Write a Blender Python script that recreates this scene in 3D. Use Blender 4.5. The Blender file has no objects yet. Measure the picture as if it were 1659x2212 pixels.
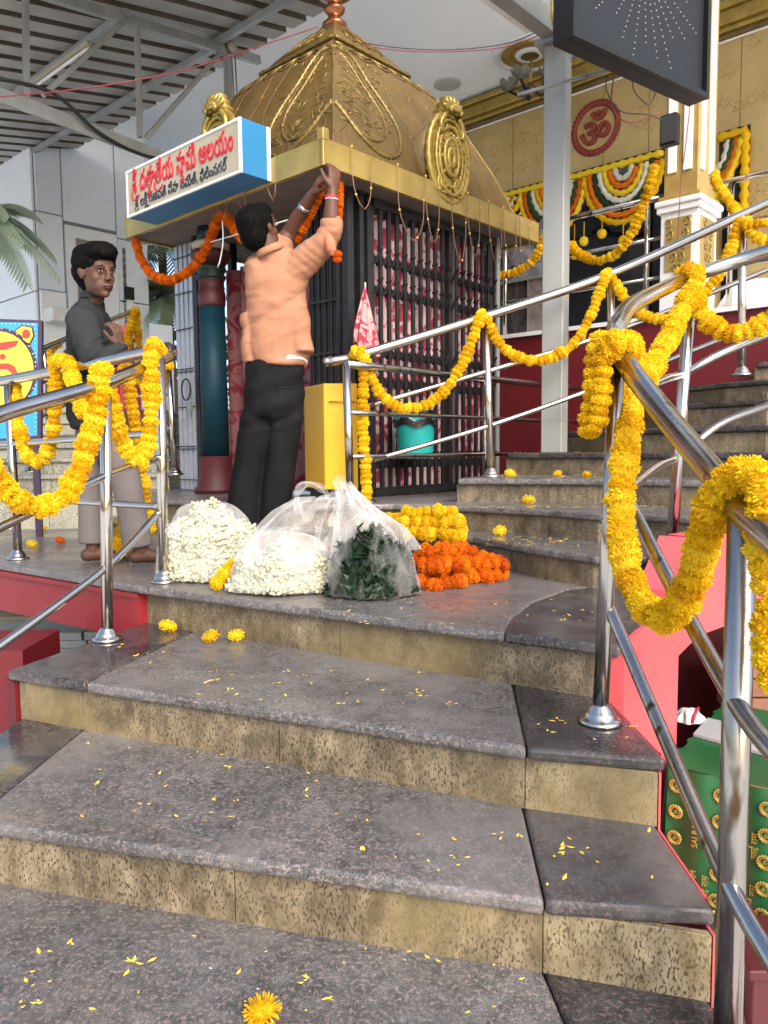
import bpy, bmesh, math, random
from mathutils import Vector, Matrix, noise, Euler
R = math.radians
rnd = random.Random(7)
S = bpy.context.scene
COL = S.collection

# ------------------------------------------------------------------ camera, sky, sun, exposure
FPX = 1660.0; CZ = 2.3; PITCH = math.atan(136 / 1660.0); ROLL = .0084
_f = Vector((0, math.cos(PITCH), -math.sin(PITCH)))
_u0 = Vector((0, math.sin(PITCH), math.cos(PITCH))); _r0 = Vector((1, 0, 0))
_r = math.cos(ROLL) * _r0 - math.sin(ROLL) * _u0
_u = math.cos(ROLL) * _u0 + math.sin(ROLL) * _r0
CP = Vector((0, 0, CZ))
cam = bpy.data.cameras.new('camera'); camo = bpy.data.objects.new('camera', cam); COL.objects.link(camo)
cam.sensor_fit = 'VERTICAL'; cam.sensor_height = 36; cam.lens = FPX / 2212 * 36; cam.clip_end = 400; cam.clip_start = .02
camo.matrix_world = Matrix((( _r.x, _u.x, -_f.x, 0), (_r.y, _u.y, -_f.y, 0), (_r.z, _u.z, -_f.z, CZ), (0, 0, 0, 1)))
S.camera = camo
SUN_EL = R(36); SUN_AZ = R(155)     # azimuth measured clockwise from +Y: behind the camera, to the right
w = bpy.data.worlds.new('World'); S.world = w; w.use_nodes = True
nt = w.node_tree; sky = nt.nodes.new('ShaderNodeTexSky'); sky.sky_type = 'NISHITA'; sky.sun_disc = False
sky.sun_elevation = SUN_EL; sky.sun_rotation = SUN_AZ; sky.air_density = 1.0; sky.dust_density = 4; sky.ozone_density = 1.2
nt.links.new(sky.outputs[0], nt.nodes['Background'].inputs[0]); nt.nodes['Background'].inputs[1].default_value = .13
sl = bpy.data.lights.new('sun', 'SUN'); so = bpy.data.objects.new('sun', sl); COL.objects.link(so)
sl.energy = 1.05; sl.angle = R(38); sl.color = (1, .98, .95)
sd = Vector((math.sin(SUN_AZ) * math.cos(SUN_EL), math.cos(SUN_AZ) * math.cos(SUN_EL), math.sin(SUN_EL)))
so.rotation_euler = sd.to_track_quat('Z', 'Y').to_euler(); so.location = (3, -6, 9)
S.view_settings.view_transform = 'Standard'; S.view_settings.look = 'None'; S.view_settings.exposure = 1.5; S.view_settings.gamma = 1
S.cycles.max_bounces = 8; S.cycles.transparent_max_bounces = 12

# ------------------------------------------------------------------ helpers
def ray(x, y): return _f + ((x - 829.5) / FPX) * _r - ((y - 1106) / FPX) * _u
def onz(x, y, z):
    d = ray(x, y); return CP + d * ((z - CZ) / d.z)
def at(x, y, D):
    d = ray(x, y); return CP + d * (D / d.y)
def onpl(x, y, p0, n):
    d = ray(x, y); return CP + d * ((Vector(p0) - CP).dot(n) / d.dot(n))
def proj(P):
    q = Vector(P) - CP; k = q.dot(_f); return 829.5 + FPX * q.dot(_r) / k, 1106 - FPX * q.dot(_u) / k
V3 = Vector
UD = V3((-.737, .676, 0)).normalized()      # left-and-back direction of the shrine and the hall front
VD = V3((.676, .737, 0)).normalized()       # right-and-back direction
ZD = V3((0, 0, 1))

class MB:
    def __init__(s): s.v = []; s.f = []; s.sm = []
    def add(s, vs, fs, smooth=False):
        b = len(s.v); s.v += [tuple(v) for v in vs]
        for f in fs: s.f.append(tuple(i + b for i in f)); s.sm.append(smooth)
        return s
    def box(s, c, sx, sy, sz, X=V3((1, 0, 0)), Y=None, Z=ZD):
        c = V3(c); X = V3(X).normalized(); Z = V3(Z).normalized(); Y = Z.cross(X).normalized() if Y is None else V3(Y)
        vs = [c + X * (sx / 2 * a) + Y * (sy / 2 * b) + Z * (sz / 2 * d) for d in (-1, 1) for a, b in ((-1, -1), (1, -1), (1, 1), (-1, 1))]
        return s.add(vs, [(3, 2, 1, 0), (4, 5, 6, 7), (0, 1, 5, 4), (1, 2, 6, 5), (2, 3, 7, 6), (3, 0, 4, 7)])
    def bar(s, a, b, wd, th, up=ZD):
        a = V3(a); b = V3(b); d = (b - a); L = d.length; d.normalize(); up = V3(up)
        X = d; Y = up.cross(X)
        if Y.length < 1e-4: Y = V3((1, 0, 0)).cross(X)
        Y.normalize(); Z = X.cross(Y)
        return s.box((a + b) / 2, L, wd, th, X, Y, Z)
    def tube(s, pts, r, seg=12, caps=True, closed=False):
        pts = [V3(p) for p in pts]; n = len(pts); rs = r if isinstance(r, (list, tuple)) else [r] * n
        rings = []; up = None
        for i, p in enumerate(pts):
            if closed: t = pts[(i + 1) % n] - pts[i - 1]
            else: t = pts[min(i + 1, n - 1)] - pts[max(i - 1, 0)]
            t.normalize()
            if up is None:
                up = V3((0, 0, 1)) if abs(t.z) < .9 else V3((1, 0, 0))
            a = up - t * up.dot(t)
            if a.length < 1e-5: a = V3((1, 0, 0)) - t * t.x
            a.normalize(); up = a; b = t.cross(a)
            rings.append([p + (a * math.cos(2 * math.pi * k / seg) + b * math.sin(2 * math.pi * k / seg)) * rs[i] for k in range(seg)])
        vs = [v for rg in rings for v in rg]; fs = []
        for i in range(n if closed else n - 1):
            for k in range(seg):
                j = (i + 1) % n
                fs.append((i * seg + k, i * seg + (k + 1) % seg, j * seg + (k + 1) % seg, j * seg + k))
        s.add(vs, fs, True)
        if caps and not closed:
            b = len(s.v) - len(vs)
            s.f.append(tuple(b + k for k in reversed(range(seg)))); s.sm.append(False)
            s.f.append(tuple(b + (n - 1) * seg + k for k in range(seg))); s.sm.append(False)
        return s
    def lathe(s, c, prof, seg=24, ax=ZD, sx=1, smooth=True, side=None):
        c = V3(c); ax = V3(ax).normalized(); a = V3(side) if side else (V3((1, 0, 0)) if abs(ax.x) < .9 else V3((0, 1, 0)))
        a = (a - ax * a.dot(ax)).normalized(); b = ax.cross(a); vs = []
        for r, h in prof:
            for k in range(seg):
                t = 2 * math.pi * k / seg; vs.append(c + ax * h + a * (r * math.cos(t) * sx) + b * (r * math.sin(t)))
        fs = [(i * seg + k, i * seg + (k + 1) % seg, (i + 1) * seg + (k + 1) % seg, (i + 1) * seg + k) for i in range(len(prof) - 1) for k in range(seg)]
        s.add(vs, fs, smooth); b0 = len(s.v) - len(vs)
        if prof[0][0] > 1e-4: s.f.append(tuple(b0 + k for k in reversed(range(seg)))); s.sm.append(False)
        if prof[-1][0] > 1e-4: s.f.append(tuple(b0 + (len(prof) - 1) * seg + k for k in range(seg))); s.sm.append(False)
        return s
    def prism(s, poly, z0, z1):
        n = len(poly); P = [(p[0], p[1]) for p in poly]
        ar = sum(P[i][0] * P[(i + 1) % n][1] - P[(i + 1) % n][0] * P[i][1] for i in range(n))
        if ar < 0: P.reverse()
        g = lambda z, p: z(p) if callable(z) else z
        vs = [(p[0], p[1], g(z0, p)) for p in P] + [(p[0], p[1], g(z1, p)) for p in P]
        fs = [tuple(reversed(range(n))), tuple(range(n, 2 * n))] + [(i, (i + 1) % n, n + (i + 1) % n, n + i) for i in range(n)]
        return s.add(vs, fs)
    def sphere(s, c, r, seg=12, rg=8, sc=(1, 1, 1), M=None):
        vs = []; fs = []; c = V3(c)
        for i in range(rg + 1):
            a = math.pi * i / rg
            for k in range(seg):
                t = 2 * math.pi * k / seg
                q = V3((r * math.sin(a) * math.cos(t) * sc[0], r * math.sin(a) * math.sin(t) * sc[1], r * math.cos(a) * sc[2]))
                vs.append(c + (M @ q if M else q))
        for i in range(rg):
            for k in range(seg): fs.append((i * seg + k, (i + 1) * seg + k, (i + 1) * seg + (k + 1) % seg, i * seg + (k + 1) % seg))
        return s.add(vs, fs, True)
    def grid(s, fn, nu, nv, smooth=True):
        vs = [fn(i / nu, j / nv) for j in range(nv + 1) for i in range(nu + 1)]
        fs = [(j * (nu + 1) + i, j * (nu + 1) + i + 1, (j + 1) * (nu + 1) + i + 1, (j + 1) * (nu + 1) + i) for j in range(nv) for i in range(nu)]
        return s.add(vs, fs, smooth)
    def mesh(s, name, mat=None, off=V3((0, 0, 0))):
        me = bpy.data.meshes.new(name); me.from_pydata([(v[0] - off.x, v[1] - off.y, v[2] - off.z) for v in s.v], [], s.f)
        me.polygons.foreach_set('use_smooth', s.sm); me.update()
        if mat: me.materials.append(mat)
        return me
    def build(s, name, mat, parent=None, **k):
        off = parent['_o'] if parent else (V3(s.v[0]) if s.v else V3())
        if parent is None:
            n = len(s.v); off = V3((sum(v[0] for v in s.v) / n, sum(v[1] for v in s.v) / n, min(v[2] for v in s.v)))
        off = V3(off)
        o = bpy.data.objects.new(name, s.mesh(name, mat, off)); COL.objects.link(o)
        if parent: o.parent = parent['e']
        else: o.location = off
        for kk, vv in k.items(): o[kk] = vv
        return o

def thing(name, loc, label=None, category=None, group=None, kind=None):
    e = bpy.data.objects.new(name, None); COL.objects.link(e); e.location = loc; e.empty_display_size = .05
    if label: e['label'] = label
    if category: e['category'] = category
    if group: e['group'] = group
    if kind: e['kind'] = kind
    return {'e': e, '_o': V3(loc)}
def sub(o, off): return {'e': o, '_o': V3(off)}      # use a part as the parent of its sub-parts
def tag(o, label, category, group=None):
    o['label'] = label; o['category'] = category
    if group: o['group'] = group
    return o
def place(name, me, M, parent):
    o = bpy.data.objects.new(name, me); COL.objects.link(o); o.parent = parent['e']
    o.matrix_local = Matrix.Translation(-parent['_o']) @ M
    return o
def bevel(o, wd, seg=2):
    m = o.modifiers.new('bevel', 'BEVEL'); m.width = wd; m.segments = seg; m.limit_method = 'ANGLE'; m.angle_limit = R(40); return o
def catmull(pts, step):
    P = [V3(p) for p in pts]; P = [P[0] * 2 - P[1]] + P + [P[-1] * 2 - P[-2]]; out = []
    for i in range(1, len(P) - 2):
        n = 14
        for k in range(n):
            t = k / n; a, b, c, d = P[i - 1:i + 3]
            out.append(.5 * ((2 * b) + (c - a) * t + (2 * a - 5 * b + 4 * c - d) * t * t + (3 * b - a - 3 * c + d) * t ** 3))
    out.append(P[-2]); res = [out[0]]; acc = 0
    for i in range(1, len(out)):
        a, b = out[i - 1], out[i]; L = (b - a).length
        if L < 1e-7: continue
        while acc + L >= step:
            q = (step - acc) / L; a = a.lerp(b, q); L = (b - a).length; res.append(a.copy()); acc = 0
            if L < 1e-7: break
        acc += L
    return res

# ------------------------------------------------------------------ materials
def lin(c): return tuple(c) + (1,)
def M_(name, c1, rough=.5, metal=0, c2=None, scale=8, detail=4, stretch=(1, 1, 1), bump=0, bscale=None, spec=.5, ramp=(.35, .65), rnd_v=0, c3=None, s3=40, r3=(.62, .7), rvar=0, coat=0, sub=0, coords='Object'):
    m = bpy.data.materials.new(name); m.use_nodes = True; n = m.node_tree.nodes; L = m.node_tree.links
    b = n['Principled BSDF']; b.inputs['Roughness'].default_value = rough; b.inputs['Metallic'].default_value = metal
    b.inputs['Specular IOR Level'].default_value = spec; b.inputs['Base Color'].default_value = lin(c1); b.inputs['Coat Weight'].default_value = coat
    tc = n.new('ShaderNodeTexCoord'); mp = n.new('ShaderNodeMapping'); mp.inputs['Scale'].default_value = stretch
    L.new(tc.outputs[coords], mp.inputs[0]); out = None
    if c2 is not None:
        nz = n.new('ShaderNodeTexNoise'); nz.inputs['Scale'].default_value = scale; nz.inputs['Detail'].default_value = detail; nz.inputs['Roughness'].default_value = .6
        L.new(mp.outputs[0], nz.inputs[0]); cr = n.new('ShaderNodeValToRGB')
        cr.color_ramp.elements[0].position, cr.color_ramp.elements[1].position = ramp
        cr.color_ramp.elements[0].color = lin(c1); cr.color_ramp.elements[1].color = lin(c2)
        L.new(nz.outputs[0], cr.inputs[0]); out = cr.outputs[0]
    if c3 is not None:
        n3 = n.new('ShaderNodeTexNoise'); n3.inputs['Scale'].default_value = s3; n3.inputs['Detail'].default_value = 2
        L.new(mp.outputs[0], n3.inputs[0]); r_ = n.new('ShaderNodeMapRange'); r_.inputs[1].default_value, r_.inputs[2].default_value = r3
        L.new(n3.outputs[0], r_.inputs[0]); mx = n.new('ShaderNodeMix'); mx.data_type = 'RGBA'; L.new(r_.outputs[0], mx.inputs[0])
        if out: L.new(out, mx.inputs[6])
        else: mx.inputs[6].default_value = lin(c1)
        mx.inputs[7].default_value = lin(c3); out = mx.outputs[2]
    if rnd_v:
        oi = n.new('ShaderNodeObjectInfo'); mr = n.new('ShaderNodeMapRange'); mr.inputs[3].default_value = 1 - rnd_v; mr.inputs[4].default_value = 1 + rnd_v
        L.new(oi.outputs['Random'], mr.inputs[0]); hs = n.new('ShaderNodeHueSaturation'); L.new(mr.outputs[0], hs.inputs['Value'])
        if out: L.new(out, hs.inputs['Color'])
        else: hs.inputs['Color'].default_value = lin(c1)
        out = hs.outputs[0]
    if out: L.new(out, b.inputs['Base Color'])
    if rvar:
        nr = n.new('ShaderNodeTexNoise'); nr.inputs['Scale'].default_value = 3.1; nr.inputs['Detail'].default_value = 5; L.new(tc.outputs[coords], nr.inputs[0])
        r2 = n.new('ShaderNodeMapRange'); r2.inputs[1].default_value = .35; r2.inputs[2].default_value = .65; r2.inputs[3].default_value = max(.04, rough - rvar); r2.inputs[4].default_value = rough + rvar
        L.new(nr.outputs[0], r2.inputs[0]); L.new(r2.outputs[0], b.inputs['Roughness'])
    if bump:
        nb = n.new('ShaderNodeTexNoise'); nb.inputs['Scale'].default_value = bscale or scale * 3; nb.inputs['Detail'].default_value = 5
        L.new(mp.outputs[0], nb.inputs[0]); bp = n.new('ShaderNodeBump'); bp.inputs['Strength'].default_value = bump; bp.inputs['Distance'].default_value = .01
        L.new(nb.outputs[0], bp.inputs['Height']); L.new(bp.outputs[0], b.inputs['Normal'])
    if sub: b.inputs['Subsurface Weight'].default_value = sub; b.inputs['Subsurface Radius'].default_value = (.01, .006, .003)
    return m
def patchy(m, lo, hi, sc=1.9):
    # large soft patches of wear and damp over a stone
    n = m.node_tree.nodes; L = m.node_tree.links; b = n['Principled BSDF']; src = b.inputs['Base Color'].links[0].from_socket
    tc = [x for x in n if x.type == 'TEX_COORD'][0]; nz = n.new('ShaderNodeTexNoise'); nz.inputs['Scale'].default_value = sc; nz.inputs['Detail'].default_value = 6; nz.inputs['Roughness'].default_value = .65; nz.inputs['Distortion'].default_value = .4
    L.new(tc.outputs['Object'], nz.inputs[0]); mr = n.new('ShaderNodeMapRange'); mr.inputs[1].default_value = .36; mr.inputs[2].default_value = .64; mr.inputs[3].default_value = lo; mr.inputs[4].default_value = hi
    L.new(nz.outputs[0], mr.inputs[0]); hs = n.new('ShaderNodeHueSaturation'); L.new(mr.outputs[0], hs.inputs['Value']); L.new(src, hs.inputs['Color']); L.new(hs.outputs[0], b.inputs['Base Color']); return m
def granite(name, a, b_, fleck, rough, dark, stain=None):
    m = M_(name, a, rough, 0, b_, 26, 8, (1, 1, 1), .02, 200, ramp=(.36, .66), rnd_v=.10, c3=fleck, s3=95, r3=(.50, .66), rvar=.12)
    n = m.node_tree.nodes; L = m.node_tree.links; b = n['Principled BSDF']
    src = b.inputs['Base Color'].links[0].from_socket
    vo = n.new('ShaderNodeTexNoise'); vo.inputs['Scale'].default_value = 300; vo.inputs['Detail'].default_value = 3; tc = [x for x in n if x.type == 'TEX_COORD'][0]; L.new(tc.outputs['Object'], vo.inputs[0])
    mr = n.new('ShaderNodeMapRange'); mr.inputs[1].default_value = .54; mr.inputs[2].default_value = .62; L.new(vo.outputs[0], mr.inputs[0])
    mx = n.new('ShaderNodeMix'); mx.data_type = 'RGBA'; L.new(mr.outputs[0], mx.inputs[0]); L.new(src, mx.inputs[6]); mx.inputs[7].default_value = lin(dark); o = mx.outputs[2]
    if stain:
        ns = n.new('ShaderNodeTexNoise'); ns.inputs['Scale'].default_value = 2.2; ns.inputs['Detail'].default_value = 5; L.new(tc.outputs['Object'], ns.inputs[0])
        m2 = n.new('ShaderNodeMapRange'); m2.inputs[1].default_value = .5; m2.inputs[2].default_value = .66; m2.inputs[4].default_value = .75; L.new(ns.outputs[0], m2.inputs[0])
        mx2 = n.new('ShaderNodeMix'); mx2.data_type = 'RGBA'; L.new(m2.outputs[0], mx2.inputs[0]); L.new(o, mx2.inputs[6]); mx2.inputs[7].default_value = lin(stain); o = mx2.outputs[2]
    L.new(o, b.inputs['Base Color']); return m
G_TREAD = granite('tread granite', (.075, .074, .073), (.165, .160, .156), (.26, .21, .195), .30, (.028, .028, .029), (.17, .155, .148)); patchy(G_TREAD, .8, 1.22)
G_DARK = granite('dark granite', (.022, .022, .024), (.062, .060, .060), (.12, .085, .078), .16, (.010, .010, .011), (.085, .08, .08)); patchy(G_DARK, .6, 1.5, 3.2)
def riser_mat(name, a, b_, st):
    m = M_(name, a, .5, 0, b_, 24, 8, (1, 1, .45), .05, 120, ramp=(.34, .68), rnd_v=.07, c3=(.055, .038, .022), s3=230, r3=(.52, .62), rvar=.1)
    n = m.node_tree.nodes; L = m.node_tree.links; b = n['Principled BSDF']; src = b.inputs['Base Color'].links[0].from_socket
    tc = [x for x in n if x.type == 'TEX_COORD'][0]; ns = n.new('ShaderNodeTexNoise'); ns.inputs['Scale'].default_value = 1.7; ns.inputs['Detail'].default_value = 6; L.new(tc.outputs['Object'], ns.inputs[0])
    m2 = n.new('ShaderNodeMapRange'); m2.inputs[1].default_value = .48; m2.inputs[2].default_value = .66; m2.inputs[4].default_value = .85; L.new(ns.outputs[0], m2.inputs[0])
    mx2 = n.new('ShaderNodeMix'); mx2.data_type = 'RGBA'; L.new(m2.outputs[0], mx2.inputs[0]); L.new(src, mx2.inputs[6]); mx2.inputs[7].default_value = lin(st); L.new(mx2.outputs[2], b.inputs['Base Color']); return m
G_RISER = riser_mat('beige granite', (.14, .112, .064), (.35, .295, .19), (.22, .165, .075)); patchy(G_RISER, .72, 1.25, 4)
G_RISER2 = riser_mat('brown granite', (.095, .075, .045), (.26, .208, .135), (.165, .125, .052)); patchy(G_RISER2, .7, 1.3, 5)
G_PALE = riser_mat('pale stone', (.34, .33, .26), (.50, .49, .41), (.40, .38, .28))
RED = M_('red paint', (.25, .014, .020), .5, 0, (.21, .011, .015), 3, bump=.08, bscale=30)
DRED = M_('dark red paint', (.14, .007, .011), .5, 0, (.11, .006, .009), 3, bump=.05, bscale=20)
PINK = M_('pink red paint', (.62, .095, .105), .55, 0, (.52, .072, .082), 2, bump=.05, bscale=20)
STEEL = M_('stainless steel', (.56, .53, .49), .17, 1, (.50, .46, .40), 6, 4, (1, 1, .3), .03, 60, rvar=.08)
STEEL2 = M_('worn steel', (.50, .49, .47), .2, 1, (.36, .33, .29), 5, 5, (1, 1, .3), .05, 60, rvar=.1, c3=(.12, .08, .04), s3=22, r3=(.64, .72))
GALV = M_('galvanised grey paint', (.34, .35, .34), .45, .3, (.26, .27, .265), 6, 5, (1, 1, .25), .05, 40, c3=(.13, .115, .09), s3=9, r3=(.66, .8))
COLM = M_('column grey paint', (.31, .315, .30), .4, .1, (.25, .255, .24), 4, 5, (1, 1, .2), .04, 40)
SHEET = M_('roof sheet', (.40, .39, .365), .5, .1, (.30, .29, .265), 3, 5, (1, 1, 1), .04, 20)
GOLD = M_('matte gold paint', (.19, .122, .038), .46, .4, (.125, .082, .027), 4, 6, (1, 1, 1), .55, 26, rvar=.1)
RELF = M_('relief gold paint', (.25, .175, .05), .40, .5, (.14, .095, .028), 22)
GOLDP = M_('pillar gold paint', (.42, .29, .09), .42, .3, (.33, .22, .06), 8, 5, bump=.2, bscale=50)
GOLDB = M_('bright gold paint', (.46, .33, .085), .36, .6, (.32, .22, .05), 6, 5, (1, 1, 1), .2, 60, rvar=.08)
FASC = M_('gold fascia sheet', (.46, .335, .10), .36, .5, (.34, .24, .065), 5, 6, (1, 1, 1), .1, 30, rvar=.12, c3=(.35, .25, .08), s3=7, r3=(.6, .78))
SOFF = M_('soffit plaster', (.21, .17, .135), .75, 0, (.16, .13, .105), 5)
GWALL = M_('gold embossed wall', (.46, .325, .13), .42, .3, (.52, .38, .16), 2.2, 5, (1, 1, 1), .5, 14, rvar=.08)
CEIL = M_('white ceiling', (.86, .90, .94), .7, 0, (.83, .87, .91), 1.5)
WHITE = M_('white paint', (.78, .78, .77), .5, 0, (.70, .69, .68), 8)
PANEL = M_('blue white cladding', (.74, .82, .92), .35, 0, (.68, .76, .87), 1.2, rvar=.1, rnd_v=.06)
PANEL2 = M_('white cladding', (.84, .88, .93), .4, 0, (.78, .83, .88), 1.2)
BLACK = M_('black iron paint', (.010, .010, .011), .42, 0, (.018, .018, .019), 20, bump=.05, spec=.35)
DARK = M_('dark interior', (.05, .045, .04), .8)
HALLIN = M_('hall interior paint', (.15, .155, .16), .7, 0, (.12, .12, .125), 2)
RUB = M_('black plastic', (.010, .010, .011), .45, spec=.25)
GLASSB = M_('black display sheet', (.012, .014, .018), .45, 0, (.016, .019, .024), 1, spec=.2)
LEDM = M_('led cap', (.40, .38, .31), .4)
YBOX = M_('yellow painted metal', (.78, .43, .004), .35, .0, (.70, .37, .003), 3, 4, (1, 1, .4), .05, 12, rvar=.08)
TEAL = M_('teal plastic', (.02, .42, .40), .35, 0, (.02, .36, .34), 4)
TPIL = M_('teal pillar paint', (.004, .028, .044), .5, 0, (.006, .036, .055), 5, bump=.06, spec=.25)
MAROON = M_('maroon paint', (.075, .010, .012), .5, 0, (.06, .008, .009), 6)
DGREEN = M_('dark green paint', (.006, .03, .018), .45)
CREAM = M_('cream sign face', (.42, .38, .28), .5, 0, (.36, .32, .23), 3, 5)
BLUE = M_('blue sheet', (.02, .16, .34), .45, 0, (.022, .19, .39), 2)
REDT = M_('red lettering', (.50, .012, .03), .5)
BLKT = M_('dark blue lettering', (.025, .03, .06), .5)
FLOOR = M_('white floor tile', (.62, .62, .60), .3, 0, (.52, .52, .50), 2, rvar=.1)
SAND = M_('sand', (.42, .33, .22), .9, 0, (.34, .27, .18), 6, bump=.3, bscale=30)
BRICK = M_('white paver', (.55, .56, .52), .8, 0, (.46, .47, .43), 9, bump=.2, bscale=40, rnd_v=.1)
RBRICK = M_('brown brick', (.30, .14, .09), .8, 0, (.24, .11, .07), 9, bump=.2, bscale=40, rnd_v=.15)
CLOTHW = M_('white cloth', (.72, .71, .70), .8, 0, (.62, .60, .58), 4, bump=.2, bscale=12)
CLOTHB = M_('black cloth', (.025, .027, .032), .6, 0, (.045, .05, .055), 4, bump=.3, bscale=10)
GREEN = M_('green satin', (.006, .075, .022), .42, 0, (.008, .10, .028), 3, rvar=.1, bump=.1, bscale=14)
GOLDT = M_('gold print', (.42, .32, .07), .4, .4)
OCLOTH = M_('orange cloth', (.70, .13, .02), .7, 0, (.55, .09, .015), 6)
SKIN1 = M_('brown skin', (.115, .05, .031), .5, 0, (.09, .04, .025), 14, bump=.08, bscale=90, spec=.3)
SKIN2 = M_('dark brown skin', (.105, .050, .032), .55, 0, (.085, .040, .026), 14, bump=.08, bscale=90, spec=.3)
LIPS = M_('lips', (.085, .028, .025), .45, spec=.3)
HAIR = M_('black hair', (.003, .003, .0032), .7, 0, (.006, .0055, .005), 60, 3, (1, 1, .15), .6, 160, spec=.05)
PEACH = M_('peach shirt cotton', (.36, .178, .108), .88, 0, (.31, .148, .088), 5, 5, bump=.12, bscale=60, spec=.15)
PEACHD = M_('peach shirt inside', (.55, .16, .08), .8)
BTROU = M_('black trousers', (.006, .006, .007), .8, 0, (.011, .011, .012), 4, 5, bump=.1, bscale=30, spec=.10)
GSHIRT = M_('charcoal shirt', (.018, .020, .022), .85, 0, (.028, .030, .032), 5, 5, bump=.12, bscale=50, spec=.12)
GTROU = M_('grey beige trousers', (.17, .145, .138), .8, 0, (.14, .12, .113), 4, 5, bump=.12, bscale=40)
REDC = M_('crimson cloth', (.55, .006, .03), .6)
EYEW = M_('eye white', (.30, .27, .25), .4); EYEB = M_('iris', (.01, .007, .005), .15)
WIRE = M_('copper wire', (.24, .12, .07), .5); WIREB = M_('black wire', (.02, .02, .02), .5); REDW = M_('red wire', (.20, .02, .03), .6)
BULB = M_('bulb cap', (.75, .40, .06), .4)
LEAF = M_('leaf green', (.035, .09, .02), .5, 0, (.06, .14, .03), 6, rnd_v=.3)
PALM2 = M_('pale palm green', (.34, .46, .33), .5, 0, (.46, .56, .44), 6, rnd_v=.2)
PALM = M_('palm green', (.14, .22, .11), .5, 0, (.22, .30, .18), 6, rnd_v=.3)
TRUNK = M_('bark', (.16, .12, .08), .9, 0, (.10, .08, .05), 20)
KAL = M_('copper finial', (.35, .13, .06), .3, .8)
STRING = M_('white string', (.7, .68, .62), .7)
PETY = M_('yellow petals', (.90, .56, .02), .6, 0, (.85, .66, .10), 60)
def flower_mat(name, cols):
    m = bpy.data.materials.new(name); m.use_nodes = True; n = m.node_tree.nodes; L = m.node_tree.links; b = n['Principled BSDF']
    oi = n.new('ShaderNodeObjectInfo'); tc = n.new('ShaderNodeTexCoord'); nz = n.new('ShaderNodeTexNoise'); nz.inputs['Scale'].default_value = 45
    L.new(tc.outputs['Object'], nz.inputs[0]); ad = n.new('ShaderNodeMath'); ad.operation = 'MULTIPLY_ADD'; ad.inputs[1].default_value = .5; L.new(oi.outputs['Random'], ad.inputs[0]); 
    sbn = n.new('ShaderNodeMath'); sbn.operation = 'MULTIPLY'; sbn.inputs[1].default_value = .55; L.new(nz.outputs[0], sbn.inputs[0]); L.new(sbn.outputs[0], ad.inputs[2])
    cr = n.new('ShaderNodeValToRGB'); e = cr.color_ramp.elements; e[0].position = .2; e[1].position = .85; e[0].color = lin(cols[0]); e[1].color = lin(cols[2]); q = e.new(.5); q.color = lin(cols[1])
    L.new(ad.outputs[0], cr.inputs[0]); L.new(cr.outputs[0], b.inputs['Base Color']); b.inputs['Roughness'].default_value = .65; b.inputs['Specular IOR Level'].default_value = .25
    tr = n.new('ShaderNodeBsdfTranslucent'); L.new(cr.outputs[0], tr.inputs[0]); mx = n.new('ShaderNodeMixShader'); mx.inputs[0].default_value = .3
    L.new(b.outputs[0], mx.inputs[1]); L.new(tr.outputs[0], mx.inputs[2]); L.new(mx.outputs[0], n['Material Output'].inputs[0]); return m
FY = flower_mat('marigold yellow', [(.66, .34, .003), (.84, .55, .006), (.90, .70, .04)])
FO = flower_mat('marigold orange', [(.52, .08, .002), (.76, .17, .003), (.86, .28, .006)])
FW = flower_mat('white buds', [(.62, .60, .42), (.74, .73, .58), (.82, .82, .72)])
FG = flower_mat('green leaves strung', [(.02, .05, .015), (.03, .075, .02), (.05, .10, .03)])
def fabric_floral(name, base, fl, sc, dk=None):
    m = bpy.data.materials.new(name); m.use_nodes = True; n = m.node_tree.nodes; L = m.node_tree.links; b = n['Principled BSDF']; b.inputs['Roughness'].default_value = .8
    tc = n.new('ShaderNodeTexCoord'); nz = n.new('ShaderNodeTexNoise'); nz.inputs['Scale'].default_value = sc; nz.inputs['Detail'].default_value = 3; nz.inputs['Distortion'].default_value = 1.2; L.new(tc.outputs['Object'], nz.inputs[0])
    cr = n.new('ShaderNodeValToRGB'); cr.color_ramp.interpolation = 'EASE'; e = cr.color_ramp.elements; e[0].position = .49; e[1].position = .56; e[0].color = lin(base); e[1].color = lin(fl)
    q = e.new(.66); q.color = lin(tuple(x * .55 for x in fl)); q = e.new(.36); q.color = lin(base); q = e.new(.28); q.color = lin(dk or tuple(x * .8 for x in base))
    L.new(nz.outputs[0], cr.inputs[0]); L.new(cr.outputs[0], b.inputs['Base Color']); return m
FLORAL = fabric_floral('pink floral cloth', (.46, .22, .22), (.38, .012, .04), 16, (.4, .35, .2))
CURT = fabric_floral('floral curtain', (.66, .47, .47), (.48, .05, .10), 8)
CURT2 = fabric_floral('deep floral curtain', (.24, .10, .10), (.22, .012, .03), 8)
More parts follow.
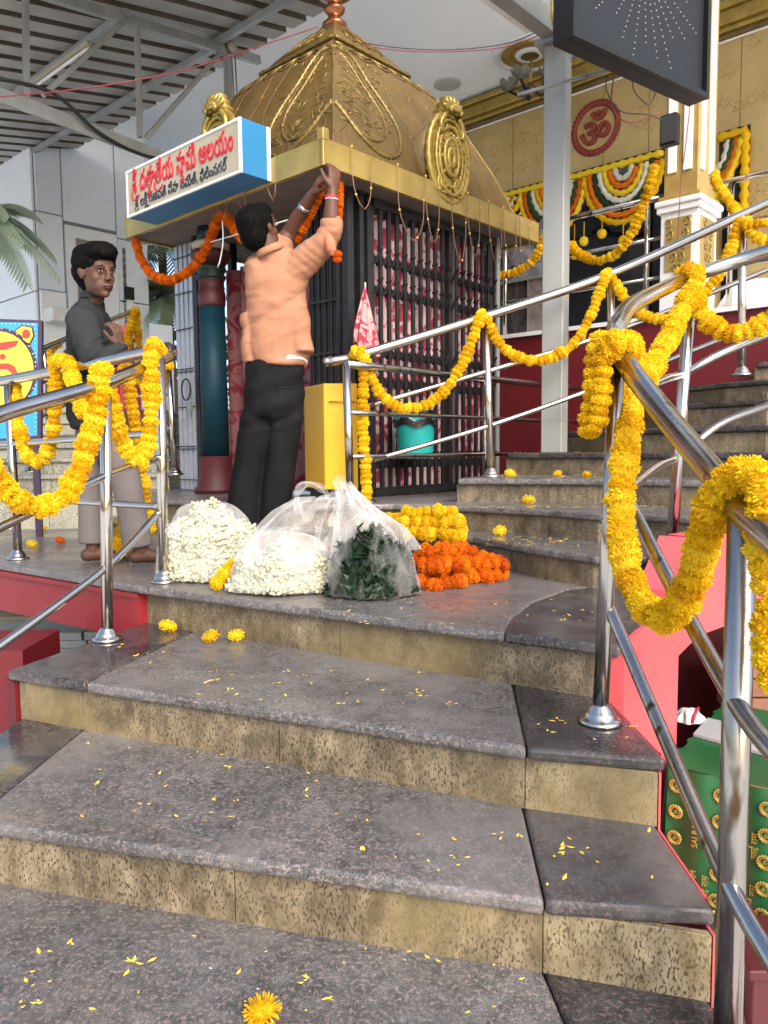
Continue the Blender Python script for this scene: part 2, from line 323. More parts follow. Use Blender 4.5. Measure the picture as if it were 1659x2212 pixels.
def plastic(name, tint, base=.2):
    m = bpy.data.materials.new(name); m.use_nodes = True; n = m.node_tree.nodes; L = m.node_tree.links; b = n['Principled BSDF']
    b.inputs['Base Color'].default_value = lin(tint); b.inputs['Roughness'].default_value = .13; b.inputs['Specular IOR Level'].default_value = 1.0
    tp = n.new('ShaderNodeBsdfTransparent'); mx = n.new('ShaderNodeMixShader'); tc = n.new('ShaderNodeTexCoord'); mp = n.new('ShaderNodeMapping'); mp.inputs['Scale'].default_value = (1, 1, .35); L.new(tc.outputs['Object'], mp.inputs[0])
    nz = n.new('ShaderNodeTexNoise'); nz.inputs['Scale'].default_value = 13; nz.inputs['Detail'].default_value = 4; nz.inputs['Distortion'].default_value = 1.2; L.new(mp.outputs[0], nz.inputs[0])
    mr = n.new('ShaderNodeMapRange'); mr.inputs[1].default_value = .45; mr.inputs[2].default_value = .75; mr.inputs[3].default_value = base; mr.inputs[4].default_value = base + .14; L.new(nz.outputs[0], mr.inputs[0])
    lw = n.new('ShaderNodeLayerWeight'); lw.inputs[0].default_value = .35; ad = n.new('ShaderNodeMath'); ad.operation = 'MULTIPLY_ADD'; ad.inputs[1].default_value = .5; ad.use_clamp = True
    L.new(lw.outputs['Facing'], ad.inputs[0]); L.new(mr.outputs[0], ad.inputs[2]); L.new(ad.outputs[0], mx.inputs[0]); L.new(tp.outputs[0], mx.inputs[1]); L.new(b.outputs[0], mx.inputs[2])
    bp = n.new('ShaderNodeBump'); bp.inputs['Strength'].default_value = .7; bp.inputs['Distance'].default_value = .014; L.new(nz.outputs[0], bp.inputs['Height']); L.new(bp.outputs[0], b.inputs['Normal'])
    L.new(mx.outputs[0], n['Material Output'].inputs[0]); return m
FILM = plastic('clear plastic film', (.80, .79, .77), -.03)
FILMW = plastic('cloudy plastic film', (.84, .83, .80), .07)
FILM2 = plastic('milky plastic film', (.82, .80, .78), .14)

# ------------------------------------------------------------------ ground, stairs, landing
ZG = .72
Z0, Z1, Z2, ZL = 1.262, 1.427, 1.589, 1.754
zr = [0, 1.884, 2.011, 2.140, 2.270, 2.405, 2.55, 2.68, 2.81, 2.94, 3.07]
g = MB(); g.prism([(-60, -30), (60, -30), (60, 90), (-60, 90)], ZG - .3, ZG - .004); g.build('ground', M_('pale ground', (.66, .66, .64), .9, 0, (.58, .58, .56), .6), kind='structure')
fl = thing('floor', (2, 3, ZG), kind='structure')
MB().prism([(-.9, 1.2), (9, 1.2), (9, 9), (-.9, 9)], ZG - .05, ZG).build('floor_bed', SAND, fl)
tile = MB().box((0, 0, 0), .594, .594, .012).mesh('tile', FLOOR)
for i in range(9):
    for j in range(7):
        place('tile', tile, Matrix.Translation((.45 + i * .6, 1.6 + j * .6, ZG + .006)), fl)

def chain_px(pts, z): return [onz(x, y, z) for x, y in pts]
def prism_piece(name, poly, z0, z1, mat, parent, bev=.009):
    o = MB().prism(poly, z0, z1).build(name, mat, parent); bevel(o, bev, 3); return o
# lips (front edges of treads) and riser feet, left to right
lipL = chain_px([(300, 1266), (530, 1296), (760, 1325), (980, 1353), (1188, 1378), (1338, 1396)], ZL)
lip2 = chain_px([(14, 1448), (193, 1468), (594, 1510), (860, 1556), (1131, 1600), (1440, 1639)], Z2)
lip1 = chain_px([(-260, 1752), (0, 1775), (300, 1813), (609, 1851), (900, 1898), (1175, 1938), (1548, 1968)], Z1)
backL = chain_px([(319, 1345), (420, 1365), (760, 1422), (1112, 1479), (1318, 1512)], Z2)
back2 = chain_px([(45, 1552), (179, 1576), (655, 1660), (1134, 1746), (1420, 1785)], Z1)
back1 = chain_px([(-200, 1885), (0, 1910), (585, 2005), (1172, 2101), (1535, 2165)], Z0)
def clampy(lip, foot):
    for p in lip:
        q = None
        for a, b in zip(foot, foot[1:]):
            if a.x <= p.x <= b.x: q = a.lerp(b, (p.x - a.x) / (b.x - a.x))
        if q is not None and p.y > q.y - .026: p.y = q.y - .026
clampy(lipL, backL); clampy(lip2, back2); clampy(lip1, back1)
stairs = thing('stairs', (0, 2, Z0), kind='structure')
TH = .034
def lerp_x(chain, x):
    for a, b in zip(chain, chain[1:]):
        if min(a.x, b.x) <= x <= max(a.x, b.x) and abs(a.x - b.x) > 1e-6: return a.lerp(b, (x - a.x) / (b.x - a.x))
    return chain[0].copy() if abs(chain[0].x - x) < abs(chain[-1].x - x) else chain[-1].copy()
def seg_of(chain, xa, xb):
    return [lerp_x(chain, xa)] + [p for p in chain if xa + 1e-4 < p.x < xb - 1e-4] + [lerp_x(chain, xb)]
def tread_pieces(lip, back, z, joints, mats, name='tread_slab', extra=.05):
    # joints: (x on lip, x on back) pairs that split the tread into slabs
    js = [(lip[0].x, back[0].x)] + joints + [(lip[-1].x, back[-1].x)]
    for i in range(len(js) - 1):
        (la, ba), (lb, bb) = js[i], js[i + 1]; g_ = .0015
        A = seg_of(lip, la + g_, lb - g_); B = seg_of(back, ba + g_, bb - g_)
        B = [b + V3((0, extra, 0)) for b in B]
        prism_piece(name, A + B[::-1], z - TH, z, mats[i % len(mats)], stairs, .011)
j2a = onz(193, 1468, Z2).x, onz(420, 1365, Z2).x; j2b = onz(1131, 1600, Z2).x, onz(1112, 1479, Z2).x
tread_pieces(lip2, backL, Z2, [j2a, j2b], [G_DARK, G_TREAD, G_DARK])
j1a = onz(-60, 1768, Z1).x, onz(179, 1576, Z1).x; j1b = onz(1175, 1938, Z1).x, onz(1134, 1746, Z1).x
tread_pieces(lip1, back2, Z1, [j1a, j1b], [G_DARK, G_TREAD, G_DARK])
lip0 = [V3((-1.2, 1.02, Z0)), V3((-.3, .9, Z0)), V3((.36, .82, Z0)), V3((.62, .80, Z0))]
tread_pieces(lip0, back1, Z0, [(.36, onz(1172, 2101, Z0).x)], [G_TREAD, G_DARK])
lipm = [V3((-1.2, .55, 0)), V3((0, .42, 0)), V3((.62, .38, 0))]
# lower steps, below the frame, down to the ground
for k in range(1, 3):
    z = Z0 - .165 * k - .02; y = .84 - .36 * (k - 1)
    prism_piece('tread_slab', [(-1.2, y - .38), (.66, y - .38), (.66, y + .04), (-1.2, y + .12)], z - TH, z, G_TREAD, stairs, .01)
    prism_piece('riser_tile', [(-1.2, y - .36), (.64, y - .36), (.64, y - .34), (-1.2, y - .34)], z - .165, z - TH, G_RISER, stairs, .001)
prism_piece('riser_tile', [(-1.2, 1.05), (-.3, .93), (.60, .83), (.60, .85), (-.3, .95), (-1.2, 1.07)], Z0 - .185, Z0 - TH, G_RISER, stairs, .001)
def risers(foot, ztop, zbot, joints, mats):
    xs = [foot[0].x] + joints + [foot[-1].x]
    for i in range(len(xs) - 1):
        A = seg_of(foot, xs[i] + .0006, xs[i + 1] - .0006); B = [p + V3((0, .018, 0)) for p in A]
        prism_piece('riser_tile', A + B[::-1], zbot, ztop - TH - .001, mats[i % len(mats)], stairs, .002)
risers(backL, ZL, Z2 - .002, [onz(x, y, Z2).x for x, y in [(735, 1418)]], [G_RISER2])
risers(back2, Z2, Z1 - .002, [onz(x, y, Z1).x for x, y in [(181, 1577), (604, 1650), (1134, 1746)]], [G_RISER2, G_RISER2, G_RISER2, G_RISER])
risers(back1, Z1, Z0 - .002, [onz(x, y, Z0).x for x, y in [(509, 1992), (1172, 2101)]], [G_RISER2, G_RISER2, G_RISER])
MB().prism([(p.x, p.y + .03) for p in back2] + [(.60, 2.2), (-1.15, 2.9)], ZG, Z1 - TH).build('stair_core', RED, stairs)
MB().prism([(-1.15, .55), (.60, .42), (.60, 1.3), (-1.1, 1.68)], ZG, Z0 - .25).build('stair_core', RED, stairs)
# thin pink stringer that edges the treads on the right
for a, b, zt in ((lip2[-1], backL[-1], Z2), (lip1[-1], back2[-1], Z1), (V3((.62, .80, Z0)), back1[-1], Z0)):
    MB().prism([(a.x + .001, a.y + .06), (a.x + .006, a.y + .05), (b.x + .007, b.y + .03), (b.x + .001, b.y + .03)], zt - .30, zt - .008).build('stringer', PINK, stairs)
for p, zt, zb in ((backL[-1], ZL, Z2), (back2[-1], Z2, Z1), (back1[-1], Z1, Z0)):
    MB().prism([(p.x + .001, p.y - .002), (p.x + .006, p.y - .002), (p.x + .006, p.y + .12), (p.x + .001, p.y + .12)], zb - .12, zt - TH).build('stringer', PINK, stairs)

# ---- landing
land = thing('landing', (0, 3.2, ZL), kind='structure')
eR = [onz(1338, 1396, ZL), onz(1375, 1362, ZL), onz(1410, 1338, ZL), onz(1445, 1285, ZL), V3((1.08, 2.85, ZL))]
eL = [onz(0, 1218, ZL), V3((-2.55, 4.2, ZL))]
cut = [onz(1088, 1365, ZL), onz(1105, 1335, ZL), onz(1150, 1300, ZL), onz(1225, 1273, ZL), onz(1330, 1262, ZL)]
dark = cut + [V3((1.15, 3.0, ZL))] + eR[::-1][0:] + [lipL[4]]
lipA = seg_of(lipL, lipL[0].x, cut[0].x)
far = [V3((1.15, 3.35, ZL)), V3((.6, 3.9, ZL)), V3((-.5, 4.6, ZL)), V3((-1.2, 6.2, ZL)), V3((-4.2, 6.6, ZL)), V3((-3.6, 5.3, ZL))]
main = lipA + cut[1:] + far + eL[::-1]
o = prism_piece('landing_slab', main, ZL - TH, ZL, G_TREAD, land, .012)
cutb = [c + V3((.002, -.0025, 0)) for c in cut]
lipB = [p for p in lipL if p.x > cut[0].x + .01]
dark = cutb + [V3((1.15, 3.0, ZL))] + eR[::-1] + lipB[::-1][1:]
prism_piece('landing_slab', dark, ZL - TH, ZL, G_DARK, land, .009)
# joints engraved as thin grout strips are real grooves: narrow dark inlays 1 mm proud
def red_wall(path, ztop, zbot, th, mat, parent, name='wall_face'):
    ps = [V3(p) for p in path]
    for a, b in zip(ps, ps[1:]):
        d = (b - a); n = V3((-d.y, d.x, 0)).normalized() * th
        MB().prism([a, b, b + n, a + n], zbot, ztop).build(name, mat, parent)
lw = thing('red_landing_wall', (-1.4, 3.4, ZG), 'red painted edge beam under the left side of the landing, open below', 'wall')
a = V3((lipL[0].x - .01, lipL[0].y + .03, 0)); b = V3((-1.90, 3.76, 0)); c = V3((-2.6, 4.3, 0)); dd = (b - a).normalized(); nn = V3((-dd.y, dd.x, 0))
MB().prism([a, b, c, c - nn * .14, b - nn * .14, a - nn * .14], ZL - .235, ZL - TH - .001).build('edge_beam', RED, lw)
MB().prism([a + nn * .012, b + nn * .012, c + nn * .012, c + nn * .001, b + nn * .001, a + nn * .001], ZL - .055, ZL - TH - .002).build('lip_band', RED, lw)
pl = thing('red_pier', (-1.6, 2.9, ZG), 'dark red pier carrying the landing at the left of the stairs', 'pier')
q0 = at(50, 1440, 3.0)
MB().prism([(q0.x, 3.0), (q0.x - 1.4, 3.0), (q0.x - 1.4, 3.35), (q0.x, 3.35)], ZG, ZL - .24).build('pier_block', DRED, pl)
MB().prism([(lipL[0].x + .02, 3.02), (lip2[0].x + .03, 2.45), (lip2[0].x - .02, 2.50), (lipL[0].x - .03, 3.05)], ZG, Z2 - .04).build('stringer', DRED, pl)
# right curved red wall below landing and upper steps
rw = thing('pink_red_wall', (1.0, 2.7, ZG), 'pinkish red painted curved wall under the right edge of the landing', 'wall')
jamb = V3(at(1466, 1400, 2.62))
wpath = [eR[0] + V3((.02, .02, 0)), eR[1] + V3((.02, .01, 0)), eR[2] + V3((.015, .01, 0)), V3((jamb.x, jamb.y, 0))]
red_wall(wpath, ZL - .001 - TH * 0, ZG, .06, PINK, rw)
hp = [V3((jamb.x, jamb.y, 0)), V3((1.16, 2.80, 0)), V3((1.35, 2.9, 0)), V3((1.60, 2.94, 0)), V3((2.1, 2.95, 0)), V3((3.2, 2.8, 0))]
tops = [1.80, 1.965, 1.975, 1.975, 1.975, 1.975]; bots = [1.575, 1.60, 1.63, 1.66, 1.67, 1.67]
for i in range(5):
    a_, b_ = hp[i], hp[i + 1]; d = b_ - a_; n_ = V3((-d.y, d.x, 0)).normalized() * .15; L_ = d.length
    vs = [a_ + ZD * bots[i], b_ + ZD * bots[i + 1], b_ + ZD * tops[i + 1], a_ + ZD * tops[i]]; vs += [v + n_ for v in vs]
    MB().add(vs, [(0, 1, 2, 3), (7, 6, 5, 4), (0, 4, 5, 1), (3, 2, 6, 7), (1, 5, 6, 2), (0, 3, 7, 4)]).build('wall_face', PINK, rw)
dk = thing('understair_wall', (2, 4.6, ZG), 'dark red back wall seen through the arch below the right stairs', 'wall')
MB().prism([(.8, 3.9), (5, 3.9), (5, 4.0), (.8, 4.0)], ZG, 1.72).build('wall_face', DRED, dk)

# ---- upper stairs on the right
ust = thing('upper_stairs', (1.4, 4, ZL), kind='structure')
def D(px, d, z):
    p = at(px, 966, d); return V3((p.x, d, z))
lips = {
 1: [onz(200, 1121, zr[1]), onz(420, 1128, zr[1]), onz(600, 1139, zr[1]), onz(760, 1141, zr[1]), onz(880, 1149, zr[1]), onz(1021, 1159, zr[1]), onz(1188, 1188, zr[1]), onz(1287, 1201, zr[1]), onz(1400, 1202, zr[1]), onz(1482, 1200, zr[1])],
 2: [onz(332, 1078, zr[2]), onz(700, 1090, zr[2]), onz(850, 1088, zr[2]), onz(998, 1092, zr[2]), onz(1188, 1101, zr[2]), onz(1296, 1110, zr[2]), onz(1387, 1109, zr[2]), onz(1497, 1117, zr[2]), D(1700, 2.85, zr[2]), D(2100, 2.6, zr[2])],
 3: [D(988, 4.12, zr[3]), D(1188, 3.98, zr[3]), D(1299, 3.88, zr[3]), D(1370, 3.82, zr[3]), D(1529, 3.6, zr[3]), D(1700, 3.35, zr[3]), D(2100, 2.9, zr[3])],
 4: [D(1096, 4.66, zr[4]), D(1285, 4.25, zr[4]), D(1381, 4.08, zr[4]), D(1557, 3.75, zr[4]), D(1700, 3.55, zr[4]), D(2100, 3.2, zr[4])],
 5: [D(1219, 5.2, zr[5]), D(1387, 4.38, zr[5]), D(1483, 4.15, zr[5]), D(1659, 3.85, zr[5]), D(2100, 3.5, zr[5])],
 6: [D(1400, 4.9, zr[6]), D(1432, 4.7, zr[6]), D(1550, 4.35, zr[6]), D(1659, 4.1, zr[6]), D(2100, 3.75, zr[6])],
 7: [D(1485, 4.95, zr[7]), D(1570, 4.62, zr[7]), D(1659, 4.4, zr[7]), D(2100, 4.0, zr[7])],
 8: [D(1631, 4.75, zr[8]), D(1750, 4.6, zr[8]), D(2100, 4.3, zr[8])],
 9: [D(1720, 4.95, zr[9]), D(2200, 4.6, zr[9])]}
back_far = [V3((4.5, 4.2, 0)), V3((4.2, 5.4, 0))]
fars = {1: [V3((1.2, 3.4, 0)), V3((.5, 4.3, 0)), V3((-.3, 4.7, 0)), V3((-1.7, 5.2, 0))],
        2: [V3((3.6, 3.4, 0)), V3((1.5, 4.3, 0)), V3((1.4, 6.9, 0)), V3((.6, 7.2, 0)), V3((-1.4, 6.5, 0)), V3((-1.95, 5.9, 0))]}
for k in range(1, 10):
    L_ = lips[k]; z = zr[k]; mat = G_TREAD if k < 3 else G_DARK
    f_ = fars.get(k) or [L_[-1] + V3((.1, .8, 0)), L_[0] + V3((.35, .7, 0))]
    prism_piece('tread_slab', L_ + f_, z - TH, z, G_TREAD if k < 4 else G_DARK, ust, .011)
    ft = [p + V3((.0, .035, 0)) for p in L_]; zb = (ZL if k == 1 else zr[k - 1]) - .003
    n_ = len(ft)
    for i in range(n_ - 1):
        A, B = ft[i], ft[i + 1]; m_ = max(1, round((B - A).length / .62))
        for q in range(m_):
            a_ = A.lerp(B, q / m_ + .0015); b_ = A.lerp(B, (q + 1) / m_ - .0015)
            prism_piece('riser_tile', [a_, b_, b_ + V3((0, .02, 0)), a_ + V3((0, .02, 0))], zb, z - TH - .001, G_RISER2, ust, .002)
for k in (3, 4, 5, 6, 7):   # closed left ends of the steps
    a_ = lips[k][0]; MB().prism([a_ + V3((.03, .03, 0)), a_ + V3((.36, .68, 0)), a_ + V3((.40, .68, 0)), a_ + V3((.07, .04, 0))], ZL, zr[k] - TH - .001).build('side_face', RED, ust)
# red curb line at the foot of the gate
MB().bar(onz(700, 1089, zr[2]) + V3((0, .0, -.03)), onz(1000, 1060, zr[2]) + V3((0, 0, -.03)), .03, .052).build('red_kerb', PINK, ust)

# ------------------------------------------------------------------ hall
hall = thing('temple_hall', (3, 7, ZG), 'gold fronted temple hall on a red plinth behind the shrine, with cornice and dark doorways', 'building')
ZF = 3.2; ZC = 6.6
HP = V3((at(1075, 700, 6.3).x, 6.3, 0)); HN = VD
def hx(t, off=0): return HP - UD * t + VD * off
MB().prism([hx(-2.2), hx(6), hx(6, .25), hx(-2.2, .25)], ZG, ZF - .03).build('plinth', DRED, hall)
MB().prism([hx(-2.2, -.03), hx(6, -.03), hx(6, 8), hx(-2.2, 8)], ZF - .03, ZF).build('hall_floor', WHITE, hall)
FP = at(1075, 423, 9.7); FP = V3((FP.x, 9.7, 0))
def fx(px, off=0):
    p = onpl(px, 900, FP, HN); return V3((p.x, p.y, 0)) + VD * off
def fz(px, py): return onpl(px, py, FP, HN).z
ZH = fz(1250, 378)
def wall_seg(pa, pb, z0, z1, mat=GWALL, off=0, th=.15, name='wall'):
    return MB().prism([fx(pa, off), fx(pb, off), fx(pb, off + th), fx(pa, off + th)], z0, z1).build(name, mat, hall)
wall_seg(700, 1960, ZH, ZC - .03); wall_seg(700, 1000, ZF, ZH); wall_seg(1445, 1538, ZF, ZH); wall_seg(1603, 1960, ZF, ZH)
for px_a, px_b in ((1000, 1445), (1538, 1603)):
    MB().prism([fx(px_a, -.02), fx(px_b, -.02), fx(px_b, .02), fx(px_a, .02)], ZH - .01, ZH + .035).build('door_head', RUB, hall)
# cornice made of stacked mouldings
for h0, h1, o_, mt in ((0, .07, .16, GOLDB), (.07, .20, .12, GOLDB), (.20, .25, .07, GOLDB), (.30, .325, .02, WHITE), (.25, .30, .04, GOLD)):
    bevel(MB().prism([fx(700, -o_), fx(1960, -o_), fx(1960), fx(700)], ZC - .03 - h1, ZC - .03 - h0 - .001).build('cornice_moulding', mt, hall), .012)
# embossed rosettes and panel joints on the gold wall
em = MB()
for i in range(26):
    for j in range(3):
        px = 1010 + i * 30 + rnd.uniform(-6, 6); base = fx(px); z = 5.68 + j * .27 + rnd.uniform(-.05, .05)
        if px > 1560: z -= rnd.choice((0, .6, 1.2))
        q = onpl(1287, 277, FP, HN)
        if (V3((base.x, base.y, z)) - q).length < .42: continue
        if z > 6.2: continue
        for k in range(7):
            a = 2 * math.pi * k / 7 + i; c_ = base + ZD * z - UD * (math.cos(a) * .055) + ZD * (math.sin(a) * .055)
            em.tube([c_ - UD * (math.cos(t) * .02) + ZD * (math.sin(t) * .02) - VD * .004 for t in [x * math.pi / 3 + a for x in range(5)]], .004, 4)
em.build('embossed_rosettes', M_('emboss highlight', (.66, .50, .22), .35, .5), hall, kind='stuff')
pj = MB()
for px in range(1010, 1960, 95): pj.bar(fx(px, -.001) + ZD * 5.4, fx(px, -.001) + ZD * 6.28, .006, .004, VD)
pj.build('panel_joints', GOLD, hall, kind='stuff')
# interior
MB().prism([fx(700, 4), fx(1960, 4), fx(1960, 4.1), fx(700, 4.1)], ZF, ZC).build('back_wall', HALLIN, hall)
for px in (1175, 1340, 1420): MB().prism([fx(px, 2.2), fx(px + 34, 2.2), fx(px + 34, 2.5), fx(px, 2.5)], ZF, ZC).build('inner_column', HALLIN, hall)
MB().prism([fx(690, .1), fx(700, .1), fx(700, 4), fx(690, 4)], ZF, ZC).build('side_wall', HALLIN, hall)
MB().prism([fx(1960, .1), fx(1990, .1), fx(1990, 4), fx(1960, 4)], ZF, ZC).build('side_wall', HALLIN, hall)
MB().prism([fx(1350, 1.2), fx(1420, 1.2), fx(1420, 1.25), fx(1350, 1.25)], ZF, ZF + 1.1).build('inner_partition', MAROON, hall)
# om medallion
oc = onpl(1287, 277, FP, HN); om = MB()
om.lathe(oc, [(.21, -.03), (.225, .0), (.245, .03), (.27, .03), (.285, .01), (.285, -.03)], 40, -HN)
for k in range(40):
    a = 2 * math.pi * k / 40; om.sphere(oc - UD * (math.cos(a) * .28) + ZD * (math.sin(a) * .28) - HN * .01, .022, 6, 4)
omo = thing('om_medallion', oc, 'round red medallion with a raised red om sign on the gold hall wall', 'emblem')
OMR = M_('om red paint', (.24, .028, .018), .55, 0, (.19, .022, .015), 10)
om.build('ring', OMR, omo); MB().lathe(oc, [(.22, -.02), (.22, .006)], 32, -HN).build('disc', GWALL, omo)
def text_mesh(txt, size, bev=.0, extr=.002):
    c = bpy.data.curves.new('t', 'FONT'); c.body = txt; c.size = size; c.extrude = extr; c.bevel_depth = bev; c.bevel_resolution = 0; c.resolution_u = 3
    o = bpy.data.objects.new('t', c); COL.objects.link(o); dg = bpy.context.evaluated_depsgraph_get()
    me = bpy.data.meshes.new_from_object(o.evaluated_get(dg)); bpy.data.objects.remove(o); bpy.data.curves.remove(c); return me
def text_into(mb, txt, size, O, X, Y, sx=1, sy=1, bev=.0, extr=.002, dx=0, dy=0, center=False):
    me = text_mesh(txt, size, bev, extr); N = X.cross(Y)
    xs = [v.co.x for v in me.vertices] or [0]; cx = (min(xs) + max(xs)) / 2 if center else 0
    ys = [v.co.y for v in me.vertices] or [0]; cy = (min(ys) + max(ys)) / 2 if center else 0
    mb.add([O + X * ((v.co.x - cx) * sx + dx) + Y * ((v.co.y - cy) * sy + dy) + N * v.co.z for v in me.vertices], [tuple(p.vertices) for p in me.polygons]); wv = max(xs)
    bpy.data.meshes.remove(me); return wv
t_ = MB(); text_into(t_, 'ॐ', .42, oc - HN * .02, -UD, ZD, 1, 1.02, .008, .015, center=True); t_.build('om_sign', OMR, omo)
MB().prism([(-5.6, 9.6), (-4.4, 6.6), (.2, 5.2), (4.5, 4.0), (7, 4.0), (12, 12), (4, 16), (-5.6, 11.5)], ZC, ZC + .2).build('ceiling', CEIL, kind='structure')

# ------------------------------------------------------------------ left building with cladding
bd = thing('clad_building', (-4.1, 9, ZG), 'pale blue building clad in large panels with a window, at far left', 'building')
BC = at(77, 500, 9.0); BC.z = 0; ZB = 6.55
def b_right(t, off=0): return BC + VD * t - UD * off
def b_left(t, off=0): return BC + UD * t - VD * off
tRx = (V3(onpl(322, 700, BC, UD)) - BC).dot(VD)
MB().prism([BC, b_right(tRx), b_right(tRx) + UD * 4, b_left(4)], ZG, ZB).build('wall', M_('cladding joint', (.22, .24, .27), .6), bd)
def tR(px):   # distance along the right face for a pixel column
    p = onpl(px, 700, BC, UD); return (V3((p.x, p.y, 0)) - BC).dot(VD)
def zR(px, py): return onpl(px, py, BC, UD).z
def pan(t0, t1, z0, z1, mat, face=0, off=.03):
    g_ = .007
    if face == 0: q = [b_right(t0 + g_, .0), b_right(t1 - g_, 0), b_right(t1 - g_, off), b_right(t0 + g_, off)]
    else: q = [b_left(t0 + g_, 0), b_left(t1 - g_, 0), b_left(t1 - g_, off), b_left(t0 + g_, off)]
    bevel(MB().prism(q, z0 + g_, z1 - g_).build('panel', mat, bd), .006)
za, zb, zc = zR(77, 456), zR(77, 624), zR(77, 760)
ts = [0, tR(143), tR(256), tR(322)]
pan(ts[0], ts[1], za, ZB, PANEL); pan(ts[0], ts[1], zb, za, PANEL); pan(ts[0], ts[1], ZG, zb, PANEL2, off=.05)
pan(ts[1], ts[2], za - .05, ZB, PANEL); pan(ts[2], ts[3], za - .12, ZB, PANEL); pan(ts[2], ts[3], zb, za - .12, PANEL); pan(ts[2], ts[3], ZG, zb, PANEL)
pan(ts[1], ts[2], ZG, zR(200, 705), PANEL)
for k in range(3):
    pan(k * 1.2, k * 1.2 + 1.2, za, ZB, PANEL2, 1); pan(k * 1.2, k * 1.2 + 1.2, zb - .02, za, PANEL2, 1); pan(k * 1.2, k * 1.2 + 1.2, ZG, zb - .02, PANEL2, 1)
WF = M_('window frame white', (.74, .80, .86), .4); WG = M_('frosted window', (.30, .29, .27), .3, 0, (.24, .235, .22), 2)
w0, w1 = tR(145), tR(254); zt, zbm = zR(200, 500), zR(200, 715)
for (t0, t1, z0, z1) in ((w0, w0 + .12, zbm, zt), (w1 - .2, w1, zbm, zt), (w0 + .12, w1 - .2, zt - .13, zt), (w0 + .12, w1 - .2, zbm, zbm + .08)):
    MB().prism([b_right(t0, -.0), b_right(t1, 0), b_right(t1, .055), b_right(t0, .055)], z0, z1).build('window_frame', WF, bd)
MB().prism([b_right(w0 + .12, .0), b_right(w1 - .2, 0), b_right(w1 - .2, .012), b_right(w0 + .12, .012)], zbm + .08, zt - .13).build('window_pane', WG, bd)
for q in (.45, .72):
    MB().prism([b_right(w0 + q, .012), b_right(w0 + q + .05, .012), b_right(w0 + q + .05, .03), b_right(w0 + q, .03)], zbm + .08, zt - .13).build('mullion', RUB if q > .7 else WF, bd)
bevel(MB().prism([b_right(.02, .05), b_right(tR(150), .05), b_right(tR(150), .3), b_right(.02, .3)], zR(110, 700), zR(110, 672)).build('ledge', WHITE, bd), .01)
c_ = onpl(278, 634, BC - UD * .03, UD)
sb = thing('wall_switch', c_, 'small dark switch box with a white conduit on the pale cladding', 'switch')
MB().box(c_ - UD * .02, .11, .04, .15, VD).build('switch_box', RUB, sb); MB().box(c_ - UD * .015 - ZD * .2, .09, .02, .2, VD).build('conduit', WHITE, sb)
# low white wall and pink panel between building and shrine
lowp = at(333, 720, 8.2)
MB().prism([at(322, 700, 8.4), at(372, 700, 8.6), at(372, 700, 8.75), at(322, 700, 8.55)], ZG, at(340, 698, 8.4).z).build('pale_wall', PANEL, label='low pale wall below the palms just left of the shrine gate', category='wall')

# ------------------------------------------------------------------ shrine
A = onz(752, 1078, zr[2]); A.z = zr[2]
ZS = at(708, 352, A.y - .35).z
FC = A - UD * .17 - VD * .32
def along(P, d, px):
    lo, hi = 0, 6
    for _ in range(40):
        m = (lo + hi) / 2
        if (proj(V3((P.x + d.x * m, P.y + d.y * m, ZS)))[0] - px) * (1 if d.x > 0 else -1) > 0: hi = m
        else: lo = m
    return lo
LV = along(FC, VD, 1161); LU = along(FC, UD, 274)
shr = thing('shrine', (A.x, A.y + 1, zr[2]), 'small square gold topped shrine with iron lattice gates and a blue pillar inside', 'shrine')
def sh(u, v, z): p = FC + UD * u + VD * v; return V3((p.x, p.y, z))
HF = .125
bevel(MB().prism([sh(0, 0, 0), sh(LU, 0, 0), sh(LU, LV, 0), sh(0, LV, 0)], ZS, ZS + .03).build('soffit', SOFF, shr), .003)
for nm, q in (('fascia', [sh(0, -.012, 0), sh(LU, -.012, 0), sh(LU, .02, 0), sh(0, .02, 0)]), ('fascia', [sh(-.012, -.012, 0), sh(.02, -.012, 0), sh(.02, LV, 0), sh(-.012, LV, 0)]),
              ('fascia', [sh(LU - .02, -.012, 0), sh(LU + .012, -.012, 0), sh(LU + .012, LV, 0), sh(LU - .02, LV, 0)]), ('fascia', [sh(.02, LV - .02, 0), sh(LU - .02, LV - .02, 0), sh(LU - .02, LV + .012, 0), sh(.02, LV + .012, 0)])):
    q_ = q; bevel(MB().prism(q_, ZS - .015, ZS + HF + (.0 if nm else 0)).build(nm, FASC, shr), .004)
bevel(MB().prism([sh(-.016, -.016, 0), sh(.03, -.016, 0), sh(-.016, .03, 0)], ZS + HF - .01, ZS + HF + .05).build('corner_flash', FASC, shr), .004)
MB().prism([sh(.02, .02, 0), sh(LU - .02, .02, 0), sh(LU - .02, LV - .02, 0), sh(.02, LV - .02, 0)], ZS + .03, ZS + HF - .02).build('roof_slab', SOFF, shr)
CC = sh(LU / 2, LV / 2, 0) + V3((.01, 0, 0)); K = LU / 2.05
prof = [(3.98, .93), (4.02, .90), (4.17, .85), (4.35, .77), (4.55, .67), (4.75, .575), (4.87, .47), (4.92, .40), (4.955, .305), (4.96, .355), (4.99, .365), (5.04, .325), (5.11, .265), (5.17, .205), (5.22, .15), (5.27, .095), (5.31, .065), (5.34, .05)]
prof = [(z - 3.98 + ZS + HF - .03, w_) for z, w_ in prof]; ZV = prof[0][0]
def wprof(z):
    for (z0, w0_), (z1, w1_) in zip(prof, prof[1:]):
        if z0 <= z <= z1: return w0_ + (w1_ - w0_) * (z - z0) / (z1 - z0 + 1e-9)
    return prof[-1][1]
v_ = MB(); ring = []
NS = 8
